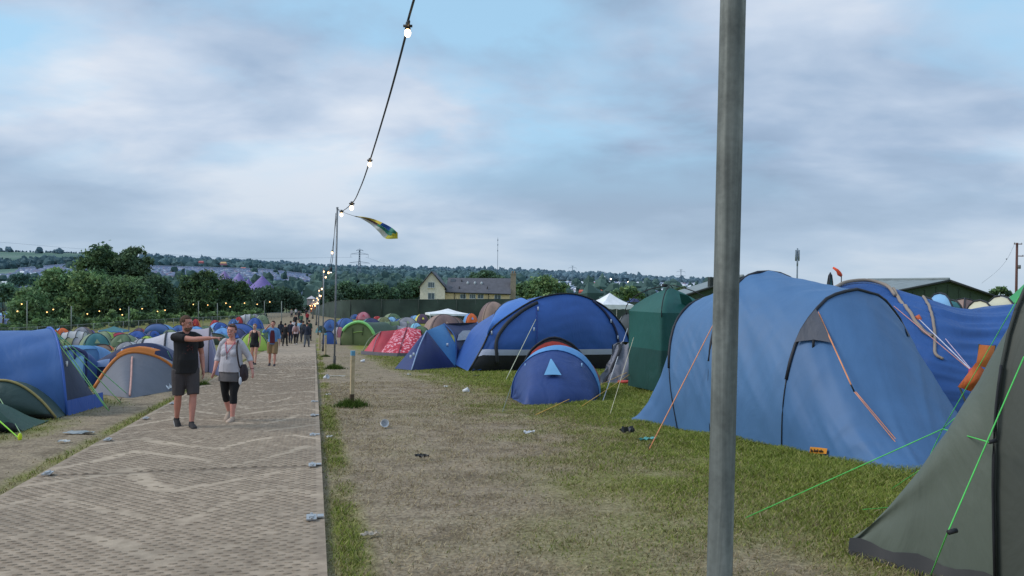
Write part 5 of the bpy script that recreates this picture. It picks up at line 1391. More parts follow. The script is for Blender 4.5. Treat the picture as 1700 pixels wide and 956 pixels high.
def wire_fence():
    P = FPT; C = resample(P, 60)
    t = thing('wire_fence', 'grey wire panel fence running below the trees behind the left crowd', 'fence', C[0])
    wm = wire_mat(); gm = plain((140, 146, 146), 1, .6)
    def hgt(p):
        X = px(p)[0]; Yt = np.interp(X, [0, 100, 200, 300, 400, 440, 500], [545, 541, 534, 528, 524, 520, 516]); return at(X, float(Yt), p.y).z
    top = [Vector((p.x, p.y, max(hgt(p), p.z+.9))) for p in C]
    MB().grid([[p+Vector((0, .03, .02)) for p in C], [q+Vector((0, .03, -.02)) for q in top]]).build('wire_panel', wm, t)
    MB().tube(top, .022, 5).build('top_rail', gm, t)
    for p, q in zip(C[::1], top[::1]): MB().tube([p, q+Vector((0, 0, .04))], .03, 5).build('post', gm, t)
    # lamp poles and lights along the fence
    spec = [(X, Y, FD(X)-.6 if X < 450 else 100) for X, Y in ((45, 499), (118.5, 508), (214, 509), (329.5, 500), (361, 503), (439, 499), (467.5, 500))]
    labs = ['lamp pole by the far left gap in the trees', 'lamp pole left of the light grey tunnel tent', 'lamp pole above the teal gazebo against dark trees', 'lamp pole rising behind the pointing arm', 'lamp pole between the couple against the trees', 'lamp pole at the far corner of the bare earth', 'lamp pole standing in the bare earth left of the walkers']
    tops = []
    for (X, Y, d), lab in zip(spec, labs):
        b = onG(at(X, 540, d)); tp = at(X, Y, d)
        o = thing('lamp_pole', lab, 'pole', b, 0, 'lamp poles along the wire fence')
        MB().tube([b, tp], .055, 8).build('tube', plain((128, 136, 130), 1, .6), o); MB().tube([b, b+Vector((0, 0, .4))], .08, 8).build('ground_socket', plain((84, 84, 80)), o)
        tops.append(tp)
    B = [[(29, 516), (36, 504)], [(78, 517.5), (88.5, 513)], [(145, 520.5), (165, 516), (199.5, 513), (203, 522)], [(236, 512), (261.5, 516.5), (274, 514.5), (321, 505)], [(345, 506)], [(375, 503), (382, 509), (406, 503), (427, 505)], [(448, 501)]]
    labs = ['lit bulbs strung at the far left in front of the small tree', 'lit bulbs strung between the first two fence poles', 'lit bulbs strung across the dark centre of the trees', 'lit bulbs strung above the head of the pointing man', 'lit bulb on the short cable above the pointing hand', 'lit bulbs strung above the smiling woman', 'lit bulb on the last cable before the bare earth pole']
    ends = [at(-10, 510, FD(-10))]+tops
    for k in range(7):
        a, b = ends[k], ends[k+1]
        q = [a]+[at(X, Y-1.0, a.y+(b.y-a.y)*((X-px(a)[0])/(px(b)[0]-px(a)[0]))) for X, Y in B[k]]+[b]
        q = sorted(q, key=lambda p: px(p)[0])
        t = thing('string_light', labs[k], 'string lights', q[0], 0, 'string lights along the wire fence')
        MB().tube(q, .010, 4).build('cable', plain((40, 44, 44)), t)
        for p in q[1:-1]:
            h = MB().tube([p+Vector((0, 0, .05)), p-Vector((0, 0, .05))], .04, 6).build('lamp_holder', plain((40, 40, 40)), t)
            MB().ball(p-Vector((0, 0, .1)), .062 if k < 5 else .075, 8, 6).build('bulb', glow((255, 196, 120), 3.5), h)
wire_fence()
def net_fence():
    P = [(516, 524, 215), (530, 523, 190), (548, 522.5, 165), (575, 523, 152), (640, 524, 150), (720, 526, 150), (800, 528, 150), (880, 530, 150), (980, 532, 150), (1080, 534, 150)]
    TY = [(516, 519), (530, 508), (548, 501.5), (575, 498.5), (640, 497.5), (720, 497), (800, 496.5), (880, 497), (980, 500), (1080, 502)]
    C = [at(*q) for q in P]; C = [onG(p) for p in C]; T = [at(X, Y, p.y) for (X, Y), p in zip(TY, C)]
    C = catmull(C, 70); T = catmull(T, 70)
    t = thing('screen_fence', 'dark green netted fence standing in front of the pale house', 'fence', C[30])
    m, nt, b = newmat('green_netting')
    tc = N(nt, 'ShaderNodeTexCoord'); n = N(nt, 'ShaderNodeTexNoise'); n.inputs['Scale'].default_value = .35; n.inputs['Detail'].default_value = 5; L(nt, tc.outputs['Object'], n.inputs['Vector'])
    L(nt, ramp(nt, n.outputs['Fac'], [(.3, S((44, 56, 52))), (.7, S((66, 82, 74)))]).outputs[0], b.inputs['Base Color']); b.inputs['Roughness'].default_value = .9
    rows = [[p.lerp(q, s)+Vector((0, .12*math.sin(k*1.1)*math.sin(math.pi*s), 0)) for k, (p, q) in enumerate(zip(C, T))] for s in (0, .33, .66, 1)]
    MB().grid(rows).build('netting', m, t)
    for p, q in list(zip(C, T))[::3]: MB().tube([p, q+Vector((0, 0, .12))], .06, 5).build('post', plain((58, 66, 62)), t)
    MB().tube(T, .04, 5).build('top_wire', plain((70, 78, 74)), t)
net_fence()
def litter():
    W = plain((214, 216, 220), 1, .5, name='pale_plastic')
    def cup(X, Y, lab, s=1.0, tilt=1.3, az=.4, rgb=(220, 222, 226)):
        p = g(X, Y); o = Vector((0, 0, .045*s)); R = Matrix.Rotation(az, 3, 'Z') @ Matrix.Rotation(tilt, 3, 'X')
        t = thing('paper_cup', lab, 'cup', p, 0, 'cups dropped on the ground'); mb = MB(); rows = []
        for z, r in ((-.05, .001), (-.05, .03), (0, .036), (.05, .043), (.05, .04), (-.044, .028), (-.044, .001)):
            rows.append([p+o+R @ Vector((r*s*math.cos(2*math.pi*k/14), r*s*math.sin(2*math.pi*k/14), z*s)) for k in range(14)])
        mb.grid(rows, True).build('body', plain(rgb, 1, .5), t)
        MB().grid([[p+o+R @ Vector((r*s*math.cos(2*math.pi*k/14), r*s*math.sin(2*math.pi*k/14), z*s)) for k in range(14)] for z, r in ((.052, .043), (.056, .046), (.046, .046), (.046, .0435))], True).build('rim', plain((236, 236, 238), 1, .5), t)
    def scrap(X, Y, lab, w, l, rgb, h=.03, az=0, cat='paper', nm='paper_scrap', seed=1):
        p = g(X, Y, .012); rn = random.Random(seed); rows = []
        R = Matrix.Rotation(az, 3, 'Z')
        for i in range(6):
            rows.append([p+R @ Vector(((j/6-.5)*l*(1+.2*rn.uniform(-1, 1)), (i/5-.5)*w*(1+.2*rn.uniform(-1, 1)), rn.uniform(0, h))) for j in range(7)])
        tag(MB().grid(rows).build(nm, plain(rgb, 1, .6, 0, 20), None, smooth=False), lab, cat, 'scraps of litter on the ground')
    cup(637, 710, 'white crumpled cup lying on the straw near the wooden stake', 1.5); cup(773, 652, 'white cup lying on the grass left of the small dark blue tent', 1.4, 1.2, 1.4)
    cup(602, 602, 'white cup lying between slim pole and crimson tent', 1.6, 1.4, 2.0); cup(541, 630, 'translucent cup lying in the grass strip by the trackway', 1.6, 1.2, .9)
    scrap(700, 761, 'flat black scrap lying on the straw', .09, .16, (34, 34, 36), .05, .3, 'scrap', 'black_scrap', 2)
    scrap(878, 721, 'small pale scrap on the grass before the steel blue tent', .07, .17, (206, 208, 212), .05, .2, seed=3)
    scrap(613, 891, 'crumpled pale wrapper pressed in the straw near the bottom', .06, .14, (178, 166, 150), .03, .5, seed=4)
    scrap(1041, 720, 'dark can crushed beside the steel blue tent edge', .12, .2, (60, 62, 66), .12, .4, 'can', 'crushed_can', 5)
    scrap(1075, 733, 'turquoise scrap half hidden in grass by the orange guy rope', .1, .24, (92, 164, 162), .06, .2, seed=6)
    scrap(131, 720, 'flat pale cardboard strip on the left verge', .15, .42, (150, 156, 158), .03, .15, 'cardboard', 'cardboard_strip', 7)
    scrap(106, 735, 'small pale wrapper on the left verge below the cardboard strip', .08, .16, (190, 190, 188), .03, .3, seed=8)
    scrap(272, 649, 'white carrier bag lying before the grey and orange dome', .2, .36, (224, 226, 230), .16, .2, 'bag', 'carrier_bag', 9)
    scrap(560, 625, 'white leaflet between trackway and slim grey pole', .1, .5, (196, 196, 194), .02, .1, seed=10)
    scrap(679, 623, 'pale wrapper on the grass left of the black skirted dome', .08, .14, (200, 202, 200), .04, .1, seed=11)
    scrap(740, 643, 'white scrap in the grass between navy tent and small dark blue tent', .06, .12, (216, 218, 220), .04, .1, seed=12)
    scrap(791, 625, 'black scrap before the black skirt of the royal dome', .1, .2, (36, 36, 38), .06, .1, 'scrap', 'black_scrap', 13)
    scrap(545, 656, 'small white wrapper beside the trackway grass strip', .07, .13, (206, 206, 204), .03, .1, seed=14)
    scrap(547, 727, 'tiny pale wrapper at the board edge', .05, .1, (196, 194, 190), .03, .4, seed=15)
litter()
# ================================================================== TREES, HOUSE, BARNS, HILLS
LEAF = attrmat('leaves', .75, .2)
BARK = plain((70, 60, 50), 1, .9, 0, 3, .3)
LIFT = 2.7
def leaf_cloud(name, lobes, n, size, cols, parent=None, seed=0, origin=None, hollow=.55, clump=.5):
    """leaves as many small turned faces gathered in clumps spread through the lobes (centre, radii)"""
    r = np.random.default_rng(seed); vol = np.array([l[1][0]*l[1][2] for l in lobes])
    pick = vol/vol.sum(); V = []; C = []
    pal = np.array([S(c)[:3] for c in cols])
    for (c, rad), f in zip(lobes, pick):
        m = max(30, int(n*1.5*f)); nc = max(6, m//45)
        d = r.normal(size=(nc, 3)); d /= np.linalg.norm(d, axis=1)[:, None]
        d[:, 2] = np.where(d[:, 2] < -.45, -d[:, 2], d[:, 2])
        rr = hollow+(1-hollow)*r.random(nc)**.6
        cc = np.array(c)+d*rr[:, None]*np.array(rad)*(.9+.22*r.random((nc, 1)))
        cs = (.5+.7*r.random(nc))*clump*min(rad)
        shade = (.62+.6*r.random(nc))
        k = r.integers(0, nc, m)
        p = cc[k]+r.normal(size=(m, 3))*cs[k][:, None]*np.array([.55, .55, .42])
        a = r.normal(size=(m, 3)); a /= np.linalg.norm(a, axis=1)[:, None]; b = np.cross(a, r.normal(size=(m, 3))); b /= np.linalg.norm(b, axis=1)[:, None]
        s = size*.78*(.5+.9*r.random(m))[:, None]
        V.append(np.stack([p-a*s, p+b*s*.55, p+a*s, p-b*s*.55], 1).reshape(-1, 3))
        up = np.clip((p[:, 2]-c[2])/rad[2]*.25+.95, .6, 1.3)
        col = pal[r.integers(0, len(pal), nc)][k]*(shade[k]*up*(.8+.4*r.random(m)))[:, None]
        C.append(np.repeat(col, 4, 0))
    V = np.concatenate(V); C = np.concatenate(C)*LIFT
    if origin is not None: V = V-np.array(origin)
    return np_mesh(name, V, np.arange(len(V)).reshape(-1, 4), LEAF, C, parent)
def tree(label, lobes_px, d, cols, n, size, seed, trunk=None, group='trees behind the camping field', name='broadleaf_tree', depth=.8, hollow=.55):
    """lobes_px: (x, y, rx, ry) of leaf masses as seen from the path, all at distance d"""
    lobes = []
    rn = random.Random(seed)
    for (X, Y, rx, ry) in lobes_px:
        dd = d+rn.uniform(-.4, .4)*rx*d/F; c = at(X, Y, dd); k = dd/F; lobes.append((tuple(c), (rx*k, rx*k*depth, ry*k)))
    mx = sum(l[0][0] for l in lobes)/len(lobes) if trunk is None else at(trunk, 500, d).x
    b = Vector((mx, d, gh(mx, d)))
    t = thing(name, label, 'tree', b, 0, group)
    mb = MB(); top = max(l[0][2] for l in lobes); h = top-b.z; w = max(.12, h*.025)
    P = catmull([b-Vector((0, 0, .3)), b+Vector((h*.01, 0, h*.25)), b+Vector((-h*.02, 0, h*.55)), b+Vector((h*.02, 0, h*.85))], 12)
    mb.tube(P, [w*(1.3-1.15*k/11) for k in range(12)], 8)
    for k, l in enumerate(lobes):
        s = P[3+min(6, k % 7)]; e = Vector(l[0]); mid = s.lerp(e, .5)+Vector((0, 0, -.06*h))
        mb.tube(catmull([s, mid, e], 7), [w*.5*(1-.12*q) for q in range(7)], 6)
    mb.build('trunk', BARK, t)
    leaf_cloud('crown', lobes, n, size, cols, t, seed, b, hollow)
    return t
DG = [(54, 70, 50), (62, 80, 52), (44, 60, 46), (70, 86, 58)]; MG = [(66, 86, 58), (76, 94, 62), (56, 76, 54), (86, 100, 66)]; BG = [(56, 76, 62), (64, 84, 68), (48, 66, 58)]
def make_trees():
    tree('tallest dark green tree of the clump behind the left crowd', [(168, 432, 26, 22), (150, 445, 22, 22), (182, 452, 28, 26), (172, 418, 14, 10), (160, 478, 40, 34), (195, 482, 30, 30), (175, 520, 46, 26), (168, 540, 50, 14)], 152, DG, 9000, .42, 1, 172)
    tree('loose branched tree with sky showing through beside the tallest one', [(222, 424, 18, 13), (240, 436, 14, 9), (212, 440, 20, 16), (228, 455, 24, 18), (205, 428, 8, 9), (236, 480, 24, 24)], 150, [(50, 64, 48), (60, 74, 52)], 4600, .40, 2, 224, hollow=.3)
    tree('mid green bushy tree left of the tallest tree', [(92, 462, 18, 16), (108, 478, 26, 24), (82, 490, 26, 24), (100, 512, 34, 26), (95, 532, 40, 20)], 140, MG, 6500, .38, 3)
    tree('mid green bushy tree under the tallest tree', [(140, 488, 30, 28), (156, 470, 24, 18), (128, 515, 36, 26), (132, 536, 44, 16)], 138, MG, 6500, .38, 4)
    tree('broad dark tree right of the tallest tree', [(205, 492, 34, 30), (222, 508, 38, 30), (190, 512, 28, 26), (205, 533, 46, 18)], 136, DG, 7000, .38, 5)
    tree('dark rounded tree at the right end of the big clump', [(252, 478, 24, 20), (262, 500, 28, 28), (245, 512, 30, 26), (275, 515, 16, 24), (255, 530, 34, 16)], 142, [(48, 64, 46), (56, 72, 50), (42, 56, 44)], 6500, .38, 6)
    tree('pale green small tree at the left foot of the big clump', [(52, 500, 22, 22), (42, 520, 24, 22), (62, 518, 24, 22), (34, 530, 18, 14), (52, 541, 34, 14)], 134, [(78, 98, 66), (88, 104, 74), (66, 86, 60)], 5000, .36, 7)
    tree('small dark tree far left beyond the blue tents', [(8, 484, 18, 13), (-6, 486, 16, 14), (14, 496, 12, 10)], 240, BG, 2500, .55, 8)
    tree('rounded bluish tree left of the big clump', [(33, 466, 13, 10), (26, 468, 10, 8)], 420, [(50, 70, 66), (58, 78, 72)], 1400, .85, 9)
    tree('rounded bluish tree second left of the big clump', [(56, 469, 11, 9), (64, 472, 8, 7)], 430, [(50, 70, 66), (58, 78, 72)], 1400, .85, 10)
    tree('dark tree behind the pointing arm with twiggy top', [(334, 460, 16, 12), (318, 474, 20, 16), (345, 478, 26, 20), (330, 500, 34, 24), (312, 505, 22, 22), (335, 516, 40, 16), (312, 520, 26, 12)], 160, DG, 7000, .40, 11)
    tree('dark tree between the couple with lilac lights behind', [(372, 484, 22, 18), (392, 494, 24, 20), (362, 505, 26, 20), (405, 480, 12, 12), (385, 515, 34, 14)], 165, DG, 5600, .40, 12)
    tree('low dark tree left of the purple big top', [(420, 502, 22, 16), (440, 497, 24, 18), (430, 512, 30, 14), (432, 518, 34, 9)], 235, [(46, 62, 50), (54, 70, 56)], 4600, .55, 13)
    tree('low dark tree right of the purple big top', [(462, 494, 20, 14), (476, 500, 22, 16), (490, 506, 14, 12), (478, 514, 34, 9)], 250, [(46, 62, 50), (54, 70, 56)], 3800, .55, 14)
    tree('dark bush like tree at the start of the green netting', [(545, 495, 14, 14), (556, 502, 16, 14), (538, 506, 10, 12)], 225, [(40, 54, 44), (48, 62, 50)], 2800, .5, 15)
    for k, (X, Y, rx, ry, lab) in enumerate([(574, 484, 20, 15, 'dark hedge tree first right of the near pole beyond the netting'), (598, 490, 18, 13, 'dark hedge tree second right of the near pole beyond the netting'), (622, 484, 20, 14, 'dark hedge tree with rounded top midway to the house'),
                                     (646, 492, 16, 12, 'low hedge tree left of the tall one by the house'), (668, 486, 16, 13, 'hedge tree close to the house gable'), (688, 480, 16, 14, 'tall dark tree touching the house gable')]):
        tree(lab, [(X, Y, rx, ry), (X-8, Y+8, rx*.8, ry), (X+9, Y+7, rx*.8, ry)], 232+k*4, [(50, 68, 50), (58, 76, 56), (44, 60, 48)], 2600, .5, 20+k)
    tree('dark tree rising behind the roof of the house', [(806, 458, 18, 8), (790, 463, 16, 8), (822, 463, 14, 7)], 320, [(52, 70, 58), (60, 78, 62)], 2200, .7, 30)
    tree('rounded green tree right of the house chimney', [(905, 474, 22, 14), (890, 480, 20, 13), (922, 482, 18, 12), (880, 488, 18, 10), (905, 490, 34, 12)], 215, MG, 4800, .5, 31)
    tree('dark tree against the house chimney', [(866, 482, 10, 12), (875, 488, 14, 12)], 225, DG, 2000, .5, 32)
    tree('small rounded green tree right of the white pop-up gazebo', [(1043, 486, 18, 9), (1030, 491, 16, 9), (1056, 492, 14, 8)], 190, MG, 2600, .42, 33)
    tree('little dark tree between green utility tent and barn', [(1134, 483, 12, 6), (1128, 487, 9, 5)], 200, DG, 1200, .42, 34)
    tree('small dark tree beside the telegraph pole', [(1663, 484, 10, 7), (1654, 487, 9, 6), (1672, 488, 8, 5)], 150, DG, 1500, .32, 35)
make_trees()
def hedge():
    a, b = FPT[1], FPT[-2]; lobes = []; rn = random.Random(9)
    for X in range(-20, 432, 9):
        d = FD(X)*rn.uniform(1.16, 1.34); c = onG(at(X, 530, d)); k = d/F; h = rn.uniform(13, 24)*k
        if X > 285: h *= .62
        lobes.append((tuple(c+Vector((0, 0, h*.45))), (12*k, 10*k, h*.62)))
    t = thing('hedge', 'rough dark hedge growing along the far side of the wire fence', 'hedge', FPT[2]+Vector((0, 9, 0)))
    st = MB()
    for l in lobes[::3]: q = Vector(l[0]); st.tube([onG(q), q, q+Vector((.1, 0, l[1][2]*.5))], [.09, .06, .02], 5)
    st.build('stems', BARK, t)
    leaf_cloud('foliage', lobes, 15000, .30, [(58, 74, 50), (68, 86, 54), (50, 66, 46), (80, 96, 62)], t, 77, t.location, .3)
hedge()
# ---- far woods, hedges and tents on the hills
def far_stuff():
    hz_ = attrmat('hazy_wood', .95)
    def wood(name, label, X0, X1, dfun, n, sz, cols, seed, sq=1.1):
        r = np.random.default_rng(seed); base = MB().ball((0, 0, 0), 1, 7, 5); bv = np.array(base.v); V = []; Fc = []; C = []; pal = np.array([S(c)[:3] for c in cols]); nb = 0
        tri = []
        for f in base.f:
            for q in range(1, len(f)-1): tri.append((f[0], f[q], f[q+1]))
        tri = np.array(tri)
        for k in range(n):
            X = r.uniform(X0, X1); d = dfun(X, r)
            if d is None: continue
            x = (X-850)/F*d; s = sz*(.45+.9*r.random()**1.5); hgt = s*sq*(.8+.5*r.random())
            p = bv*np.array([s*(.8+.5*r.random()), s, hgt])*(1+.24*r.normal(size=(len(bv), 1)))
            V.append(p+np.array([x, d, gh(x, d)+hgt*.75])); Fc.append(tri+nb); nb += len(bv)
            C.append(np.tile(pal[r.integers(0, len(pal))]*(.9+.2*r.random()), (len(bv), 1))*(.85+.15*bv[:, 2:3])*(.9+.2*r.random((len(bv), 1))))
        if V: tag(np_mesh(name, np.concatenate(V), np.concatenate(Fc), hz_, np.concatenate(C), smooth=False), label, 'woodland', kind='stuff')
    H1 = [(96, 120, 134), (100, 124, 138), (92, 115, 129)]; H2 = [(86, 112, 118), (92, 117, 121), (82, 107, 113)]; H3 = [(76, 100, 96), (84, 108, 100), (71, 94, 92)]  # bluish air haze is painted into these wood colours, more with distance
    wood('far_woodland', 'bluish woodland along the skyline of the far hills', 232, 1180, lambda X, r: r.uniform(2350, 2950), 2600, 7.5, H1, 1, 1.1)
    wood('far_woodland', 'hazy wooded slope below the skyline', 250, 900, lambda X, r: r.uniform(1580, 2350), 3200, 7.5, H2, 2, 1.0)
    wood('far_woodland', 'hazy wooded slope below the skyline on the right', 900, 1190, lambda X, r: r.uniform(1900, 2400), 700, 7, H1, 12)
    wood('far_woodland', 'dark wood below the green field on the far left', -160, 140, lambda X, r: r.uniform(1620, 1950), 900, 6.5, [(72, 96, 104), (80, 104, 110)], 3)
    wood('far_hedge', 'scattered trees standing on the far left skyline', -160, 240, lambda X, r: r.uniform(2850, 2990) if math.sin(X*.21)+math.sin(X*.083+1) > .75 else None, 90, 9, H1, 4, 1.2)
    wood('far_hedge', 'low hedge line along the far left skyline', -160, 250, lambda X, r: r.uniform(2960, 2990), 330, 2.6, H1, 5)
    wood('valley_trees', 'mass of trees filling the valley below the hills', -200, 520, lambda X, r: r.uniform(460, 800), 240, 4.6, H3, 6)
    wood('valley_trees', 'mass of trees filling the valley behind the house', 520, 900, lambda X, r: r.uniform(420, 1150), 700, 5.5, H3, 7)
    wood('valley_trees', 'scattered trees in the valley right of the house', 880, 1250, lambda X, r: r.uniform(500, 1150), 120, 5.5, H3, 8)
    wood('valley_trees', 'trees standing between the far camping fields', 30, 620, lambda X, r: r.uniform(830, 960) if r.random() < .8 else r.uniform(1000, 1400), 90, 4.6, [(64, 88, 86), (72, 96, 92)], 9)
    # tents by the thousand on the opposite hillside
    r = np.random.default_rng(5); V = []; Fc = []; C = []; nb = 0
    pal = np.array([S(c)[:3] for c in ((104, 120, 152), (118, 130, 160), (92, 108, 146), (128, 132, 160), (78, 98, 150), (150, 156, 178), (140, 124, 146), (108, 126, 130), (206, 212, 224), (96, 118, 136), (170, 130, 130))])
    pal = pal*.42+np.array(S((108, 125, 150))[:3])*.58  # palette pulled towards blue-grey: air haze painted into the tent colours
    def tents(n, X0, X1, d0, d1, sz, bright=0):
        nonlocal nb
        X = r.uniform(X0, X1, n); d = d0+(d1-d0)*r.random(n)**1.0; x = (X-850)/F*d; s = sz*(.6+.8*r.random(n)); z = gh_np(x, d)
        ang = r.random(n)*6.28; k = 6; P = []
        for rr, zz in ((1.0, -.1), (.78, .55)):
            for q in range(k): P.append(np.stack([x+s*rr*np.cos(ang+q*2*np.pi/k), d+s*rr*np.sin(ang+q*2*np.pi/k), z+s*zz*.8], -1))
        P.append(np.stack([x, d, z+s*.72], -1)); P = np.stack(P, 1)
        V.append(P.reshape(-1, 3)); tri = []
        for q in range(k):
            q2 = (q+1) % k; tri += [(q, q2, k+q2), (q, k+q2, k+q), (k+q, k+q2, 2*k)]
        Fc.append((nb+np.arange(n)[:, None, None]*(2*k+1)+np.array(tri)[None]).reshape(-1, 3)); nb += n*(2*k+1)
        c = pal[r.integers(0, len(pal), n)]
        if bright: c = np.where(r.random((n, 1)) < bright, np.array(S((214, 220, 230))[:3]), c)
        C.append(np.repeat(c, 2*k+1, 0))
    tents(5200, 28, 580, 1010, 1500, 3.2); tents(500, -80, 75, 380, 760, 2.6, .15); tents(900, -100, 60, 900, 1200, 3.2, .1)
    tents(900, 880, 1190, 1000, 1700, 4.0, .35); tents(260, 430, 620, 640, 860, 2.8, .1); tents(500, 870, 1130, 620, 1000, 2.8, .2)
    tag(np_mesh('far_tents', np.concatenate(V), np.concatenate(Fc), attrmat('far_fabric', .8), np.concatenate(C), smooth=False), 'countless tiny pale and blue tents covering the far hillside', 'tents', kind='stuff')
far_stuff()
def far_things():
    # pale boundary fence along the top of the far tent field
    t = thing('boundary_fence', 'long pale boundary fence along the top of the far tent field', 'fence', onG(at(300, 440, 1502)))
    C = [onG(at(X, 450, 1502)) for X in np.linspace(30, 590, 90)]
    MB().grid([C, [p+Vector((0, 0, 4.2)) for p in C]]).build('panel', plain((142, 154, 182), 1, .7, 0, .05), t)
    MB().tube([p+Vector((0, 0, 4.3)) for p in C], .35, 4).build('top_rail', plain((160, 170, 196), 1, .7), t)
    def bigtop(lab, X, Yt, Yb, w, d, rgb, peaks=1):
        b = at(X, Yb, d); b.z = min(b.z, gh(b.x, b.y)+.0) if False else b.z
        H = at(X, Yt, d).z-b.z; R = w*d/F/2; t = thing('big_top', lab, 'big top', Vector((b.x, b.y, gh(b.x, b.y))), 0, None)
        n = 24; rows = []
        for i in range(10):
            s = i/9; rows.append([Vector((b.x+R*(1-s)**.95*(1+.05*math.cos(a*12))*math.cos(a), b.y+R*(1-s)**.95*math.sin(a), b.z+H*(.18+.82*(s**1.35)))) for a in [2*math.pi*k/n for k in range(n)]])
        MB().grid(rows, True).build('canopy', fabric(rgb, 1, .7, .2), t)
        gz = min(gh(b.x, b.y), b.z)-1
        lo = [Vector((q.x, q.y, gz)) for q in rows[0]]; MB().grid([lo, rows[0]], True).build('wall', fabric(tuple(int(c*.8) for c in rgb), 1, .7, .2), t)
        MB().tube([Vector((b.x, b.y, b.z+H*.97)), Vector((b.x, b.y, b.z+H*1.08))], .12, 5).build('mast', plain((120, 110, 140)), t)
    bigtop('purple big top with pointed peak rising over the dark trees', 435, 457, 492, 66, 520, (116, 100, 162))
    bigtop('lilac big top half hidden by the tree between the couple', 372, 449, 490, 60, 560, (136, 116, 166))
    bigtop('lilac big top second from the left behind twiggy trees', 396, 452, 490, 56, 575, (130, 116, 170))
    bigtop('low lilac tent just left of the purple big top', 412, 462, 496, 50, 540, (108, 96, 158))
    def marquee(lab, X, Y, w, h, d, rgb, roof, g_=None):
        b = at(X, Y, d); b.z = gh(b.x, b.y) if abs(gh(b.x, b.y)-b.z) < 8 else b.z
        W = w*d/F; H = h*d/F; t = thing('marquee', lab, 'marquee', b, 0, g_)
        MB().box(b+Vector((0, 0, H*.25)), (W, W*.5, H*.5)).build('wall', fabric(rgb, 1, .7, .1), t, smooth=False)
        e = b.z+H*.5; x0, x1, y0, y1 = b.x-W/2*1.03, b.x+W/2*1.03, b.y-W*.27, b.y+W*.27
        MB().add([(x0, y0, e), (x1, y0, e), (x1, y1, e), (x0, y1, e), (x0+W*.08, b.y, e+H*.5), (x1-W*.08, b.y, e+H*.5)], [(0, 1, 5, 4), (1, 2, 5), (2, 3, 4, 5), (3, 0, 4)]).build('roof', fabric(roof, 1, .7, .1), t, smooth=False)
    G = 'small marquees on the far slopes'
    marquee('red marquee on the far wooded slope left of the yellow one', 334, 437, 8, 4, 1560, (168, 96, 104), (180, 104, 106), G)  # red, yellow and pink marquees have distance haze blended into their colours
    marquee('yellow and red marquee on the far wooded slope', 371, 440, 10, 5.5, 1560, (172, 112, 128), (200, 164, 116), G)
    marquee('pink roofed marquee on the far wooded slope right of the yellow one', 404, 443, 9, 5, 1560, (196, 120, 130), (206, 130, 120), G)
    marquee('long white marquee at the far left beyond the trees', 2, 474, 22, 7, 520, (206, 210, 218), (222, 226, 232), G)
    marquee('white marquee on the far slope right of the house', 1000, 462, 9, 4, 1500, (214, 220, 226), (226, 230, 236), G)
    marquee('red roofed market tent on the far slope right of the house', 986, 470, 26, 7, 1150, (170, 110, 116), (176, 116, 122), G)
    for X, w, lab in ((966, 10, 'orange awning first from the house on the far slope'), (981, 9, 'orange awning second from the house on the far slope'), (995, 10, 'orange awning nearest the white pop-up gazebo on the far slope')):
        marquee(lab, X, 487, w, 6, 560, (206, 96, 84), (222, 110, 88), G)
    for X, Y, w, lab in ((1062, 475, 22, 'long white marquee left of the top of the green utility tent'), (1118, 473, 26, 'long white marquee on the far slope over the green utility tent'), (1150, 475, 20, 'white marquee on the far slope above the barn roof')):
        marquee(lab, X, Y, w, 4, 1000, (206, 212, 220), (222, 226, 234), G)
    marquee('white marquee low in the far camping field left of the tall tree', 37, 452, 7, 6, 1150, (206, 214, 222), (226, 230, 236), G)
    # lights twinkling on the far hill
    for k, (X, Y, d, lab) in enumerate([(549, 453, 1100, 'bright floodlight at the end of the far tent field'), (619, 463, 1180, 'white floodlight in the far trees beneath the pylon'), (651, 466, 1180, 'white floodlight in the far trees right of the pylon'), (1014, 463, 1400, 'white floodlight on the far slope above the white gazebo'), (1043, 468, 1400, 'second white floodlight on the far slope above the white gazebo')]):
        p = at(X, Y, d); b = onG(p); b.z = min(b.z, p.z-8); t = thing('floodlight', lab, 'floodlight', b, 0, 'floodlights on the far hills')
        MB().tube([b, p], .35, 5).build('mast', plain((90, 96, 104)), t); MB().ball(p, (1.3, .8, 1.1), 8, 6).build('lamp', glow((255, 236, 214), 5), t)
    def pylon(lab, X, Yt, Yb, d, rgb):
        b = at(X, Yb, d); b.z = min(b.z, gh(b.x, b.y)); tp = at(X, Yt, d); H = tp.z-b.z; t = thing('pylon', lab, 'pylon', b, 0, 'electricity pylons on the skyline'); m = plain(rgb, 1, .6); w = H*.085; k = H*.0052
        mb = MB()
        def hw(s): return w*(1-s*1.15) if s < .72 else w*.17*(1.25-.3*s)
        prev = None; lv = [0, .16, .3, .42, .52, .61, .69, .76, .83, .9, 1.0]
        for s in lv:
            c = [b+Vector((sx*hw(s), sy*hw(s), H*s)) for sx, sy in ((-1, -1), (1, -1), (1, 1), (-1, 1))]
            if prev:
                for i in range(4): mb.tube([prev[i], c[i]], k, 4); mb.tube([prev[i], c[(i+1) % 4]], k*.6, 4); mb.tube([prev[(i+1) % 4], c[i]], k*.6, 4)
            prev = c
        mb.build('lattice_tower', m, t)
        for s, L_ in ((.60, .30), (.86, .26), (.97, .10)):
            a = MB(); z = b+Vector((0, 0, H*s)); l = z-Vector((H*L_, 0, 0)); r_ = z+Vector((H*L_, 0, 0)); up = z+Vector((0, 0, H*.05))
            for p, q in ((l, r_), (l, up), (r_, up)): a.tube([p, q], k*.8, 4)
            for e in (l, r_): a.tube([e, e-Vector((0, 0, H*.10 if s > .8 and s < .9 else .02*H))], k*.7, 4)
            a.build('cross_arm', m, t)
        return tp, H
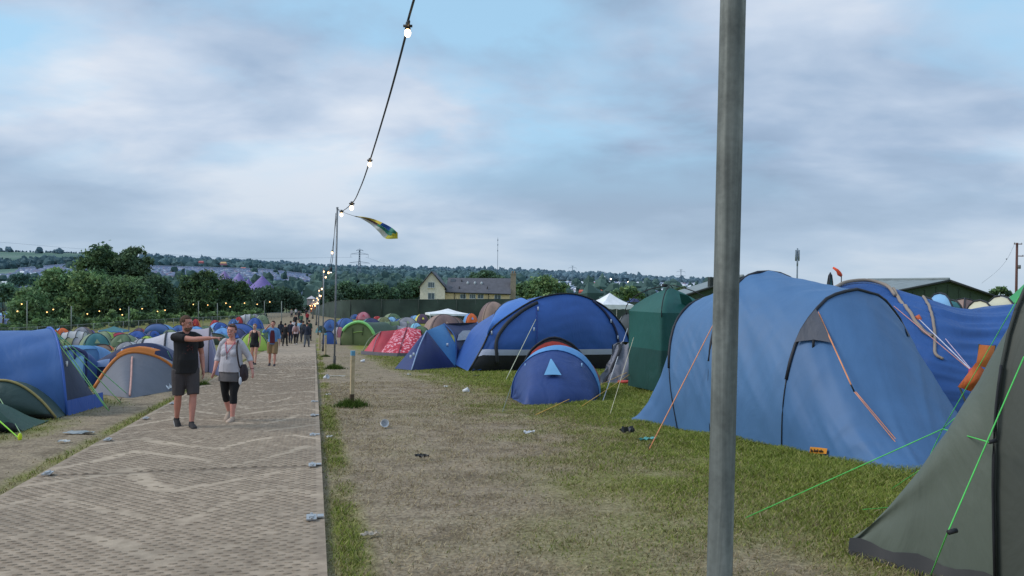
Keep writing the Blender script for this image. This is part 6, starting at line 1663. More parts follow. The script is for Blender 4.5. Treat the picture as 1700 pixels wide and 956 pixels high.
    pylon('tall electricity pylon on the skyline above the near pole', 596, 414, 468, 1150, (104, 122, 140)); pylon('small hazy pylon on the skyline right of the house', 950, 441, 466, 1900, (120, 138, 154)); pylon('faint pylon on the skyline near the green utility tent', 1130, 447, 474, 2200, (128, 146, 162))
    p0 = thing('power_line', 'thin power cable sagging across the sky above the far left hill', 'cable', at(0, 402, 1100))
    MB().tube(catmull([at(-200, 390, 1000), at(0, 402, 1040), at(150, 414, 1080), at(400, 428, 1120), at(585, 427, 1150)], 40), .10, 4).build('cable', plain((110, 128, 146)), p0)
    p1 = thing('power_line', 'thin power cable running right from the pylon towards the house', 'cable', at(607, 427, 1150))
    MB().tube(catmull([at(607, 427, 1150), at(650, 440, 1250), at(720, 450, 1400)], 20), .10, 4).build('cable', plain((110, 128, 146)), p1)
    b = onG(at(826, 470, 900)); tp = at(826.5, 394, 900); t = thing('radio_mast', 'very thin radio mast standing above the house roof on the skyline', 'mast', b)
    MB().tube([b, b.lerp(tp, .6), tp], [.3, .28, .18], 6).build('mast_tube', plain((110, 126, 142)), t)
    for k in (.75, .86, .95): MB().box(b.lerp(tp, k), (.9, .9, 1.6)).build('aerial', plain((104, 120, 136)), t)
    # stalls with lamps at the far end of the path
    for k, (X, Y, w, h, d, c, r_, lab) in enumerate([(521, 515, 10, 14, 262, (150, 100, 80), (206, 150, 120), 'orange lit stall at the far end of the trackway'), (529, 510, 9, 13, 300, (186, 120, 90), (216, 176, 150), 'taller cream and orange stall behind the orange lit one'), (517, 500, 14, 8, 340, (150, 140, 146), (196, 190, 196), 'pale stall roof behind the glowing stalls'), (534, 502, 8, 9, 330, (120, 90, 80), (170, 110, 90), 'dim brown stall right of the glowing stalls')]):
        b = onG(at(X, Y, d)); W = w*d/F; H = h*d/F; t = thing('market_stall', lab, 'stall', b, 0, 'stalls at the far end of the trackway')
        top = at(X, Y-h, d).z
        MB().box((b.x, b.y, (b.z+top-.8)/2), (W*.9, 2.2, top-.8-b.z)).build('counter_wall', fabric(c, 1, .7, .1), t, smooth=False)
        x0, x1 = b.x-W/2, b.x+W/2
        MB().add([(x0, b.y-1.6, top-1), (x1, b.y-1.6, top-1), (x1, b.y+1.4, top-.9), (x0, b.y+1.4, top-.9), (b.x, b.y, top+.3)], [(0, 1, 4), (1, 2, 4), (2, 3, 4), (3, 0, 4)]).build('canopy', fabric(r_, 1, .7, .1), t, smooth=False)
        if k < 2:
            for i in range(5): MB().ball((x0+W*(.1+.2*i), b.y-1.75, top-1.3-.9*(i % 2)-(.9 if i == 3 else 0)), .15, 8, 6).build('bulb', glow((255, 200, 130), 7), t)
    p = onG(at(504, 524, 250)); t = thing('sign', 'small white sign board on a post before the dark trees', 'sign', p)
    q = at(504, 511, 250); MB().tube([p, q], .05, 6).build('post', plain((120, 120, 116)), t); MB().box(q, (1.1, .06, .8)).build('board', plain((206, 210, 214)), t, smooth=False)
    MB().box(q+Vector((-.22, -.04, .05)), (.28, .02, .34)).build('dark_marking', plain((60, 64, 70)), t, smooth=False); MB().box(q+Vector((.2, -.04, .05)), (.28, .02, .34)).build('dark_marking', plain((60, 64, 70)), t, smooth=False)
far_things()
def house():
    d = 180.0; k = d/F
    b = onG(at(775, 500, d)); t = thing('house', 'pale house with steep gable, grey slate roof and chimney behind the netting', 'house', b)
    st = plain((230, 220, 200), 1, .9, 0, 2, .12, .2); ye = plain((218, 196, 156), 1, .9, 0, 2, .12, .2); sl = plain((92, 92, 100), 1, .7, 0, 1.2, .16, .3); dk = plain((40, 42, 48), 1, .6); wt = plain((200, 206, 204), 1, .5); gl = plain((96, 108, 116), 1, .15)
    def P(X, Y, dy=0): 
        v = at(X, Y, d); return Vector((v.x, d+dy, v.z))
    gz = b.z-1
    def low(v): return Vector((v.x, v.y, gz))
    L_, R_, A = P(697.5, 475), P(738.5, 477), P(716.8, 451)
    bl, br, ba = [v+Vector((.0, 9, 0)) for v in (L_, R_, A)]
    MB().add([low(L_), low(R_), R_, A, L_], [(0, 1, 2, 3, 4)]).add([low(R_), low(br), br, R_], [(0, 1, 2, 3)]).add([low(L_), L_, bl, low(bl)], [(0, 1, 2, 3)]).build('gable_wall', st, t, smooth=False)
    ov = Vector((0, -.35, .12))
    mb = MB()
    for e, eb in ((L_, bl), (R_, br)):
        x = (e-A).normalized()*.5; a = [A+ov, e+x+ov, eb+x+Vector((0, .2, .12)), ba+Vector((0, .2, .12))]; lo = [v-Vector((0, 0, .22)) for v in a]
        mb.add(a+lo, [(0, 1, 2, 3), (4, 7, 6, 5), (0, 4, 5, 1), (1, 5, 6, 2), (3, 2, 6, 7)])
    mb.build('gable_roof', sl, t, smooth=False)
    for e in (L_, R_): MB().tube([A+Vector((0, -.42, .05)), e+(e-A).normalized()*.5+Vector((0, -.42, .05))], .14, 5).build('bargeboard', dk, t)
    # long wing
    w0, w1 = P(738.5, 483.5, 1.5), P(846, 487, 1.5); r0, r1 = P(741, 460.5, 5.2), P(846, 461.5, 5.2)
    MB().add([low(w0), low(w1), w1, w0], [(0, 1, 2, 3)]).build('wing_wall', ye, t, smooth=False)
    e0, e1 = w0+Vector((0, -.5, -.15)), w1+Vector((.3, -.5, -.15)); k0, k1 = r0+Vector((0, 4, -3)), r1+Vector((.3, 4, -3))
    MB().add([e0, e1, r1+Vector((.3, 0, 0)), r0], [(0, 1, 2, 3)]).add([r0, r1+Vector((.3, 0, 0)), k1, k0], [(0, 1, 2, 3)]).add([e0-Vector((0, 0, .2)), e1-Vector((0, 0, .2)), e1-Vector((0, .003, 0)), e0-Vector((0, .003, 0))], [(0, 1, 2, 3)]).build('wing_roof', sl, t, smooth=False)
    MB().add([low(w1), w1, r1, k1, low(k1)], [(0, 1, 2, 3, 4)]).build('end_wall', st, t, smooth=False)
    MB().tube([e0+Vector((0, -.08, -.05)), e1+Vector((0, -.08, -.05))], .11, 6).build('gutter', dk, t)
    for X in (754, 770, 811): 
        a = P(X, 486, 1.3); MB().tube([a, low(a)], .07, 6).build('downpipe', dk, t)
    c = P(852, 470, 3.0); ctop = P(852, 455, 3.0); mb = MB()
    mb.box(((c.x), c.y, (gz+ctop.z)/2), (9.0*k, 1.3, ctop.z-gz)); mb.box((c.x, c.y, ctop.z+.1), (10.2*k, 1.5, .25)); mb.build('chimney', plain((150, 138, 122), 1, .9, 0, 3, .15, .3), t, smooth=False)
    for s in (-.25, .3): MB().tube([Vector((c.x+s, c.y, ctop.z+.2)), Vector((c.x+s, c.y, ctop.z+.75))], .13, 8).build('chimney_pot', plain((140, 110, 90)), t)
    def win(X, Y, w, h, dy, bars, nm='window'):
        p = P(X, Y, dy); W, H = w*k, h*k
        mb = MB(); f = .09
        for sx in (-1, 1): mb.box(p+Vector((sx*(W/2-f/2), -.05, 0)), (f, .12, H))
        for sz in (-1, 1): mb.box(p+Vector((0, -.053, sz*(H/2-f/2))), (W-2*f-.004, .12, f))
        for q in range(bars): mb.box(p+Vector((-W/2+W*(q+1)/(bars+1), -.045, 0)), (.07, .1, H-2*f-.004))
        o = mb.build(nm, wt, t, smooth=False)
        MB().box(p+Vector((0, -.01, 0)), (W-f, .03, H-f)).build('pane', gl, o, smooth=False)
        MB().box(p+Vector((0, -.12, -H/2-.06)), (W*1.08, .22, .1)).build('sill', st, o, smooth=False)
    win(716, 473, 11, 9.5, 0, 2); win(716, 491.5, 11.5, 11, 0, 1); win(768, 492, 10, 8, 1.5, 1); win(784, 492, 10, 8, 1.5, 2); win(797.5, 492, 10, 8, 1.5, 1); win(826, 493, 11, 8, 1.5, 1)
    n = (e1-e0).cross(r0-e0).normalized(); n = n if n.y < 0 else -n
    for X, Y in ((776.5, 470.5), (788.5, 470.5), (799.5, 470.8)):
        s = (Y-461)/(485-461); c0 = P(X, Y, 0); ty = r0.y+(e0.y-r0.y)*s; c0 = at(X, Y, ty)
        MB().ball(c0+n*.05, (2.3*k, .25, 3.2*k), 12, 6).build('rooflight', plain((176, 184, 190), 1, .2), t)
    for X, Y, w, h in ((752, 466, 8, 6), (748, 477.5, 5, 4)):
        s = (Y-461)/(485-461); ty = r0.y+(e0.y-r0.y)*s; c0 = at(X, Y, ty)+n*.08; MB().box(c0, (w*k, .1, h*k*1.1), Matrix.Rotation(-.75, 3, 'X')).build('roof_window', plain((74, 80, 90), 1, .25), t, smooth=False)
    for X, Y in ((766.5, 467.5), (762.5, 479), (809, 479)): 
        s = (Y-461)/(485-461); ty = r0.y+(e0.y-r0.y)*s; MB().tube([at(X, Y, ty), at(X, Y, ty)+Vector((0, 0, .5))], .13, 6).build('roof_vent', dk, t)
    MB().box(P(738, 480, .6)+Vector((.1, 0, 0)), (.25, 1.2, .3)).build('gutter', dk, t)
house()
def barns():
    gr = plain((62, 80, 62), 1, .8, 0, 1.0, .12, .1); rf = plain((128, 138, 140), 1, .6, 0, 1, .12, .1); dk = plain((38, 44, 42), 1, .7)
    def barn(lab, Lx, Ly, Ax, Ay, Rx, Ry, d, deep):
        A, l, r = at(Ax, Ay, d), at(Lx, Ly, d), at(Rx, Ry, d); b = onG(at((Lx+Rx)/2, 500, d)); t = thing('barn', lab, 'barn', b); gz = b.z-.6
        lo = lambda v: Vector((v.x, v.y, gz)); sh = Vector(deep)
        MB().add([lo(l), lo(r), r, A, l], [(0, 1, 2, 3, 4)]).build('gable_wall', gr, t, smooth=False)
        MB().add([lo(l), l, l+sh, lo(l+sh)], [(0, 1, 2, 3)]).add([lo(r), lo(r+sh), r+sh, r], [(0, 1, 2, 3)]).build('side_wall', gr, t, smooth=False)
        mb = MB(); nrib = 14
        for e in (l, r):
            x = (e-A).normalized()*.4; rows = []
            for i in range(nrib+1):
                s = i/nrib; off = Vector((0, -.35, .14+.035*(i % 2)))*1.0 if i == 0 else Vector((0, 0, .14+.035*(i % 2)))
                rows.append([A+sh*s+off, e+x+sh*s+off])
            mb.grid(rows)
        mb.build('roof', rf, t, smooth=False)
        for e in (l, r): MB().tube([A+Vector((0, -.36, .06)), e+(e-A).normalized()*.4+Vector((0, -.36, .06))], .11, 5).build('verge_trim', dk, t)
        MB().tube([A+Vector((0, -.2, .2)), A+sh+Vector((0, 0, .2))], .14, 6).build('ridge_cap', rf, t)
        for i in range(9):
            s = (i+1)/10; q = l.lerp(r, s); zt = (l.lerp(A, s*2) if s < .5 else A.lerp(r, s*2-1)).z
            MB().box(Vector((q.x, q.y-.03, (gz+zt)/2-.15)), (.07, .05, zt-gz-.3)).build('cladding_batten', plain((54, 70, 56)), t, smooth=False)
        return t, A, l, r
    barn('dark green barn with pale corrugated roof right behind the bright blue family tent', 1478, 486, 1573, 467, 1668, 500, 68, (-1.4, 12, .05))
    t, A, l, r = barn('dark green barn roof sloping up behind the thick grey pole', 1096, 504, 1232, 462, 1380, 497, 66, (3, 22, 0))
    p = at(1183, 469, 66.5); MB().box(p+Vector((0, 0, .0)), (.62, .8, .9)).build('roof_vent', dk, t, smooth=False)
    # mobile phone mast and telegraph pole
    b = onG(at(1323, 500, 160)); tp = at(1324, 412, 160); t = thing('phone_mast', 'grey mobile phone mast with panel antennas on the skyline above the tunnel tent', 'mast', b); g2 = plain((122, 136, 150), 1, .5)
    MB().tube([b, tp], [.22, .14], 8).build('mast_tube', g2, t)
    for X, Y in ((1321.3, 424), (1326.3, 424), (1323.8, 436)): MB().box(at(X, Y, 159.8), (.26, .2, 2.2 if Y < 430 else 1.2)).build('panel_antenna', g2, t)
    for Y in (418, 431): MB().tube([at(1320.5, Y, 159.9), at(1327, Y, 159.9)], .06, 5).build('bracket', g2, t)
    b = onG(at(1687, 505, 95)); tp = at(1688.5, 403, 95); t = thing('telegraph_pole', 'reddish brown telegraph pole with crossarm at the right picture edge', 'pole', b); br = plain((96, 66, 60), 1, .9)
    MB().tube([b, tp], [.17, .13], 10).build('pole_shaft', br, t); MB().box(at(1690, 405, 94.8), (.95, .1, .1)).build('cross_arm', br, t); MB().box(at(1695, 425, 94.8), (.6, .1, .1)).build('stay_arm', br, t)
    for X, Y in ((1684.5, 403), (1696, 404), (1698, 424)): MB().ball(at(X, Y, 94.8), (.07, .07, .1)).build('insulator', plain((170, 176, 180)), t)
    MB().box(at(1692, 443, 94.8), (.25, .25, .45)).build('junction_box', plain((110, 112, 116)), t); MB().tube(catmull([at(1685, 404, 95), at(1672, 430, 90), at(1655, 450, 85), at(1630, 470, 80)], 16), .012, 4).build('wire', plain((80, 88, 96)), t)
    MB().ball(at(1671, 430, 90), .07).build('marker', plain((40, 44, 50)), t)
barns()
# ================================================================== PEOPLE
SKIN = {}
def skin_mat(rgb):
    if rgb in SKIN: return SKIN[rgb]
    m, nt, b = newmat('skin'); tc = N(nt, 'ShaderNodeTexCoord'); n = N(nt, 'ShaderNodeTexNoise'); n.inputs['Scale'].default_value = 9; n.inputs['Detail'].default_value = 4; L(nt, tc.outputs['Object'], n.inputs['Vector'])
    c = S(rgb); L(nt, ramp(nt, n.outputs['Fac'], [(.3, tuple(x*.88 for x in c[:3])+(1,)), (.7, (min(1, c[0]*1.1), c[1]*1.04, c[2]*1.02, 1))]).outputs[0], b.inputs['Base Color'])
    b.inputs['Roughness'].default_value = .55; b.inputs['Subsurface Weight'].default_value = .08; b.inputs['Subsurface Radius'].default_value = (.02, .008, .004)
    SKIN[rgb] = m; return m
def fuse(mb, vox, smooth=3):
    """one continuous surface out of overlapping limbs"""
    me = bpy.data.meshes.new('tmp'); me.from_pydata(mb.v, [], mb.f); o = bpy.data.objects.new('tmp', me); COL.objects.link(o)
    m = o.modifiers.new('r', 'REMESH'); m.mode = 'VOXEL'; m.voxel_size = vox; m.use_smooth_shade = True
    if smooth: s = o.modifiers.new('s', 'SMOOTH'); s.factor = .5; s.iterations = smooth
    dg = bpy.context.evaluated_depsgraph_get(); ev = o.evaluated_get(dg); new = bpy.data.meshes.new_from_object(ev)
    bpy.data.objects.remove(o); bpy.data.meshes.remove(me)
    for p in new.polygons: p.use_smooth = True
    return new
def mesh_ob(name, me, mat, parent):
    me.materials.clear(); me.materials.append(mat); o = bpy.data.objects.new(name, me); me.name = name; COL.objects.link(o); o.parent = parent; ORG[o.name] = Vector((0, 0, 0)); return o
BASE = dict(neck=(0, .01, 1.50), head=(0, -.02, 1.635), shR=(-.18, .01, 1.41), shL=(.18, .01, 1.41), elR=(-.235, .02, 1.14), elL=(.235, .02, 1.14), wrR=(-.25, -.06, .90), wrL=(.25, -.06, .90),
            hipR=(-.095, 0, .92), hipL=(.095, 0, .92), knR=(-.10, -.02, .49), knL=(.10, -.02, .49), anR=(-.10, .03, .085), anL=(.10, .03, .085), fdR=(0, -1, 0), fdL=(0, -1, 0), pitR=0, pitL=0)
def person(label, loc, rz, height=1.75, pose=None, fem=False, build=1.0, skin=(196, 140, 122), headyaw=0, headtilt=0, vox=.012, top=None, bottom=None, legs=None, shoes=None, hair=None, extras=None, group=None, bust=0):
    J = {k: (Vector(v) if isinstance(v, tuple) else v) for k, v in BASE.items()}
    for k, v in (pose or {}).items(): J[k] = Vector(v) if isinstance(v, tuple) else v
    s = height/1.75
    t = thing('person', label, 'person', loc, rz, group); t.scale = (s, s, s); ORG[t.name] = Vector((0, 0, 0))
    sm = skin_mat(skin); bw = build
    RH = Matrix.Rotation(headyaw, 3, 'Z') @ Matrix.Rotation(headtilt, 3, 'Y'); hc = J['head']
    hp = lambda x, y, z: hc+RH @ Vector((x, y, z))
    fine = vox < .016
    TOR = [((0, .01, .86), (.155*bw, .115*bw)), ((0, .01, .95), (.165*bw, .12*bw)), ((0, .0, 1.08), (.148*bw, .112*bw)), ((0, .0, 1.22), (.16*bw, .115*bw)), ((0, .005, 1.35), (.17*bw, .105)), ((0, .01, 1.43), (.14*bw, .085))]
    if fem: TOR = [((0, .01, .86), (.168*bw, .125*bw)), ((0, .01, .94), (.172*bw, .128*bw)), ((0, .0, 1.07), (.142*bw, .112*bw)), ((0, .0, 1.21), (.152*bw, .118*bw)), ((0, .005, 1.34), (.155*bw, .10)), ((0, .01, 1.42), (.125*bw, .08))]
    pts = [Vector(a) for a, b in TOR]
    k = .92 if fem else 1.0
    def arm(mb, S_, add=0.0, upto=1.0, flare=0.0):
        sh, el, wr = J['sh'+S_], J['el'+S_], J['wr'+S_]
        seq = [sh.lerp(Vector((0, .01, 1.40)), .25), sh, sh.lerp(el, .33), sh.lerp(el, .7), el, el.lerp(wr, .3), el.lerp(wr, .7), wr]; rr = [.036, .052, .051, .045, .040, .041, .034, .027]
        n = {1.0: 8, .4: 3, .5: 4, .75: 6, .55: 4}.get(upto, 8); seq = [Vector(q) for q in seq[:n]]; rr = [q*k*bw**.6+add for q in rr[:n]]
        if upto == .4: seq.append(sh.lerp(el, .55)); rr.append((.047*k)*bw**.6+add+flare)
        mb.etube(seq, rr, 12)
    def yoke(mb, add=0.0, inner=.0):
        for S_ in 'RL':
            sh = J['sh'+S_]; sg = -1 if S_ == 'R' else 1; c = Vector((sg*inner, .015, 1.455)); m = Vector((sg*max(.09, inner+.02), .015, 1.445)).lerp(sh, .25)
            mb.etube([c, m, sh+Vector((0, 0, -.008))], [.05*k+add, .056*k+add, .05*k+add], 12)
    def hand(mb, S_, pt=None):
        el, wr = J['el'+S_], J['wr'+S_]; d = (wr-el).normalized(); sg = -1 if S_ == 'R' else 1
        hd = J.get('hand'+S_); d = Vector(hd).normalized() if hd else d
        side = d.cross(Vector((0, 0, 1))) if abs(d.z) < .8 else Vector((0, -1, 0))
        side = side-d*side.dot(d); side.normalize(); nrm = d.cross(side).normalized()
        pl = wr+d*.052; mb.etube([wr, wr+d*.04, wr+d*.085], [(.026, .02), (.040, .018), (.038, .015)], 10, side)
        curl = nrm*(-1 if nrm.dot(Vector((0, -.3, -1))) < 0 else 1)
        for q, (o, ln) in enumerate(((-.029, .066), (-.010, .076), (.010, .072), (.028, .056))):
            st = wr+d*.082+side*o; pointing = (pt and q == 0)
            c = 0.05 if pointing else (.75 if pt else .3)
            p1 = st+d*ln*.5+curl*ln*.22*c; p2 = p1+(d*(1-.75*c)+curl*c*.95).normalized()*ln*.34; p3 = p2+(d*(1-1.4*c)+curl*c*1.25).normalized()*ln*.28
            mb.etube([st-d*.02, st, p1, p2, p3], [.0095, .0095, .0088, .0082, .007], 7, side)
        b = wr+d*.02-side*.026; mb.etube([b, b+d*.032-side*.022+curl*.006, b+d*.062-side*.028+curl*.014], [.012, .0105, .008], 7, side)
    def leg(mb, S_, add=0.0, a=0.0, b=1.0, flare=0.0, fl=False):
        hp_, kn, an = J['hip'+S_], J['kn'+S_], J['an'+S_]
        def pt(q): return hp_.lerp(kn, q/.5) if q < .5 else kn.lerp(an, (q-.5)/.5)
        prof = [(0, .098), (.12, .092), (.3, .075), (.46, .056), (.52, .053), (.62, .056), (.7, .054), (.85, .040), (1.0, .034)]
        xs = [q for q in [0, .12, .3, .46, .52, .62, .7, .85, 1.0] if a <= q < b]+[b]
        ss = [pt(q) for q in xs]; rr = []
        for q in xs:
            r0 = np.interp(q, [p[0] for p in prof], [p[1] for p in prof])*(1.06 if fem and q < .4 else 1)*bw**.5; rr.append(float(r0)+add+flare*max(0, q-a)/(b-a))
        for i, q in enumerate(xs):
            if .5 < q < .8: ss[i] = ss[i]+Vector((0, .012, 0))
        mb.etube(ss, rr, 14, flat1=fl)
    def foot(mb, S_, add=0.0):
        an = J['an'+S_]; f = J['fd'+S_].normalized(); pit = J['pit'+S_]; f = Vector((f.x*math.cos(pit), f.y*math.cos(pit), -math.sin(pit))); up = Vector((0, 0, 1))
        up = (up-f*up.dot(f)).normalized(); sd = f.cross(up); sole = an-up*.075
        mb.etube([sole-f*.045+up*.035, sole+up*.042+f*.02, sole+f*.09+up*.036, sole+f*.155+up*.024, sole+f*.19+up*.018], [(.03+add, .034+add), (.034+add, .042+add), (.04+add, .034+add), (.042+add, .023+add), (.03+add, .017+add)], 12, sd)
        mb.etube([an+up*.02, sole+up*.04], [.036+add*.6, .036+add], 10)
    # body ------------------------------------------------------
    mb = MB(); mb.etube(pts, [r for a, r in TOR], 18)
    mb.etube([Vector((0, .015, 1.38)), J['neck'], hc+RH @ Vector((0, .02, -.03))], [.07*k, .054*k, .052*k], 12)
    mb.ball(hp(0, .012, .028), (.074, .092, .092), 20, 14, RH); mb.ball(hp(0, -.018, -.045), (.058, .066, .068), 16, 12, RH); mb.ball(hp(0, -.052, -.088), (.03, .028, .024), 10, 8, RH)
    if fine:
        mb.etube([hp(0, -.082, .022), hp(0, -.098, -.012), hp(0, -.094, -.024)], [.009, .0125, .013], 8); mb.ball(hp(0, -.08, .034), (.05, .014, .011), 12, 6, RH)
        for sx in (-1, 1):
            mb.ball(hp(sx*.075, .014, -.002), (.012, .02, .03), 8, 6, RH); mb.ball(hp(sx*.038, -.062, -.022), (.02, .02, .02), 8, 6, RH)
        mb.ball(hp(0, -.079, -.055), (.024, .012, .012), 10, 6, RH)
    yoke(mb)
    for S_ in 'RL':
        arm(mb, S_); leg(mb, S_); foot(mb, S_)
        hand(mb, S_, pose and pose.get('pointing') == S_)
    if bust:
        for sx in (-1, 1): mb.ball((sx*.075, -.085, 1.235), (.075, .06, .07), 12, 8)
    mesh_ob('body', fuse(mb, vox, 3 if fine else 2), sm, t)
    def cloth(name, fn, col, v=None, wr=.4):
        v = v or max(vox*1.05, .009)
        mb = MB(); fn(mb); o = mesh_ob(name, fuse(mb, v or vox*1.05, 4), fabric(col, 1, .85, wr*.6, 5, .12), t); return o
    if top:
        def f(mb):
            a = top.get('add', .016); lo = top.get('lo', .88); P = [p for p in pts]; R = [(r[0]+a, r[1]+a) for _, r in TOR]
            P[0] = Vector((0, .01, lo)); 
            if top.get('belly'): R[2] = (R[2][0]+.02, R[2][1]+.04); R[1] = (R[1][0]+.012, R[1][1]+.03); R[0] = (R[0][0]+.01, R[0][1]+.015)
            R[-1] = (.135*bw, .08); P[-1] = Vector((0, .012, 1.445 if not top.get('low') else 1.40))
            R[0] = (R[0][0]+.022, R[0][1]+.02); mb.etube(P, R, 20, flat0=True)
            if bust:
                for sx in (-1, 1): mb.ball((sx*.075, -.09, 1.235), (.088, .07, .08), 12, 8)
            if top['sleeve']:
                yoke(mb, .013, .105 if top.get('low') else .03)
                for S_ in 'RL': arm(mb, S_, .014, top['sleeve'], .004)
            elif not top.get('strap'): pass
            if top.get('strap'):
                for sx in (-1, 1): mb.etube([Vector((sx*.09, -.085, 1.36)), Vector((sx*.1, -.02, 1.47)), Vector((sx*.09, .09, 1.38))], .02, 8)
        cloth(top.get('name', 'shirt'), f, top['col'])
    if bottom:
        def f(mb):
            kind = bottom['kind']
            mb.etube([Vector((0, .01, .84)), Vector((0, .01, .93)), Vector((0, .005, 1.0))], [(.16*bw, .122*bw), (.164*bw, .122*bw), (.145*bw, .11*bw)], 18)
            if kind == 'skirt':
                c = (J['knR']+J['knL'])/2; e = Vector((0, .01, .93)).lerp(Vector((c.x, c.y*.6, c.z)), .48); mb.etube([Vector((0, .01, .93)), e.lerp(Vector((0, .01, .93)), .4), e], [(.182*bw, .14*bw), (.19*bw, .155*bw), (.188*bw, .16*bw)], 20, flat1=True)
            else:
                for S_ in 'RL': leg(mb, S_, bottom.get('add', .02), 0, bottom.get('to', .5), bottom.get('flare', .03), True)
        cloth({'skirt': 'skirt', 'shorts': 'shorts', 'trousers': 'trousers'}[bottom['kind']], f, bottom['col'])
    if legs:
        def f(mb):
            mb.etube([Vector((0, .01, .84)), Vector((0, .01, .95))], [(.17*bw, .125*bw)]*2, 16)
            for S_ in 'RL': leg(mb, S_, .007, 0, legs['to'])
        cloth('leggings', f, legs['col'])
    if shoes:
        for S_ in 'RL':
            o = cloth('shoe', lambda mb: foot(mb, S_, .008), shoes['col'], max(.009, vox*.8))
            if fine and shoes.get('sole'):
                an = J['an'+S_]; fd = J['fd'+S_].normalized(); pit = J['pit'+S_]; fd = Vector((fd.x*math.cos(pit), fd.y*math.cos(pit), -math.sin(pit))); up = (Vector((0, 0, 1))-fd*fd.z).normalized(); sd = fd.cross(up); so = an-up*.078
                MB().etube([so-fd*.05, so+fd*.06, so+fd*.15, so+fd*.2], [(.036, .014), (.044, .014), (.05, .014), (.034, .012)], 12, sd).build('sole', plain(shoes['sole'], 1, .6), o, local=True)
    if hair:
        st = hair.get('style', 'short'); mb = MB(); tmp = MB().ball((0, 0, 0), 1, 28, 20); keep = []
        V = []
        for v in tmp.v:
            x, y, z = v; bump = 1+.04*mnoise.noise(Vector((x*5, y*5, z*5)))+.02*mnoise.noise(Vector((x*14, y*14, z*14)))
            V.append(hp(x*.083*bump, .02+y*.100*bump, .032+z*.100*bump))
        for fcs in tmp.f:
            c = sum((Vector(tmp.v[i]) for i in fcs), Vector())/len(fcs)
            line = .5 if c.y < -.45 else (-.15 if c.y < .1 else -.62)
            if abs(c.x) > .6 and c.y < -.15: line = max(line, .05)
            if c.z > line-hair.get('low', 0): keep.append(fcs)
        hm = fabric(hair['col'], 1, .8, .8, 40, .3)
        mb.add(V, keep); o = mb.build('hair', hm, t, local=True)
        md = o.modifiers.new('s', 'SOLIDIFY'); md.thickness = .012; md.offset = -1
        if st == 'long': MB().etube([hp(0, .07, .04), hp(0, .09, -.06), hp(0, .09, -.2)], [(.075, .05), (.085, .045), (.06, .03)], 12).build('hair_back', hm, t, local=True)
        if st == 'bun': MB().ball(hp(0, .1, .07), .042).build('hair_bun', hm, t, local=True)
    if fine:
        for sx in (-1, 1):
            e = MB().ball(hp(sx*.031, -.076, .006), (.0125, .009, .0075), 10, 8, RH).build('eye', plain((206, 200, 194), 1, .2), t, local=True)
            MB().ball(hp(sx*.031, -.0835, .006), (.006, .003, .006), 8, 6, RH).build('iris', plain((50, 44, 40), 1, .2), e, local=True)
            MB().tube([hp(sx*.014, -.087, .026), hp(sx*.032, -.087, .031), hp(sx*.05, -.075, .026)], .0024, 5).build('eyebrow', plain(hair['col'] if hair else (70, 54, 44), .8, .9), t, local=True)
        MB().tube([hp(-.024, -.083, -.052), hp(-.012, -.0905, -.058), hp(0, -.092, -.06), hp(.012, -.0905, -.058), hp(.024, -.083, -.052)], .0045, 6).build('mouth', plain((140, 70, 68), 1, .5), t, local=True)
    if extras: extras(t, J, hp, RH, pts)
    return t
def face_to(d): return d
def man_extra(t, J, hp, RH, pts):
    V = []; tmp = MB().ball((0, 0, 0), 1, 24, 16)
    for v in tmp.v: V.append(hp(v[0]*.066*(1+.04*mnoise.noise(Vector(v)*6)), -.02+v[1]*.074, -.05+v[2]*.076))
    keep = []
    for f in tmp.f:
        c = sum((Vector(tmp.v[i]) for i in f), Vector())/len(f)
        if (c.z < -.12 and c.y < .35 and not (abs(c.x) < .36 and c.z > -.30 and c.y < -.5)) or (.05 > c.z > -.13 and c.y < -.86 and abs(c.x) < .36): keep.append(f)
    MB().add(V, keep).build('beard', fabric((150, 116, 98), 1, .9, .8, 40, .3), t, local=True)
    g_ = plain((44, 42, 44), 1, .4); mb = MB()
    for sx in (-1, 1):
        mb.tube([hp(sx*(.032+.021*math.cos(a)), -.094, .006+.015*math.sin(a)) for a in [2*math.pi*k/12 for k in range(13)]], .0011, 4); mb.tube([hp(sx*.053, -.092, .01), hp(sx*.078, .0, .012)], .001, 4)
    mb.tube([hp(-.011, -.095, .01), hp(.011, -.095, .01)], .0012, 4); mb.build('glasses', g_, t, local=True)
    # faded print on the chest
    P = []
    rn = random.Random(2); mb = MB()
    for k in range(16):
        x = rn.uniform(-.075, .075); z = rn.uniform(1.17, 1.3); w = rn.uniform(.012, .028); yy = -.136*(1-.18*(abs(x)/.08)**2)-.012
        mb.box((x, yy, z), (w, .004, w*.7), Matrix.Rotation(rn.uniform(-.6, .6), 3, 'Y'))
    mb.build('shirt_print', plain((74, 36, 36), 1, .8), t, local=True)
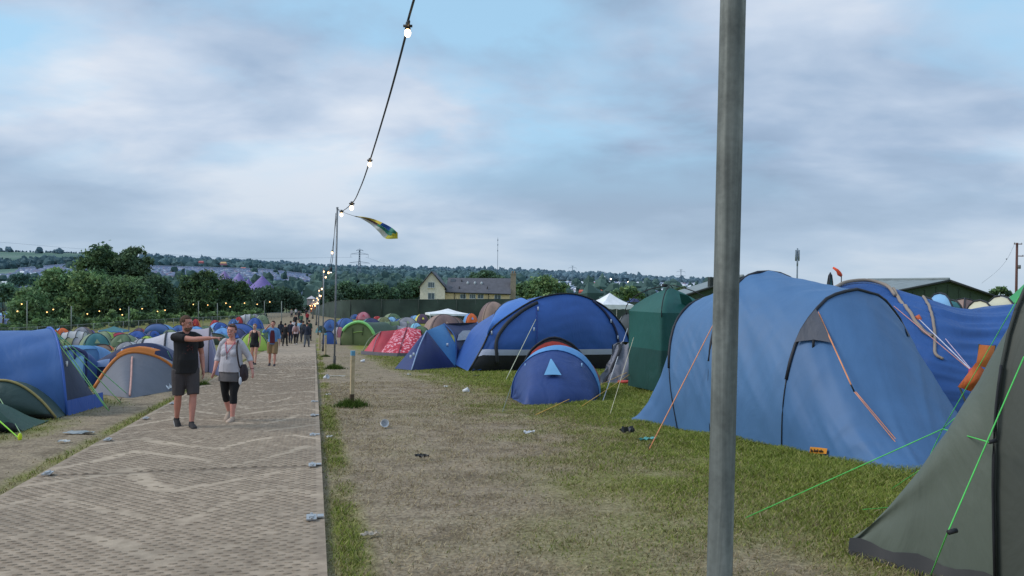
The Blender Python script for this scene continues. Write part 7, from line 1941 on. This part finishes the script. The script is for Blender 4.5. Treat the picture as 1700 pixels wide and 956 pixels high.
def woman_extra(t, J, hp, RH, pts):
    pk = plain((196, 92, 116), 1, .6)
    MB().tube([Vector(p) for p in ((-.07, .06, 1.47), (-.085, -.06, 1.43), (-.05, -.125, 1.33), (-.005, -.165, 1.24))], .007, 6).tube([Vector(p) for p in ((.07, .06, 1.47), (.085, -.06, 1.43), (.04, -.125, 1.33), (-.003, -.165, 1.24))], .007, 6).build('lanyard', pk, t, local=True)
    MB().tube([Vector((-.004, -.166, 1.24)), Vector((-.006, -.168, 1.16)), Vector((-.006, -.16, 1.09))], .008, 6).build('lanyard_tag', plain((96, 66, 74)), t, local=True)
    # sunglasses pushed up into the hair
    mb = MB()
    for sx in (-1, 1): mb.ball(hp(sx*.036, -.062, .098), (.027, .008, .018), 10, 6, RH @ Matrix.Rotation(-.8, 3, 'X'))
    mb.tube([hp(-.07, -.02, .075), hp(-.02, -.068, .1), hp(.02, -.068, .1), hp(.07, -.02, .075)], .004, 5); mb.build('sunglasses', plain((30, 28, 30), 1, .2), t, local=True)
    st = plain((48, 36, 40), 1, .7)
    MB().etube(catmull([Vector(p) for p in ((.125, .06, 1.44), (.135, -.02, 1.475), (.15, -.11, 1.36), (.185, -.14, 1.18), (.21, -.11, 1.0), (.225, -.02, .95))], 14), [(.016, .007)]*14, 8, (1, 0, 0)).build('bag_strap', st, t, local=True)
    o = MB().etube([Vector((.225, .02, 1.02)), Vector((.235, .02, .92)), Vector((.235, .02, .8)), Vector((.23, .02, .75))], [(.03, .09), (.055, .13), (.06, .14), (.04, .12)], 14).build('shoulder_bag', fabric((52, 36, 42), 1, .7, .5, 9), t, local=True)
    MB().tube([Vector((.2, -.1, .9)), Vector((.215, -.12, .82))], .006, 5).ball((.235, -.125, .75), (.03, .02, .075), 10, 8).build('pale_pouch', plain((206, 210, 222), 1, .5), o, local=True)
    MB().tube([J['elL'].lerp(J['wrL'], .92)+Vector((.032*math.cos(a), .032*math.sin(a), 0)) for a in [2*math.pi*k/14 for k in range(15)]], .006, 5).build('wristband', plain((120, 60, 66)), t, local=True)
def people():
    p = g(306, 712, .02)
    person('bearded man in black t-shirt and dark shorts pointing across the path', p, .62, 1.80, dict(shR=(-.19, -.01, 1.425), shL=(.19, .02, 1.415), elR=(.05, -.25, 1.40), wrR=(.27, -.40, 1.425), handR=(.75, -.5, .08), pointing='R', elL=(.255, .07, 1.15), wrL=(.265, .0, .91),
        knR=(-.095, .02, .49), anR=(-.07, .20, .12), pitR=.45, knL=(.10, -.10, .50), anL=(.075, -.13, .085)), build=1.0, skin=(190, 132, 116), headyaw=.62, vox=.0062,
        top=dict(col=(24, 23, 26), sleeve=.4, add=.02, lo=.86, belly=1), bottom=dict(kind='shorts', col=(66, 60, 62), to=.47, add=.016, flare=.02), shoes=dict(col=(40, 38, 40), sole=(150, 148, 146)), hair=dict(col=(104, 74, 54), low=.0), extras=man_extra)
    p = g(382, 701, .02)
    person('smiling woman in pale grey top, grey skirt and black leggings with shoulder bag', p, -.12, 1.67, dict(shR=(-.172, .01, 1.40), shL=(.172, .01, 1.40), elR=(-.275, .04, 1.15), wrR=(-.265, -.10, .93), elL=(.30, .08, 1.16), wrL=(.40, .0, .95), handL=(.25, -.2, -1),
        knR=(-.11, .0, .49), anR=(-.10, .16, .15), pitR=.55, knL=(.10, -.10, .49), anL=(.10, -.12, .085)), fem=True, build=1.16, skin=(206, 146, 132), headyaw=.12, headtilt=.1, vox=.0062, bust=1,
        top=dict(col=(186, 182, 190), sleeve=.75, add=.014, lo=.90, low=1, belly=1), bottom=dict(kind='skirt', col=(98, 94, 96)), legs=dict(to=.68, col=(20, 20, 24)), shoes=dict(col=(176, 156, 140)), hair=dict(col=(126, 84, 70), low=.05), extras=woman_extra)
    def shirt_extra(t, J, hp, RH, pts):
        MB().grid([[Vector((x*w, -.142-.012*(1-abs(x)), z)) for x in (-1, -.5, 0, .5, 1)] for z, w in ((.90, .10), (1.1, .095), (1.3, .08), (1.4, .06))]).build('tee_front', fabric((96, 34, 46), 1, .8, .3, 9), t, local=True)
    p = g(452, 609, .02)
    person('man in open blue shirt and khaki shorts shading his eyes', p, .15, 1.78, dict(elR=(-.33, -.20, 1.33), wrR=(-.10, -.22, 1.62), handR=(.9, .1, .25), elL=(.24, .04, 1.14), wrL=(.26, -.06, .92), knR=(-.10, -.0, .5), anR=(-.12, .12, .1), pitR=.3, knL=(.1, -.1, .5), anL=(.1, -.16, .085)), vox=.014,
        top=dict(col=(96, 140, 190), sleeve=.75, add=.02, lo=.86), bottom=dict(kind='shorts', col=(142, 116, 82), to=.5), shoes=dict(col=(50, 48, 54)), hair=dict(col=(86, 50, 38)), extras=shirt_extra, headtilt=.15)
    p = g(422, 606, .0)
    person('woman in black vest top walking behind the smiling woman', p, -.1, 1.68, dict(elR=(-.26, .05, 1.13), wrR=(-.24, -.08, .92), knL=(.1, -.1, .5), anL=(.1, -.14, .085), anR=(-.1, .12, .11), pitR=.35), fem=True, vox=.014, skin=(208, 160, 140),
        top=dict(name='vest', col=(26, 25, 30), sleeve=None, strap=1, add=.012, lo=.86, low=1), bottom=dict(kind='shorts', col=(30, 30, 36), to=.2, flare=.0, add=.01), shoes=dict(col=(60, 56, 56)), hair=dict(col=(170, 132, 100), style='bun'))
    def pack(col):
        def f(t, J, hp, RH, pts): MB().etube([Vector((0, .17, 1.08)), Vector((0, .19, 1.2)), Vector((0, .17, 1.40))], [(.12, .07), (.15, .09), (.12, .06)], 12).build('backpack', fabric(col, 1, .8, .4, 9), t, local=True)
        return f
    W1 = dict(knR=(-.1, .02, .5), anR=(-.1, .18, .12), pitR=.45, knL=(.1, -.1, .5), anL=(.1, -.14, .085), elR=(-.24, .05, 1.14), wrR=(-.24, -.1, .93), elL=(.24, .06, 1.14), wrL=(.25, .02, .9))
    W2 = dict(knL=(.1, .02, .5), anL=(.1, .18, .12), pitL=.45, knR=(-.1, -.1, .5), anR=(-.1, -.14, .085), elR=(-.24, .06, 1.14), wrR=(-.25, .02, .9), elL=(.24, .05, 1.14), wrL=(.24, -.1, .93))
    GRP = 'walkers on the trackway heading away'
    away = [(509, 577, (34, 40, 58), (92, 96, 104), (60, 50, 46), None, 'person in navy top and grey trousers walking away along the trackway edge', 1.8, 'short'),
            (491, 573, (196, 172, 176), (34, 32, 38), (96, 70, 58), (150, 110, 106), 'person with a pinkish rucksack walking away in the middle group', 1.72, 'long'),
            (473, 575, (28, 28, 32), (30, 30, 36), (34, 28, 28), None, 'person all in black walking away at the left of the group', 1.7, 'short'),
            (482, 570, (32, 36, 54), (38, 42, 60), (50, 40, 36), None, 'person in dark blue walking away left of the pinkish rucksack', 1.78, 'short'),
            (497, 565, (136, 176, 206), (66, 76, 96), (120, 90, 66), None, 'person in light blue top walking away behind the rucksack', 1.74, 'short'),
            (466, 568, (38, 44, 60), (44, 44, 52), (40, 34, 32), None, 'person in dark jacket farthest left of the walkers', 1.72, 'long'),
            (503, 568, (44, 46, 56), (52, 52, 60), (70, 54, 46), (60, 64, 70), 'person with grey rucksack just left of the navy topped walker', 1.75, 'short'),
            (487, 562, (206, 200, 204), (60, 60, 70), (60, 48, 42), None, 'person in white top walking away deeper in the group', 1.72, 'short'),
            (513, 566, (40, 62, 52), (44, 44, 50), (50, 40, 36), None, 'person in dark green top half behind the navy topped walker', 1.78, 'short')]
    for i, (X, Y, c1, c2, h, pk, lab, ht, st) in enumerate(away):
        person(lab, g(X, Y, .0), math.pi+(.1 if i % 2 else -.1), ht, W1 if i % 2 else W2, vox=.02, top=dict(col=c1, sleeve=.75 if i % 3 else 1.0), bottom=dict(kind='trousers', col=c2, to=.97, add=.014, flare=.012), shoes=dict(col=(44, 42, 44) if i != 1 else (200, 196, 196)), hair=dict(col=h, style=st), extras=pack(pk) if pk else None, group=GRP)
    far = [(490, 545, (30, 30, 34), 'person in black far down the bare earth left of the red one'), (500, 542, (60, 96, 76), 'person in green top far down on the bare earth'), (510, 537, (150, 38, 48), 'person in red top far down on the bare earth'), (496, 533, (44, 44, 50), 'dark clothed person near the far end of the bare earth'),
           (491, 525, (206, 206, 210), 'tiny person in white at the far end of the bare earth'), (508, 527, (40, 44, 56), 'tiny person in dark blue at the far end of the bare earth'), (484, 528, (150, 140, 140), 'tiny person in grey at the far end of the bare earth')]
    for i, (X, Y, c1, lab) in enumerate(far):
        person(lab, g(X, Y), math.pi if i % 2 else .2, 1.74, W1 if i % 2 else W2, vox=.03, top=dict(col=c1, sleeve=.75), bottom=dict(kind='trousers', col=(44, 46, 58), to=.97, add=.016, flare=.012), hair=dict(col=(60, 46, 40)), group='tiny people far down the bare earth')
    person('person in orange top standing before the green netting', g(575, 527), .3, 1.74, W1, vox=.03, top=dict(col=(206, 120, 60), sleeve=.4), bottom=dict(kind='trousers', col=(70, 60, 66), to=.97, add=.016), hair=dict(col=(80, 56, 44)))
    person('person in purple top standing before the green netting', g(583, 527), -.3, 1.74, W2, vox=.03, top=dict(col=(84, 60, 120), sleeve=.75), bottom=dict(kind='trousers', col=(60, 50, 80), to=.97, add=.016), hair=dict(col=(50, 40, 40)))
people()
